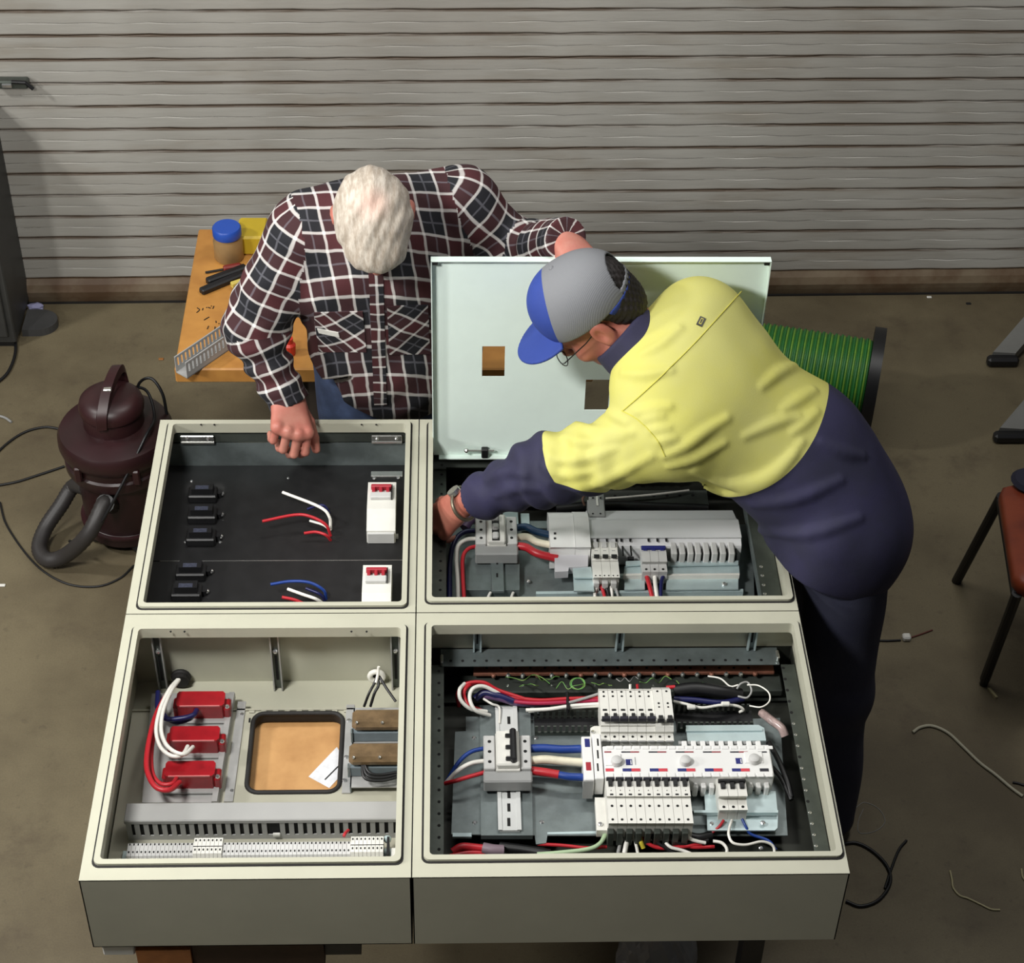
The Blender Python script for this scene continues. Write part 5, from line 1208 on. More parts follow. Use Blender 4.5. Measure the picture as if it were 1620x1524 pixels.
floorwire('fine clear wire loop on the floor by the navy trouser leg', [(1354, 1278), (1368, 1270), (1390, 1280), (1400, 1300), (1385, 1315), (1360, 1318), (1358, 1300), (1366, 1280)], .0008, m_greyw, 'wire_offcut')
floorwire('dark flex lying by the legs of the man in yellow', [(1355, 1006), (1375, 1012), (1400, 1014), (1425, 1013)], .003, m_blackw, 'extension_lead', 'cord')
floorwire('dull red wire beyond the white connector', [(1438, 1010), (1456, 1004), (1475, 997)], .0022, M('dull_red_wire', (96, 48, 42), .5), 'wire_offcut')
q = at(1433, 1012, .0); o = MB().box(q[0]-.010, q[0]+.012, q[1]-.010, q[1]+.012, 0, .016, .004).obj('wire_connector', m_wplas, None, q); tag(o, 'small white wire connector on the floor right of the dark flex', 'connector')
q = at(1388, 932, .0); o = MB().prism([(q[0]-.02, q[1]-.012), (q[0]+.0, q[1]-.018), (q[0]+.02, q[1]+.0), (q[0]+.004, q[1]+.016), (q[0]-.018, q[1]+.008)], 'z', 0, .003).obj('leaf', M('yellow_leaf', (150, 134, 60), .6), None, q); tag(o, 'small yellow leaf on the floor behind the navy trousers', 'leaf')
for x, y, m_, lab in ((1470, 471, m_wplas, 'white chip on the floor near the roller door, right side'), (1532, 481, m_hole, 'dark fleck on the floor near the roller door, right side'), (222, 757, m_wplas, 'white fleck on the floor left of the enclosures'), (4, 927, m_wplas, 'white fleck on the floor at the left edge'), (255, 569, M('rust_scrap', (150, 96, 40), .6), 'rust-coloured scrap on the floor above the vacuum cleaner')):
    q = at(x, y, 0); o = MB().box(q[0]-.008, q[0]+.008, q[1]-.005, q[1]+.005, 0, .004, .0015).obj('floor_fleck', m_, None, q); tag(o, lab, 'scrap')

# ------------------------------------------------------------------ figures: signed distance shapes meshed by surface nets
F4 = np.float32
def smin(a, b, k): h = np.clip(.5+.5*(b-a)/k, 0, 1); return b+(a-b)*h-k*h*(1-h)
def smax(a, b, k): return -smin(-a, -b, k)
def A_(*v): return np.array(v, F4)
def unit(v): v = np.array(v, float); return v/np.linalg.norm(v)
def cone(p, a, b, ra, rb):
    a = np.asarray(a, F4); b = np.asarray(b, F4); d = b-a; q = p-a
    t = np.clip((q@d)/F4(d@d), 0, 1); q = q-t[:, None]*d
    return np.sqrt((q*q).sum(1))-(ra+(rb-ra)*t)
def flatcone(p, a, b, ra, rb, n, sq):      # limb flattened along n: half thickness = r*sq
    a = np.asarray(a, F4); b = np.asarray(b, F4); d = b-a; n = unit(np.array(n)-np.array(d)*(np.dot(n, d)/np.dot(d, d))).astype(F4); q = p-a
    t = np.clip((q@d)/F4(d@d), 0, 1); q = q-t[:, None]*d; u = q@n; q = q+np.outer(u*(1/sq-1), n).astype(F4)
    return (np.sqrt((q*q).sum(1))-(ra+(rb-ra)*t))*F4(min(1, sq*1.15))
def ell(p, c, r, M3=None):
    q = p-np.asarray(c, F4)
    if M3 is not None: q = q@np.asarray(M3, F4).T
    r = np.asarray(r, F4); k0 = np.sqrt(((q/r)**2).sum(1)); k1 = np.sqrt(((q/(r*r))**2).sum(1))
    return k0*(k0-1)/np.maximum(k1, 1e-6)
def plane(p, c, n): n = unit(n).astype(F4); return (p-np.asarray(c, F4))@n     # positive on the side n points to
def surface_net(fn, lo, hi, h):
    B = 8; lo = np.array(lo, float); nb = np.ceil((np.array(hi)-lo)/(h*B)).astype(int); n = nb*B
    gc = [lo[i]+(np.arange(nb[i])+.5)*B*h-.5*h for i in range(3)]
    C3 = np.stack(np.meshgrid(*gc, indexing='ij'), -1).reshape(-1, 3).astype(F4)
    d = np.concatenate([fn(c) for c in np.array_split(C3, max(1, len(C3)//200000))])
    sg = np.where(d.reshape(nb) < 0, F4(-1), F4(1))
    G = np.repeat(np.repeat(np.repeat(sg, B, 0), B, 1), B, 2)
    act = np.argwhere(np.abs(d.reshape(nb)) < B*h*.87*1.5+.006)
    off = np.stack(np.meshgrid(*[np.arange(B)]*3, indexing='ij'), -1).reshape(-1, 3)
    for ch in np.array_split(act, max(1, len(act)//500)):
        idx = (ch[:, None, :]*B+off[None]).reshape(-1, 3)
        G[idx[:, 0], idx[:, 1], idx[:, 2]] = fn((lo+idx*h).astype(F4))
    s = G < 0
    c8 = [s[i:n[0]-1+i, j:n[1]-1+j, k:n[2]-1+k] for i in (0, 1) for j in (0, 1) for k in (0, 1)]
    mixed = np.logical_or.reduce(c8) & ~np.logical_and.reduce(c8)
    ci = np.argwhere(mixed); IX = np.full(mixed.shape, -1, np.int32); IX[mixed] = np.arange(len(ci))
    acc = np.zeros((len(ci), 3)); cnt = np.zeros(len(ci))
    for ax in range(3):
        o1, o2 = [i for i in range(3) if i != ax]
        for a in (0, 1):
            for b in (0, 1):
                p0 = ci.copy(); p0[:, o1] += a; p0[:, o2] += b; p1 = p0.copy(); p1[:, ax] += 1
                g0 = G[tuple(p0.T)]; g1 = G[tuple(p1.T)]; x = (g0 < 0) != (g1 < 0)
                t = g0[x]/(g0[x]-g1[x]); q = p0[x].astype(float); q[:, ax] += t; acc[x] += q; cnt[x] += 1
    V = lo+(acc/np.maximum(cnt, 1)[:, None])*h
    Fs = []
    for ax in range(3):
        o1, o2 = [(1, 2), (2, 0), (0, 1)][ax]
        sl0 = [slice(1, n[i]-1) for i in range(3)]; sl1 = list(sl0); sl0[ax] = slice(0, n[ax]-1); sl1[ax] = slice(1, n[ax])
        e = s[tuple(sl0)] != s[tuple(sl1)]; w0 = np.argwhere(e)
        if not len(w0): continue
        base = w0.copy(); base[:, o1] += 1; base[:, o2] += 1
        inside = s[tuple(base.T)]
        q = []
        for a, b in ((0, 0), (-1, 0), (-1, -1), (0, -1)):
            r = base.copy(); r[:, o1] += a; r[:, o2] += b; r = np.minimum(r, n-2); q.append(IX[tuple(r.T)])
        q = np.stack(q, 1); q[~inside] = q[~inside][:, ::-1]; Fs.append(q)
    Fq = np.concatenate(Fs); Fq = Fq[(Fq >= 0).all(1)]
    return V, Fq
def settle(fn, V, h):
    e = h*.5; Vf = V.astype(F4); d0 = fn(Vf)
    g = np.stack([fn(Vf+A_(*(e*np.eye(3)[i])))-fn(Vf-A_(*(e*np.eye(3)[i]))) for i in range(3)], 1)/(2*e)
    return V-np.clip(d0/np.maximum((g*g).sum(1), .2), -h*.5, h*.5)[:, None]*g
def clip(V, Fq, g):                        # part of a quad mesh where g <= 0, cut cleanly along g = 0
    ins = g[Fq] <= 0; full = ins.all(1); mixd = ins.any(1) & ~full
    polys = [Fq[full]]; nV = [V]; key = {}; n = len(V); out = []
    for f in Fq[mixd]:
        poly = []
        for a, b in zip(f, np.roll(f, -1)):
            if g[a] <= 0: poly.append(int(a))
            if (g[a] <= 0) != (g[b] <= 0):
                k = (min(a, b), max(a, b))
                if k not in key:
                    t = g[a]/(g[a]-g[b]); key[k] = n; n += 1; nV.append((V[a]+t*(V[b]-V[a]))[None])
                poly.append(key[k])
        if len(poly) >= 3: out.append(tuple(poly))
    V2 = np.concatenate(nV); fs = [tuple(int(i) for i in f) for f in Fq[full]] + out
    used = np.unique(np.concatenate([np.array(f) for f in fs])); mp = np.full(len(V2), -1); mp[used] = np.arange(len(used))
    return V2[used], [tuple(int(mp[i]) for i in f) for f in fs]
def biggest(V, fs, keep=1):                # keep the largest connected pieces
    par = np.arange(len(V))
    for _ in range(400):
        old = par.copy()
        for k in range(4):
            a = np.array([f[k % len(f)] for f in fs]); b = np.array([f[(k+1) % len(f)] for f in fs])
            m_ = np.minimum(par[a], par[b]); np.minimum.at(par, a, m_); np.minimum.at(par, b, m_)
        par = par[par]
        if (par == old).all(): break
    lab = np.array([par[f[0]] for f in fs]); u, c_ = np.unique(lab, return_counts=True); ok = set(u[np.argsort(-c_)[:keep]])
    return V, [f for f, l in zip(fs, lab) if l in ok]
def poly_obj(name, V, fs, mat, parent):
    me = bpy.data.meshes.new(name); me.from_pydata((V-wloc(parent)).tolist(), [], fs); me.validate(); me.shade_smooth(); me.materials.append(mat)
    bm = bmesh.new(); bm.from_mesh(me); bmesh.ops.delete(bm, geom=[v for v in bm.verts if not v.link_faces], context='VERTS'); bm.to_mesh(me); bm.free()
    o = bpy.data.objects.new(name, me); return link(o, parent)
def net_obj(name, fn, lo, hi, h, mat, parent=None, org=None, uvfn=None, passes=1):
    V, Fq = surface_net(fn, lo, hi, h)
    for _ in range(passes):                       # settle the vertices on the surface
        e = h*.5; Vf = V.astype(F4); d0 = fn(Vf)
        g = np.stack([fn(Vf+A_(*(e*np.eye(3)[i])))-fn(Vf-A_(*(e*np.eye(3)[i]))) for i in range(3)], 1)/(2*e)
        st = np.clip(d0/np.maximum((g*g).sum(1), .2), -h*.5, h*.5); V = V-st[:, None]*g
    o_ = wloc(parent) if parent is not None else (np.array(org, float) if org is not None else np.zeros(3))
    me = bpy.data.meshes.new(name); nv, nf = len(V), len(Fq)
    me.vertices.add(nv); me.vertices.foreach_set('co', (V-o_).astype(F4).ravel())
    me.loops.add(nf*4); me.loops.foreach_set('vertex_index', Fq.astype(np.int32).ravel())
    me.polygons.add(nf); me.polygons.foreach_set('loop_start', np.arange(0, nf*4, 4, dtype=np.int32))
    me.update(calc_edges=True); me.validate(); me.shade_smooth()
    me.materials.append(mat)
    if uvfn is not None:
        me.uv_layers.new(name='cloth'); L = np.zeros(len(me.loops), np.int32); me.loops.foreach_get('vertex_index', L)
        C_ = V[L].reshape(-1, 4, 3); uv = uvfn(C_.mean(1), C_); me.uv_layers['cloth'].data.foreach_set('uv', uv.astype(F4).ravel())
    o = bpy.data.objects.new(name, me); link(o, parent)
    if parent is None: o.location = o_
    return o
def frame(fwd, up):                        # rows: left, forward, up
    f = unit(fwd); u = np.array(up, float); u = unit(u-f*(u@f)); l = np.cross(u, f); return np.array([l, f, u])
def head_sdf(p, c, Mh, neck_to, rn=.056, hair=0.):
    q = (p-np.asarray(c, F4))@np.asarray(Mh, F4).T
    d = ell(q, (0, -.012, .035), (.074, .096, .086))
    d = smin(d, ell(q, (0, .040, -.028), (.060, .054, .080)), .03)
    d = smin(d, ell(q, (0, .040, -.082), (.050, .050, .034)), .025)
    d = smin(d, ell(q, (0, .076, -.100), (.022, .016, .016)), .02)
    d = smin(d, ell(q, (0, .083, .018), (.048, .014, .011)), .018)
    d = smin(d, cone(q, (0, .094, .004), (0, .117, -.034), .009, .0135), .012)
    for sx in (-1, 1):
        d = smin(d, ell(q, (sx*.013, .104, -.037), (.009, .010, .008)), .006)
        d = smax(d, -ell(q, (sx*.031, .098, -.002), (.017, .012, .011)), .012)
        d = smin(d, ell(q, (sx*.031, .082, -.003), (.012, .012, .012)), .003)
        d = smin(d, ell(q, (sx*.040, .070, -.040), (.022, .020, .020)), .02)
        ear = smax(ell(q, (sx*.080, -.012, -.008), (.011, .021, .033)), -ell(q, (sx*.092, -.008, -.006), (.009, .011, .019)), .005)
        ear = smin(ear, ell(q, (sx*.082, -.010, -.032), (.008, .011, .011)), .006)
        d = smin(d, ear, .006)
    d = smin(d, ell(q, (0, .092, -.064), (.024, .010, .006)), .006); d = smin(d, ell(q, (0, .090, -.074), (.021, .010, .007)), .006)
    d = smin(d, cone(p, np.array(c)+np.array(Mh).T@np.array([0, -.025, -.05]), neck_to, rn, rn*1.12), .03)
    return d
def masked(p, lo, hi, pad, f):              # evaluate f only near a box
    out = np.full(len(p), 1., F4); m_ = ((p > np.asarray(lo, F4)-F4(pad)) & (p < np.asarray(hi, F4)+F4(pad))).all(1)
    if m_.any(): out[m_] = f(p[m_])
    return out
def hand_sdf(p, w, d_, n, side, curl, scale=1., spread=.1, thumb=(.45, .35)):
    """w wrist, d_ towards the fingers, n out of the palm, side=+1 when the thumb lies along cross(d_, n)."""
    d_ = unit(d_); n = unit(np.array(n)-d_*(np.dot(n, d_))); s = np.cross(d_, n)*side; w = np.array(w, float); k = scale
    offs = np.array([.030, .010, -.011, -.031])*k; klen = np.array([.090, .094, .088, .078])*k
    segs = np.array([[.044, .026, .021], [.048, .030, .022], [.045, .028, .022], [.035, .021, .019]])*k; rad = np.array([.0098, .0100, .0095, .0085])*k
    D = None
    pal = None
    for i in range(4):
        kn = w+d_*klen[i]+s*offs[i]; b0 = w+d_*.012*k+s*offs[i]*.55
        c_ = flatcone(p, b0, kn, .0165*k, .0145*k, n, .92); pal = c_ if pal is None else smin(pal, c_, .014)
    pal = smin(pal, flatcone(p, w-d_*.03*k, w+d_*.02*k, .027*k, .029*k, n, .72), .02)
    D = pal
    for i in range(4):
        kn = w+d_*klen[i]+s*offs[i]; a = 0.; q0 = kn; fd = unit(d_+s*spread*(offs[i]/k)/.03)
        f = smin(ell(p, kn-n*.004*k, (.0125*k,)*3), cone(p, kn, kn, .01*k, .01*k) if False else ell(p, kn, (.0115*k,)*3), .004)
        for j in range(3):
            a += curl[i][j]; v = fd*math.cos(a)+n*math.sin(a); q1 = q0+v*segs[i][j]
            f = smin(f, cone(p, q0, q1, rad[i]*(1-.07*j), rad[i]*(.93-.07*j)), .003); q0 = q1
        D = smin(D, f, .0035)
    t0 = w+d_*.022*k+s*.020*k+n*.006*k; tv = unit(d_*math.cos(thumb[0])+s*math.sin(thumb[0])+n*.25); t1 = t0+tv*.042*k
    tv2 = unit(tv+n*thumb[1]+d_*.1-s*thumb[1]*.35); t2 = t1+tv2*.034*k; tv3 = unit(tv2+n*thumb[1]*.6); t3 = t2+tv3*.026*k
    th = smin(smin(cone(p, t0, t1, .0165*k, .0125*k), cone(p, t1, t2, .0120*k, .0108*k), .004), cone(p, t2, t3, .0108*k, .0090*k), .003)
    return smin(D, th, .006)
def wr(p, f, s, ph=0.):                    # slow cloth noise
    x, y, z = p[:, 0]*f, p[:, 1]*f, p[:, 2]*f
    return s*(np.sin(x*1.3+1.7*np.sin(y*.9+ph)+ph)*np.sin(y*1.1+1.3*np.sin(z*1.2+ph*2))+.6*np.sin(z*2.1+1.5*np.sin(x*1.7-ph)+y*.8))

m_skin = M('skin', (188, 128, 112), .5, var=.16, c2=(182, 108, 94), vscale=18, bump=.15, bscale=180)
m_skin2 = M('skin_ruddy', (180, 116, 98), .5, var=.2, c2=(166, 96, 80), vscale=16, bump=.15, bscale=180)
# ================================================================== man in yellow
PEL = np.array([.905, .915, .935]); WST = np.array([.805, .945, 1.065]); CHE = np.array([.61, .985, 1.195]); NCK = np.array([.472, 1.03, 1.265])
LAT = unit([.33, .84, .43])                # towards his right side (away from the camera)
ShL = np.array([.515, .875, 1.155]); ElL = np.array([.275, .925, 1.035]); WrL = np.array([.098, .995, .87])
ShR = np.array([.60, 1.13, 1.285]); ElR = np.array([.76, 1.15, 1.07]); WrR = np.array([.68, 1.08, 1.03])
HdY = np.array([.372, 1.082, 1.336])
HipL = np.array([.93, .81, .89]); KnL = np.array([.945, .785, .48]); AnL = np.array([.975, .775, .09])
HipR = np.array([.92, 1.02, .90]); KnR = np.array([.95, 1.05, .48]); AnR = np.array([.99, 1.07, .09])
MhY = frame(np.array((-.78, -.39, -.48))*.86+np.array((.03, .75, -.66))*.52, (-.50, -.03, .86))
AXu = unit(CHE-WST)
def rows(ax, lat): a = unit(ax); l = unit(np.array(lat)-a*np.dot(lat, a)); return np.array([l, np.cross(a, l), a])
MY1, MY2, MY3 = rows(WST-PEL, (.1, 1, .1)), rows(CHE-WST, LAT), rows(NCK-CHE, LAT)
def torsoY(p, o=0.):
    d = ell(p, PEL, (.175+o, .125+o, .145+o), MY1)
    d = smin(d, ell(p, WST+A_(0, 0, 0), (.158+o, .115+o, .165+o), MY2), .08)
    d = smin(d, ell(p, CHE, (.180+o, .112+o, .18+o), MY2), .08)
    d = smin(d, ell(p, (CHE*.45+NCK*.55)+A_(.01, 0, .01), (.165+o, .085+o, .105+o), MY3), .06)
    return d
def armY(p, S_, E_, W_, o, k=1.): return smin(cone(p, S_, E_, .058*k+o, .046*k+o), cone(p, E_, W_, .046*k+o, .031*k+o), .03)
perY = tag(bpy.data.objects.new('tmp', None), None)
bpy.data.objects.remove(perY)
def bodyY(p):
    d = torsoY(p, -.022)
    d = smin(d, cone(p, ShL, ShR, .045, .045), .04)
    d = smin(d, armY(p, ShL, ElL, WrL, -.006), .02); d = smin(d, armY(p, ShR, ElR, WrR, -.006), .02)
    for H_, K_, N_ in ((HipL, KnL, AnL), (HipR, KnR, AnR)):
        d = smin(d, smin(cone(p, H_, K_, .070, .048), cone(p, K_, N_, .046, .034), .02), .03)
        d = smin(d, cone(p, N_, N_+A_(-.10, 0, -.055), .034, .026), .02)
    d = smin(d, head_sdf(p, HdY, MhY, NCK), .02)
    d = smin(d, hand_sdf(p, WrL+unit(WrL-ElL)*.012, unit(WrL-ElL)*.9+np.array([0, .02, -.35]), (.45, .55, -.5), -1, [(.35, .6, .5), (.4, .7, .5), (.45, .7, .5), (.5, .7, .5)]), .012)
    d = smin(d, hand_sdf(p, WrR+unit(WrR-ElR)*.012, unit(WrR-ElR), (0, -.1, 1), 1, [(.3, .6, .5), (.35, .6, .5), (.4, .6, .5), (.5, .6, .5)]), .012)
    return d
manY = net_obj('person', bodyY, (-.06, .62, .0), (1.30, 1.42, 1.50), .0046, m_skin2, None, (1.0, .9, 0))
tag(manY, 'man in yellow and navy work shirt and cap bending over the back right enclosure', 'person')
# shirt: one cloth shape cut into yellow and navy panels
def fold(p, pts, r):                       # a raised crease along a polyline
    d = None
    for a, b in zip(pts[:-1], pts[1:]):
        c_ = cone(p, a, b, r, r*.8); d = c_ if d is None else np.minimum(d, c_)
    return d
cutA = unit(CHE-WST+np.array([.05, 0, .02]))
def shirtY(p):
    d = torsoY(p, .012)
    d = smin(d, cone(p, ShL-LAT*0+A_(.01, .02, .01), ShR+A_(0, -.03, 0), .064, .062), .07)
    # tail hanging over the hips
    d = smin(d, ell(p, PEL+A_(.012, -.015, -.05), (.194, .150, .165), MY1), .05)
    d = smin(d, cone(p, PEL+A_(-.05, -.13, .02), PEL+A_(-.06, -.14, -.06), .055, .05), .05)
    a = smin(cone(p, ShL, ElL, .080, .074), cone(p, ElL, WrL+A_(.02, 0, .012), .066, .047), .04)
    ax = unit(ElL-ShL); t = (p-ShL.astype(F4))@ax.astype(F4)
    a = a + .0045*np.sin(t*95+2*np.sin(p[:, 1]*30))*np.clip((t-.02)*8, 0, 1)*np.clip((.62-t)*6, 0, 1)
    d = smin(d, a, .045)
    d = smin(d, smin(cone(p, ShR, ElR, .076, .066), cone(p, ElR, WrR, .062, .045), .03), .05)
    d = d + wr(p, 9, .0022, .6) + wr(p, 19, .0012, 2.)
    return d
def onto(fn, px, py, d0=2.6, d1=4.8):      # first hit of a viewing line with a shape: where the photograph shows that spot of cloth
    d = FV+RV*(px-810)/FPX-UV_*(py-762)/FPX; d = d/np.linalg.norm(d)
    T_ = np.linspace(d0, d1, 440); v = fn((CAM+T_[:, None]*d).astype(F4)); k = np.where(v < 0)[0]
    if not len(k): k = [int(np.argmin(v))]
    i = max(int(k[0]), 1); t = T_[i-1]+(T_[i]-T_[i-1])*float(np.clip(v[i-1]/(v[i-1]-v[i]+1e-9), 0, 1)); P_ = CAM+d*t; e = .006
    q = np.concatenate([P_+e*np.eye(3), P_-e*np.eye(3)]).astype(F4); w_ = fn(q); return P_, unit((w_[:3]-w_[3:]).astype(float))
def patch(name, px, py, w_, h_, ang, mat, parent, lift=.0012, fn=None):
    P_, n_ = onto(fn or creased, px, py); t = unit(RV*math.cos(ang)+UV_*math.sin(ang)); t = unit(t-n_*(t@n_)); b = np.cross(n_, t)
    vs = [P_+t*sx*w_/2+b*sy*h_/2+n_*z for z in (-.001, lift) for sx, sy in ((-1, -1), (1, -1), (1, 1), (-1, 1))]
    return MB().add(vs, [(3, 2, 1, 0), (4, 5, 6, 7), (0, 1, 5, 4), (1, 2, 6, 5), (2, 3, 7, 6), (3, 0, 4, 7)]).obj(name, mat, parent)
# creases radiating from the armpit and across the waist
def onshirt(px, py, z0): return at(px, py, z0)
def shirt_cuts(p, d):
    d = smax(d, -cone(p, NCK+unit(HdY-NCK)*.035, HdY, .060, .075), .006)                # neck opening
    d = smax(d, plane(p, WrL-unit(WrL-ElL)*.012, WrL-ElL)*(1) - 0 + 0*p[:, 0] if False else np.minimum(plane(p, WrL-unit(WrL-ElL)*.030, WrL-ElL), .16-np.sqrt(((p-WrL.astype(F4))**2).sum(1))), .004)
    d = smax(d, np.minimum(plane(p, WrR-unit(WrR-ElR)*.02, WrR-ElR), .15-np.sqrt(((p-WrR.astype(F4))**2).sum(1))), .004)
    hem = np.minimum(plane(p, PEL+A_(-.06, -.1, -.085), (-.42, -.22, -1)), plane(p, A_(.66, .9, 1.0), (1, 0, 0)))
    d = smax(d, hem, .006)
    return d
# region functions: positive where yellow
seam = CHE*.30+WST*.70
_v = [onto(shirtY, *c)[0] for c in ((1306, 655), (1236, 757), (1128, 788))]
YP = _v; YB = unit(_v[2]-_v[0]); _u = unit(np.cross(YB, FV)); YN = _u if _u@(CHE-WST) > 0 else -_u
YN = unit(YN*.9+unit(CHE-WST)*.35); YN = unit(YN-YB*(YN@YB)); YK = -0.0
YK = float(-np.mean([((v-YP[1])@YN)/max(((v-YP[1])@YB)**2, 1e-4) for v in (_v[0], _v[2])]))
def yellow(p):
    q = p-YP[1].astype(F4); t = q@YN.astype(F4); b = q@YB.astype(F4)
    return t + YK*b*b
CUT = ShL+(ElL-ShL)*.86
def sleeve_navy(p):                        # positive beyond the yellow sleeve end
    return np.minimum(plane(p, CUT, unit(ElL-ShL)+np.array([-.15, -.1, -.25])), .34-np.sqrt(((p-WrL.astype(F4))**2).sum(1)))
def shirtC(p): return shirt_cuts(p, shirtY(p))
def navy_reg(p): return np.maximum(-yellow(p), np.maximum(sleeve_navy(p), .22-np.sqrt(((p-WrR.astype(F4))**2).sum(1))))
m_yel = M('hi_vis_yellow_cloth', (202, 198, 100), .75, var=.07, c2=(198, 195, 116), vscale=5, bump=.22, bscale=420)
m_navy = M('navy_drill_cloth', (44, 42, 74), .8, var=.22, c2=(38, 38, 60), vscale=7, bump=.22, bscale=420)
lo_, hi_ = (.02, .58, .74), (1.28, 1.42, 1.50)
# creases: seen lines carried onto the cloth, raised or pressed in
CR = [ # (pixel points, radius, raise)
 ([(862, 712), (880, 728), (930, 724), (975, 708)], .0085, 1), ([(858, 735), (885, 752), (935, 748)], .008, 1), ([(872, 764), (920, 772), (975, 752), (1030, 722)], .009, 1),
 ([(893, 690), (925, 700), (985, 692)], .007, 1), ([(912, 668), (945, 682), (1000, 684)], .007, 1), ([(962, 652), (975, 660), (990, 668)], .005, 1),
 ([(1052, 722), (1085, 706), (1115, 684), (1150, 662)], .009, 1), ([(1060, 738), (1100, 726), (1145, 702)], .007, 1), ([(1008, 652), (1030, 648), (1058, 644)], .006, 1),
 ([(1022, 664), (1046, 660)], .005, 1), ([(1032, 680), (1056, 678)], .005, 1), ([(1044, 698), (1066, 694)], .005, 1),
 ([(1100, 745), (1150, 765), (1205, 758), (1255, 720)], .009, 1), ([(1130, 758), (1180, 773), (1228, 752), (1268, 700)], .007, 1), ([(1110, 772), (1145, 782), (1180, 780)], .006, 1),
 ([(1205, 612), (1232, 590), (1258, 578)], .007, 1), ([(1240, 648), (1265, 632), (1288, 618)], .007, 1), ([(1255, 684), (1275, 668), (1292, 652)], .006, 1),
 ([(1015, 560), (1045, 545), (1075, 520)], .005, 1), ([(985, 590), (1020, 592), (1060, 586)], .006, 1), ([(1180, 690), (1230, 668), (1262, 660)], .006, 1),
 ([(770, 760), (800, 745), (830, 752)], .007, 1), ([(785, 785), (820, 772), (850, 775)], .007, 1), ([(1190, 800), (1260, 790), (1330, 760)], .009, 1), ([(1200, 840), (1280, 845), (1360, 820)], .008, 1), ([(1300, 700), (1335, 716), (1365, 722)], .008, 1),
]
CRP = []
for pts, r, sg in CR:
    pp = smooth_path([np.array([*q, 0.]) for q in pts], 3) if len(pts) > 2 else list(np.linspace([*pts[0], 0.], [*pts[1], 0.], 4)); P3 = [q-n_*r*.30 for q, n_ in (onto(shirtY, a[0], a[1]) for a in pp)]
    CRP.append((np.array(P3), r))
def creased(p):
    d = shirtY(p)
    for P3, r in CRP:
        def f(q, P3=P3, r=r):
            o = None; n_ = len(P3)-1
            for i in range(n_):
                ra = r*math.sin(PI*(i+.35)/(n_+.7)); rb_ = r*math.sin(PI*(i+1.35)/(n_+.7)) if i < n_-1 else r*.3
                c_ = cone(q, P3[i], P3[i+1], ra, rb_); o = c_ if o is None else np.minimum(o, c_)
            return o
        c_ = masked(p, P3.min(0), P3.max(0), .05, f)
        d = smin(d, c_, .018)
    return shirt_cuts(p, d)
V_, F_ = surface_net(creased, lo_, hi_, .0055); V_ = settle(creased, V_, .0055)
g_ = navy_reg(V_.astype(F4)).astype(float)
va, fa = clip(V_, F_, g_); va, fa = biggest(va, fa)
sh = poly_obj('shirt', va, fa, m_yel, manY); sh['label'] = 'yellow high-visibility part of the work shirt'
vb, fb = clip(V_, F_, -g_)
for i, piece in enumerate(('tail', 'left sleeve end', 'right sleeve end')):
    c3 = [PEL, WrL, WrR][i]; dd_ = np.stack([((vb-q)**2).sum(1) for q in (PEL, (WrL+CUT)/2, WrR)], 1); wh = np.argmin(dd_, 1)
    if i == 1: fs_ = [f for f in fb if vb[f[0]][0] < .42]
    elif i == 0: fs_ = biggest(vb, [f for f in fb if vb[f[0]][0] >= .42])[1]
    else: continue
    o_ = poly_obj('navy_panel', vb, fs_, m_navy, sh); o_['label'] = 'navy '+piece+' of the work shirt'
# yoke and sleeve seams as fine stitched ridges
for pts in ([(986, 650), (1020, 620), (1060, 582), (1100, 542), (1140, 498), (1172, 462)], [(984, 650), (1006, 662), (1026, 680), (1042, 700), (1052, 722)]):
    P3 = [q+n_*.0012 for q, n_ in (onto(creased, a[0], a[1]) for a in smooth_path([np.array([*q, 0.]) for q in pts], 5))]
    MB().tube(P3, .0012, 6).obj('seam', M('yellow_seam', (206, 200, 84), .8), sh)
patch('cloth_tab', 1109, 509, .013, .023, -.5, m_black, sh, .0016)['label'] = 'small black woven tab on the back'
patch('tab_mark', 1109, 509, .006, .016, -.5, M('tab_yellow', (196, 186, 80), .6), sh, .0022)
patch('tab_mark', 1109, 509, .003, .011, -.5, m_black, sh, .0026)
# collar: thick band round the neck
colc = NCK+unit(HdY-NCK)*.01; cn = unit(HdY-NCK)
def collarY(p):
    q = p-colc.astype(F4); t = q@cn.astype(F4); r = np.sqrt(np.maximum((q*q).sum(1)-t*t, 0))
    return smax(np.abs(r-(.073-t*.12))-.0065, np.abs(t-.018)-.034, .006)
c_ = net_obj('collar', collarY, colc-.14, colc+.14, .004, m_navy, sh)
# trousers and boots
m_trs = M('dark_navy_trousers', (36, 38, 60), .85, var=.3, c2=(46, 48, 66), vscale=9, bump=.2, bscale=350)
def trsY(p):
    d = ell(p, PEL+A_(0, 0, -.03), (.160, .115, .13), MY1)
    for H_, K_, N_ in ((HipL, KnL, AnL), (HipR, KnR, AnR)):
        d = smin(d, smin(cone(p, H_+A_(-.008, 0, -.04), K_, .094, .078), cone(p, K_, N_+A_(0, 0, -.03), .078, .070), .04), .05)
    d = d + wr(p, 11, .003, 1.1)
    d = smax(d, plane(p, A_(0, 0, .055), (0, 0, -1)), .004)
    return smax(d, plane(p, A_(0, 0, .99), (0, 0, 1)), .004)
net_obj('trousers', trsY, (.72, .58, .03), (1.30, 1.30, 1.06), .0075, m_trs, manY)
m_boot = M('dark_boot_leather', (40, 34, 32), .5, var=.3)
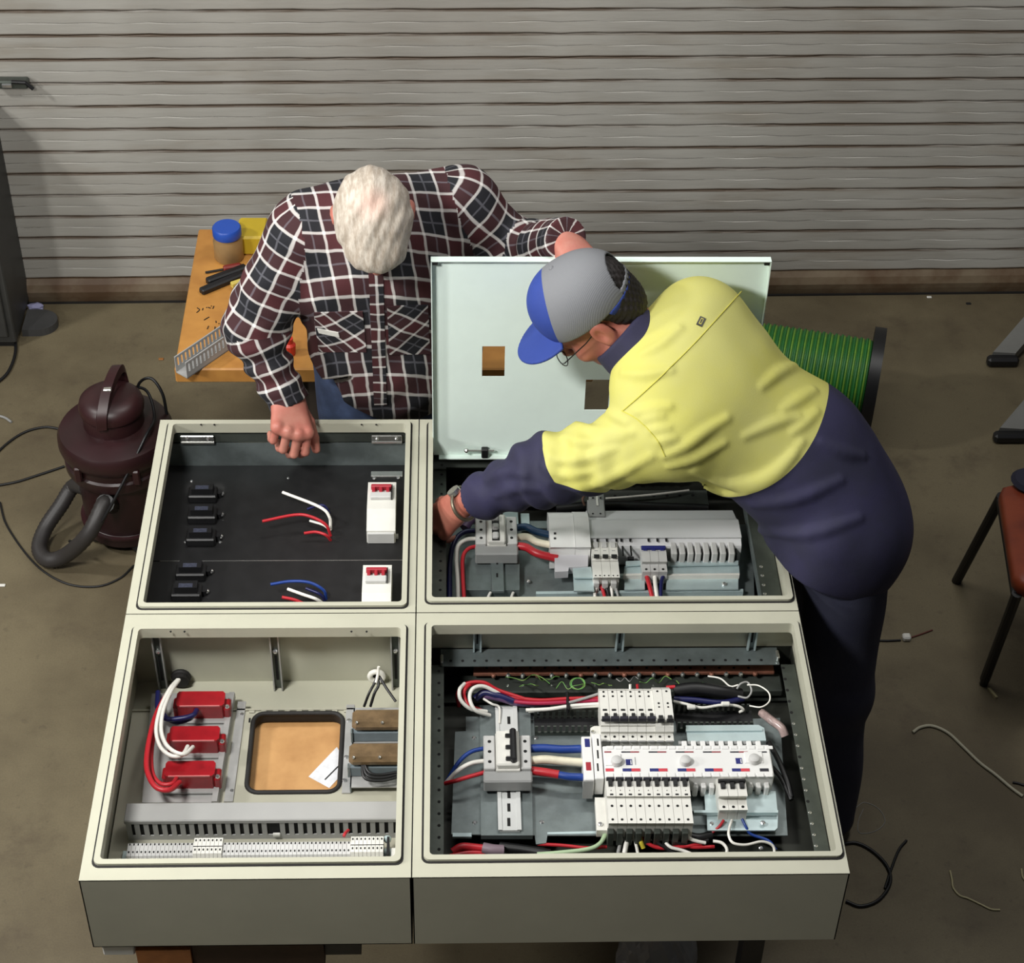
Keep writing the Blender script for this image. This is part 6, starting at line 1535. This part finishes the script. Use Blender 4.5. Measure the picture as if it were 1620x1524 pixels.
for N_ in (AnL, AnR):
    def bootf(p, N_=N_):
        d = smin(cone(p, N_+A_(.02, 0, -.045), N_+A_(-.17, -.01, -.05), .046, .040), cone(p, N_+A_(0, 0, .03), N_+A_(.01, 0, -.04), .05, .05), .03)
        return smax(d, plane(p, A_(0, 0, .003), (0, 0, -1)), .004)
    net_obj('boot', bootf, N_+A_(-.26, -.1, -.10), N_+A_(.12, .1, .12), .006, m_boot, manY)
# hair, cap, glasses, watch
m_dhair = M('dark_hair', (34, 28, 26), .6, var=.4, vscale=90, bump=.6, bscale=260)
def hl(p, c, Mh): return (p-np.asarray(c, F4))@np.asarray(Mh, F4).T
def hairY(p):
    q = hl(p, HdY, MhY); d = ell(q, (0, -.014, .034), (.080, .102, .091))
    d = smin(d, ell(q, (0, -.060, -.030), (.060, .042, .050)), .03)
    d = d + .0016*np.sin(q[:, 0]*420+q[:, 2]*90)*np.sin(q[:, 2]*300)
    d = smax(d, q[:, 1]*.8-q[:, 2]*.55-.004+0.02, .008)
    ear = np.sqrt((q[:, 1]+.008)**2+(q[:, 2]+.008)**2)-.030
    d = smax(d, -np.where(np.abs(q[:, 0]) > .05, ear, F4(1)), .006)
    return smax(d, -q[:, 2]-.075, .01)
net_obj('hair', hairY, HdY-.16, HdY+.16, .0036, m_dhair, manY)
def mesh_cap_mat():
    m = bpy.data.materials.new('grey_cap_mesh'); n = NT(m); co = n.coord()
    sx = n.node('ShaderNodeSeparateXYZ'); n.t.links.new(co, sx.inputs[0])
    a = n.m('SINE', n.m('MULTIPLY', n.m('ADD', sx.outputs[0], sx.outputs[2]), 1500)); b = n.m('SINE', n.m('MULTIPLY', n.m('ADD', sx.outputs[1], sx.outputs[2]), 1500))
    f = n.ramp(n.m('MULTIPLY', a, b), -.2, .5)
    n.col(n.mix(n.m('MULTIPLY', f, .4), rgb(128, 130, 134), rgb(84, 84, 88))); n.b.inputs['Roughness'].default_value = .7; n.bump(f, .3, .001); return m
m_capg = mesh_cap_mat(); m_capb = M('royal_blue_cloth', (42, 66, 146), .75, var=.12, bump=.2, bscale=500)
def capbase(q, o):
    d = smin(ell(q, (0, -.012, .045), (.088+o, .108+o, .094+o)), ell(q, (0, .03, .055), (.070+o, .07+o, .078+o)), .04)
    return d
BASE = lambda q: -(q[:, 2]-.018-q[:, 1]*.10)    # brim plane: keep above
def cap_shell(q): return smax(smax(np.maximum(capbase(q, .0), -capbase(q, -.006)), BASE(q), .003), -(np.sqrt((q[:, 0]*1.0)**2+(q[:, 2]-.040)**2)-.034)*np.where(q[:, 1] < -.04, F4(1), F4(-9)) if False else F4(-1), .002)
def rearhole(q): return np.where(q[:, 1] < -.02, np.maximum(np.sqrt((q[:, 0])**2+((q[:, 2]-.030)*1.0)**2)-.046, -(q[:, 2]-.024)), F4(1))
def cap_all(p):
    q = hl(p, HdY, MhY); d = smax(np.maximum(capbase(q, .0), -capbase(q, -.006)), BASE(q), .003)
    return smax(d, -rearhole(q), .003)
front = lambda q: q[:, 1]*.86+q[:, 2]*.52-.080   # positive on the blue front panel
V_, F_ = surface_net(cap_all, HdY-.17, HdY+.17, .0034); V_ = settle(cap_all, V_, .0034)
g_ = front(hl(V_.astype(F4), HdY, MhY)).astype(float)
va, fa = clip(V_, F_, g_); cp = poly_obj('cap', *biggest(va, fa), m_capg, manY); cp['label'] = 'trucker cap of grey mesh with blue front and bill'
va, fa = clip(V_, F_, -g_); poly_obj('front_panel', *biggest(va, fa), m_capb, cp)
def bill(p):
    q = hl(p, HdY, MhY); x, y, z = q[:, 0], q[:, 1], q[:, 2]
    s_ = z-(.033-1.2*x*x+(y-.08)*.06)
    outl = np.sqrt((x*.98)**2+((y-.092)*.82)**2)-.082
    return smax(smax(np.abs(s_)-.0035, outl, .004), .070-y-.0*x, .004)
net_obj('bill', bill, HdY-.22, HdY+.22, .0034, m_capb, cp)
def strap(p):
    q = hl(p, HdY, MhY); return smax(np.maximum(capbase(q, .001), -capbase(q, -.005)), np.maximum(np.maximum(np.abs(q[:, 2]-.010-q[:, 1]*.10)-.012, q[:, 1]+.055), -1-q[:, 0]*0), .003)
net_obj('strap', strap, HdY-.17, HdY+.17, .0034, m_capb, cp)
W3 = lambda v: HdY+MhY.T@np.array(v, float)
q = [W3((0, -.02, .139))]; MB().sphere(q[0], .006, 5).obj('button', m_capg, cp)
m_wire = M('dark_wire_frame', (44, 40, 38), .3, .6)
gl = MB()
for sx in (-1, 1):
    gl.tube([W3((sx*.033+.021*math.cos(a), .122-.002*abs(math.cos(a)), -.022+.016*math.sin(a))) for a in np.linspace(0, 2*PI, 18, endpoint=False)], .0011, 6, closed=True)
    gl.tube([W3((sx*.054, .120, -.018)), W3((sx*.070, .105, -.012)), W3((sx*.080, .03, -.002)), W3((sx*.082, -.012, .008))], .0013, 6)
gl.tube([W3((-.012, .123, -.020)), W3((0, .126, -.016)), W3((.012, .123, -.020))], .0011, 6)
gg = gl.obj('glasses', m_wire, manY); gg['label'] = 'thin dark wire-framed glasses'
wa = unit(WrL-ElL); wc = WrL-wa*.006; a1 = unit(np.cross(wa, [0, 0, 1.])); a2 = np.cross(wa, a1)
ws = MB(); ws.tube([wc+a1*.040*math.cos(a)+a2*.036*math.sin(a) for a in np.linspace(0, 2*PI, 28, endpoint=False)], .0042, 8, closed=True)
wt = ws.obj('wristwatch', M('worn_watch_strap', (116, 108, 92), .35, .6, var=.3), manY, smooth=60)
wtop = wc-a1*.0+a2*(-.036 if a2[2] < 0 else .036)
MB().cyl(wtop-unit(wtop-wc)*.004, wtop+unit(wtop-wc)*.006, .015, 18).obj('watch_case', m_chrome, wt)

# ================================================================== older man in plaid
PE = np.array([-.06, 1.52, .93]); WS = np.array([-.08, 1.475, 1.06]); CH = np.array([-.085, 1.42, 1.215]); NK = np.array([-.083, 1.40, 1.37])
LT = unit([1, .22, .08])                   # towards his left (right of the picture)
SR = np.array([-.262, 1.385, 1.315]); ER = np.array([-.372, 1.36, 1.085]); WR_ = np.array([-.305, 1.295, .935])
SL = np.array([.105, 1.47, 1.345]); EL = np.array([.235, 1.48, 1.20]); WL = np.array([.312, 1.290, 1.372])
HD = np.array([-.088, 1.252, 1.447])
MH = frame((.06, -.36, -.93), (.05, -.93, .36)); 
MA, MB2, MC = rows(WS-PE, LT), rows(CH-WS, LT), rows(NK-CH, LT)
def torsoW(p, o=0.):
    d = ell(p, PE, (.18+o, .135+o, .16+o), MA)
    d = smin(d, ell(p, WS+A_(0, -.01, 0), (.175+o, .140+o, .16+o), MB2), .08)
    d = smin(d, ell(p, CH, (.19+o, .128+o, .17+o), MB2), .08)
    d = smin(d, ell(p, CH*.35+NK*.65+A_(0, .035, -.02), (.17+o, .095+o, .10+o), MC), .07)
    return d
HRs = [(np.array([-.16, 1.53, .88]), np.array([-.17, 1.50, .47]), np.array([-.17, 1.53, .09])), (np.array([.05, 1.54, .88]), np.array([.06, 1.53, .47]), np.array([.07, 1.56, .09]))]
WHd = np.array([.05, -.62, -.42])
def bodyW(p):
    d = torsoW(p, -.02)
    d = smin(d, cone(p, SR, SL, .045, .045), .04)
    for S_, E_, W_ in ((SR, ER, WR_), (SL, EL, WL)): d = smin(d, smin(cone(p, S_, E_, .054, .044), cone(p, E_, W_, .043, .029), .03), .02)
    for H_, K_, N_ in HRs:
        d = smin(d, smin(cone(p, H_, K_, .068, .048), cone(p, K_, N_, .046, .034), .02), .03); d = smin(d, cone(p, N_, N_+A_(0, -.1, -.055), .034, .026), .02)
    d = smin(d, head_sdf(p, HD, MH, NK), .02)
    d = smin(d, hand_sdf(p, WR_+A_(.004, .004, .002), (.14, -.80, -.34), (-.1, -.40, -.80), 1, [(1.0, .9, .5), (1.1, .95, .5), (1.15, 1.0, .5), (1.2, 1.0, .5)], 1.12, .12, (.60, .40)), .014)
    d = smin(d, hand_sdf(p, WL+A_(.008, -.012, .0), (.42, -.75, -.1), (-.05, -.1, -1), -1, [(.5, .7, .5), (.55, .75, .5), (.6, .8, .5), (.6, .8, .5)], 1.05), .014)
    return d
manW = net_obj('person', bodyW, (-.52, 1.02, .0), (.52, 1.74, 1.62), .0046, m_skin, None, (-.06, 1.52, 0))
tag(manW, 'white-haired man in a dark plaid shirt leaning over the back left enclosure', 'person')
def plaid_mat():
    m = bpy.data.materials.new('plaid_cloth'); n = NT(m)
    uv = n.node('ShaderNodeUVMap'); uv.uv_map = 'cloth'; sx = n.node('ShaderNodeSeparateXYZ'); n.t.links.new(uv.outputs[0], sx.inputs[0])
    co = n.coord(); wob = n.m('MULTIPLY', n.m('SUBTRACT', n.noise(14, co, 2), .5), .010)
    bands, lines, faint = [], [], []
    for k in (0, 1):
        u = n.m('ADD', sx.outputs[k], wob); f = n.m('FRACT', n.m('DIVIDE', u, .094))
        f = n.m('FRACT', n.m('ADD', f, 1.0))
        inm = n.m('MULTIPLY', n.m('GREATER_THAN', f, .0), n.m('LESS_THAN', f, .40)); bands.append(inm)
        def line(c, wdt):
            dd = n.m('ABSOLUTE', n.m('SUBTRACT', f, c)); return n.m('SUBTRACT', 1, n.ramp(dd, wdt*.45, wdt))
        l0 = n.m('MAXIMUM', n.m('MAXIMUM', line(0., .045), line(1., .045)), line(.40, .045)); lines.append(l0)
        faint.append(line(.70, .03))
    mar = n.m('MULTIPLY', n.m('ADD', bands[0], bands[1]), .5)
    base = n.mix(n.ramp(mar, 0, .6), rgb(20, 21, 28), rgb(58, 26, 30))
    base = n.mix(n.m('MULTIPLY', n.m('MULTIPLY', bands[0], bands[1]), .6), base, rgb(80, 30, 35))
    base = n.mix(n.m('MULTIPLY', n.m('MAXIMUM', faint[0], faint[1]), .25), base, rgb(150, 150, 160))
    ls = n.m('MULTIPLY', n.m('ADD', lines[0], lines[1]), .62, clamp=True)
    base = n.mix(ls, base, rgb(226, 222, 218))
    n.col(base); n.b.inputs['Roughness'].default_value = .85; n.bump(n.noise(400, co, 2), .2); return m
bonesW = [('t', WS, CH), ('a', SR, ER), ('f', ER, WR_), ('a', SL, EL), ('f', EL, WL)]
def plaid_uv(cen, C_):
    n_ = len(cen); out = np.zeros((n_, 4, 2)); best = np.full(n_, 1e9); cf = cen.astype(F4)
    ds = [torsoW(cf, .005)] + [cone(cf, a, b, r1, r2) for (a, b, r1, r2) in ((SR+(ER-SR)*.12, ER, .062, .06), (ER, WR_, .06, .05), (SL+(EL-SL)*.12, EL, .062, .06), (EL, WL, .06, .05))]
    which = np.argmin(np.stack(ds, 1), 1)
    for i, (k, a, b) in enumerate(bonesW):
        s_ = which == i
        if not s_.any(): continue
        P_ = C_[s_]
        if k == 't':
            l, f, u = MB2[0], MB2[1], MB2[2]; q = P_-CH
            front = unit(np.array([.05, -1, .1])); xx = q@l; zz = q@np.array([0, .72, .72])
            ang = np.arctan2(q@l, -(q@front)*-1)
            out[s_, :, 0] = xx*1.08+.03; out[s_, :, 1] = zz
        else:
            ax = unit(b-a); L0 = 0 if k == 'a' else .30
            e1 = unit(np.cross(ax, [.3, .9, .2])); e2 = np.cross(ax, e1); q = P_-a; t = q@ax; an = np.arctan2(q@e1, q@e2)
            an0 = an[:, :1]; an = an0+((an-an0+PI) % (2*PI)-PI)
            out[s_, :, 0] = an*.060; out[s_, :, 1] = t+L0+.066
    return out
def shirtW(p):
    d = torsoW(p, .010)
    d = smin(d, ell(p, PE+A_(0, -.012, -.02), (.196, .162, .22), MA), .05)
    d = smin(d, cone(p, SR+A_(.01, .01, .005), SL+A_(-.01, 0, .005), .058, .060), .08)
    for S_, E_, W_, bag in ((SR, ER, WR_, 1.), (SL, EL, WL, .8)):
        ax = unit(E_-S_); ax2 = unit(W_-E_); t = (p-S_.astype(F4))@ax.astype(F4); t2 = (p-E_.astype(F4))@ax2.astype(F4)
        up = cone(p, S_, E_, .072, .066); fo = cone(p, E_, W_+ax2*.03, .064, .047)
        fo = fo + .007*bag*np.sin(t2*120+1.5*np.sin(p[:, 0]*25))*np.clip((.2-t2)*8, 0, 1)*np.clip((t2+.06)*12, 0, 1)
        up = up + .0045*bag*np.sin(t*75+2*np.sin(p[:, 1]*28))*np.clip((t-.08)*7, 0, 1)
        d = smin(d, smin(up, fo, .04), .05)
    d = d + wr(p, 10, .0045, .2) + wr(p, 24, .0030, 1.4)
    d = smax(d, -cone(p, NK+unit(HD-NK)*.03+A_(0, -.005, 0), HD, .062, .085), .006)
    for E_, W_, ex in ((ER, WR_, .018), (EL, WL, .030)):
        d = smax(d, np.minimum(plane(p, W_+unit(W_-E_)*ex, W_-E_), .16-np.sqrt(((p-W_.astype(F4))**2).sum(1))), .004)
    return smax(d, np.minimum(plane(p, A_(-.10, 1.32, .785), (-.9, .10, -1)), smin(cone(p, SR, ER, .09, .09), cone(p, ER, WR_+A_(.01, -.01, -.03), .085, .07), .01)), .008)
shw = net_obj('shirt', shirtW, (-.54, 1.12, .70), (.50, 1.76, 1.56), .0055, plaid_mat(), manW, None, plaid_uv)
shw['label'] = 'dark plaid shirt with white check lines'
# collar flaps, pocket, placket
ccw = NK+unit(HD-NK)*.0; cnw = unit(HD-NK+np.array([0, 0, .03]))
def collarW(p):
    q = p-ccw.astype(F4); t = q@cnw.astype(F4); r = np.sqrt(np.maximum((q*q).sum(1)-t*t, 0))
    return smax(np.abs(r-(.074-t*.25))-.005, np.abs(t-.012)-.026, .006)
cw = net_obj('collar', collarW, ccw-.14, ccw+.14, .0042, bpy.data.materials['plaid_cloth'], shw, None, lambda cen, C_: np.stack([np.arctan2((C_-ccw)[..., 0], -(C_-ccw)[..., 1])*.07+.02, (C_-ccw)@cnw+.02], -1))
def cloth_sheet(name, quad, nu, nv, lift, fn, mat, parent, uv0=(0, 0), rot_=0., curve=0.):
    """a sewn-on piece lying on the cloth: a grid of spots carried onto the shirt"""
    A, B, C_, D = [np.array(q, float) for q in quad]; G = []
    for j in range(nv+1):
        for i in range(nu+1):
            u, v = i/nu, j/nv; q = (A*(1-u)+B*u)*(1-v)+(D*(1-u)+C_*u)*v; P_, n_ = onto(fn, q[0], q[1]); G.append((P_, n_))
    n1 = len(G); vs = [p+n_*lift for p, n_ in G]+[p-n_*.002 for p, n_ in G]
    I2 = lambda i, j: j*(nu+1)+i
    fs = [(I2(i, j), I2(i, j+1), I2(i+1, j+1), I2(i+1, j)) for j in range(nv) for i in range(nu)]
    rim = [I2(i, 0) for i in range(nu)]+[I2(nu, j) for j in range(nv)]+[I2(i, nv) for i in range(nu, 0, -1)]+[I2(0, j) for j in range(nv, 0, -1)]
    fs += [(rim[k], rim[(k+1) % len(rim)], rim[(k+1) % len(rim)]+n1, rim[k]+n1) for k in range(len(rim))]
    me = bpy.data.meshes.new(name); me.from_pydata((np.array(vs)-wloc(parent)).tolist(), [], fs); me.materials.append(mat)
    bm = bmesh.new(); bm.from_mesh(me); bmesh.ops.recalc_face_normals(bm, faces=bm.faces); bm.to_mesh(me); bm.free(); me.shade_smooth(); me.set_sharp_from_angle(angle=.9)
    uvl = me.uv_layers.new(name='cloth'); c, s_ = math.cos(rot_), math.sin(rot_); W0 = np.array(vs)
    for lp in me.loops:
        q = W0[lp.vertex_index]; x, y = q[0], q[2]*1.1; uvl.data[lp.index].uv = (x*c-y*s_+uv0[0], x*s_+y*c+uv0[1])
    o = bpy.data.objects.new(name, me); return link(o, parent)
pm = bpy.data.materials['plaid_cloth']
cloth_sheet('chest_pocket', ((497, 494), (574, 492), (580, 556), (506, 556)), 9, 8, .003, shirtW, pm, shw, (.02, .03), .785)['label'] = 'bias-cut chest pocket, left in the picture'
cloth_sheet('chest_pocket', ((612, 484), (676, 482), (680, 560), (616, 560)), 8, 8, .003, shirtW, pm, shw, (.05, .0), .785)['label'] = 'bias-cut chest pocket by the white door'
cloth_sheet('pocket_tab', ((504, 518), (536, 524), (538, 531), (507, 525)), 5, 2, .0055, shirtW, m_wplas, shw)['label'] = 'white slip in the chest pocket'
cloth_sheet('placket', ((583, 432), (606, 432), (612, 640), (592, 640)), 3, 22, .0024, shirtW, pm, shw, (.03, .02))
# jeans and boots
m_jean = M('blue_denim', (56, 72, 104), .85, var=.3, c2=(40, 52, 78), vscale=14, bump=.3, bscale=500)
def trsW(p):
    d = ell(p, PE+A_(0, 0, -.02), (.182, .140, .15), MA)
    for H_, K_, N_ in HRs: d = smin(d, smin(cone(p, H_, K_, .100, .072), cone(p, K_, N_+A_(0, 0, -.03), .070, .062), .04), .04)
    d = smax(d+wr(p, 11, .0025, 2.), plane(p, A_(0, 0, .05), (0, 0, -1)), .004); return smax(d, plane(p, A_(0, 0, .99), (0, 0, 1)), .004)
net_obj('trousers', trsW, (-.34, 1.30, .02), (.24, 1.74, 1.04), .0075, m_jean, manW)
for H_, K_, N_ in HRs:
    def bootw(p, N_=N_):
        d = smin(cone(p, N_+A_(0, .02, -.045), N_+A_(0, -.17, -.05), .046, .040), cone(p, N_+A_(0, 0, .03), N_+A_(0, .01, -.04), .05, .05), .03)
        return smax(d, plane(p, A_(0, 0, .003), (0, 0, -1)), .004)
    net_obj('boot', bootw, N_+A_(-.1, -.26, -.10), N_+A_(.1, .12, .12), .006, m_boot, manW)
# white hair
def hair_mat():
    m = bpy.data.materials.new('white_hair'); n = NT(m); co = n.coord()
    f = n.noise(95, co, 5, .65, (1.2, .35, .35)); c_ = n.mix(n.ramp(f, .32, .68), rgb(204, 195, 182), rgb(164, 151, 136))
    v = n.node('ShaderNodeVectorMath', operation='DISTANCE'); n.t.links.new(n.node('ShaderNodeNewGeometry').outputs['Position'], v.inputs[0]); v.inputs[1].default_value = tuple(CROWN)
    k = n.m('MULTIPLY', n.m('SUBTRACT', 1, n.ramp(n.m('ADD', v.outputs['Value'], n.m('MULTIPLY', f, .03)), .02, .065)), .55); n.col(n.mix(k, c_, rgb(206, 158, 142)))
    n.b.inputs['Roughness'].default_value = .55; n.bump(n.noise(150, co, 4, .7, (1.3, .25, .3)), .45, .003); return m
CROWN = HD+MH.T@np.array([.0, -.055, .110])
m_whair = hair_mat()
def hairW(p):
    q = hl(p, HD, MH); d = ell(q, (0, -.012, .037), (.083, .106, .094))
    d = smin(d, ell(q, (0, .058, .070), (.056, .040, .040)), .03)           # fringe
    x, y, z = q[:, 0], q[:, 1], q[:, 2]
    d = d + .0016*np.sin(x*95+5*np.sin(y*22+z*9)+2) + .0008*np.sin(x*240+9*np.sin(y*16))
    d = smax(d, y*.75-z*.66-.022, .010)
    ear = np.sqrt((y+.008)**2+(z+.010)**2)-.032
    d = smax(d, -np.where(np.abs(x) > .05, ear, F4(1)), .006)
    return smax(d, -z-.060, .012)
hw_ = net_obj('hair', hairW, HD-.17, HD+.17, .0034, m_whair, manW)
hw_['label'] = 'thin white hair combed forward'
def crown(p):
    q = hl(p, HD, MH); return smax(ell(q, (0, -.012, .037), (.0846, .1076, .0956)), np.sqrt((q[:, 0]*1.1)**2+(q[:, 1]+.045)**2)-.022+.004*np.sin(q[:, 0]*260)+.004*np.sin(q[:, 1]*210), .003)
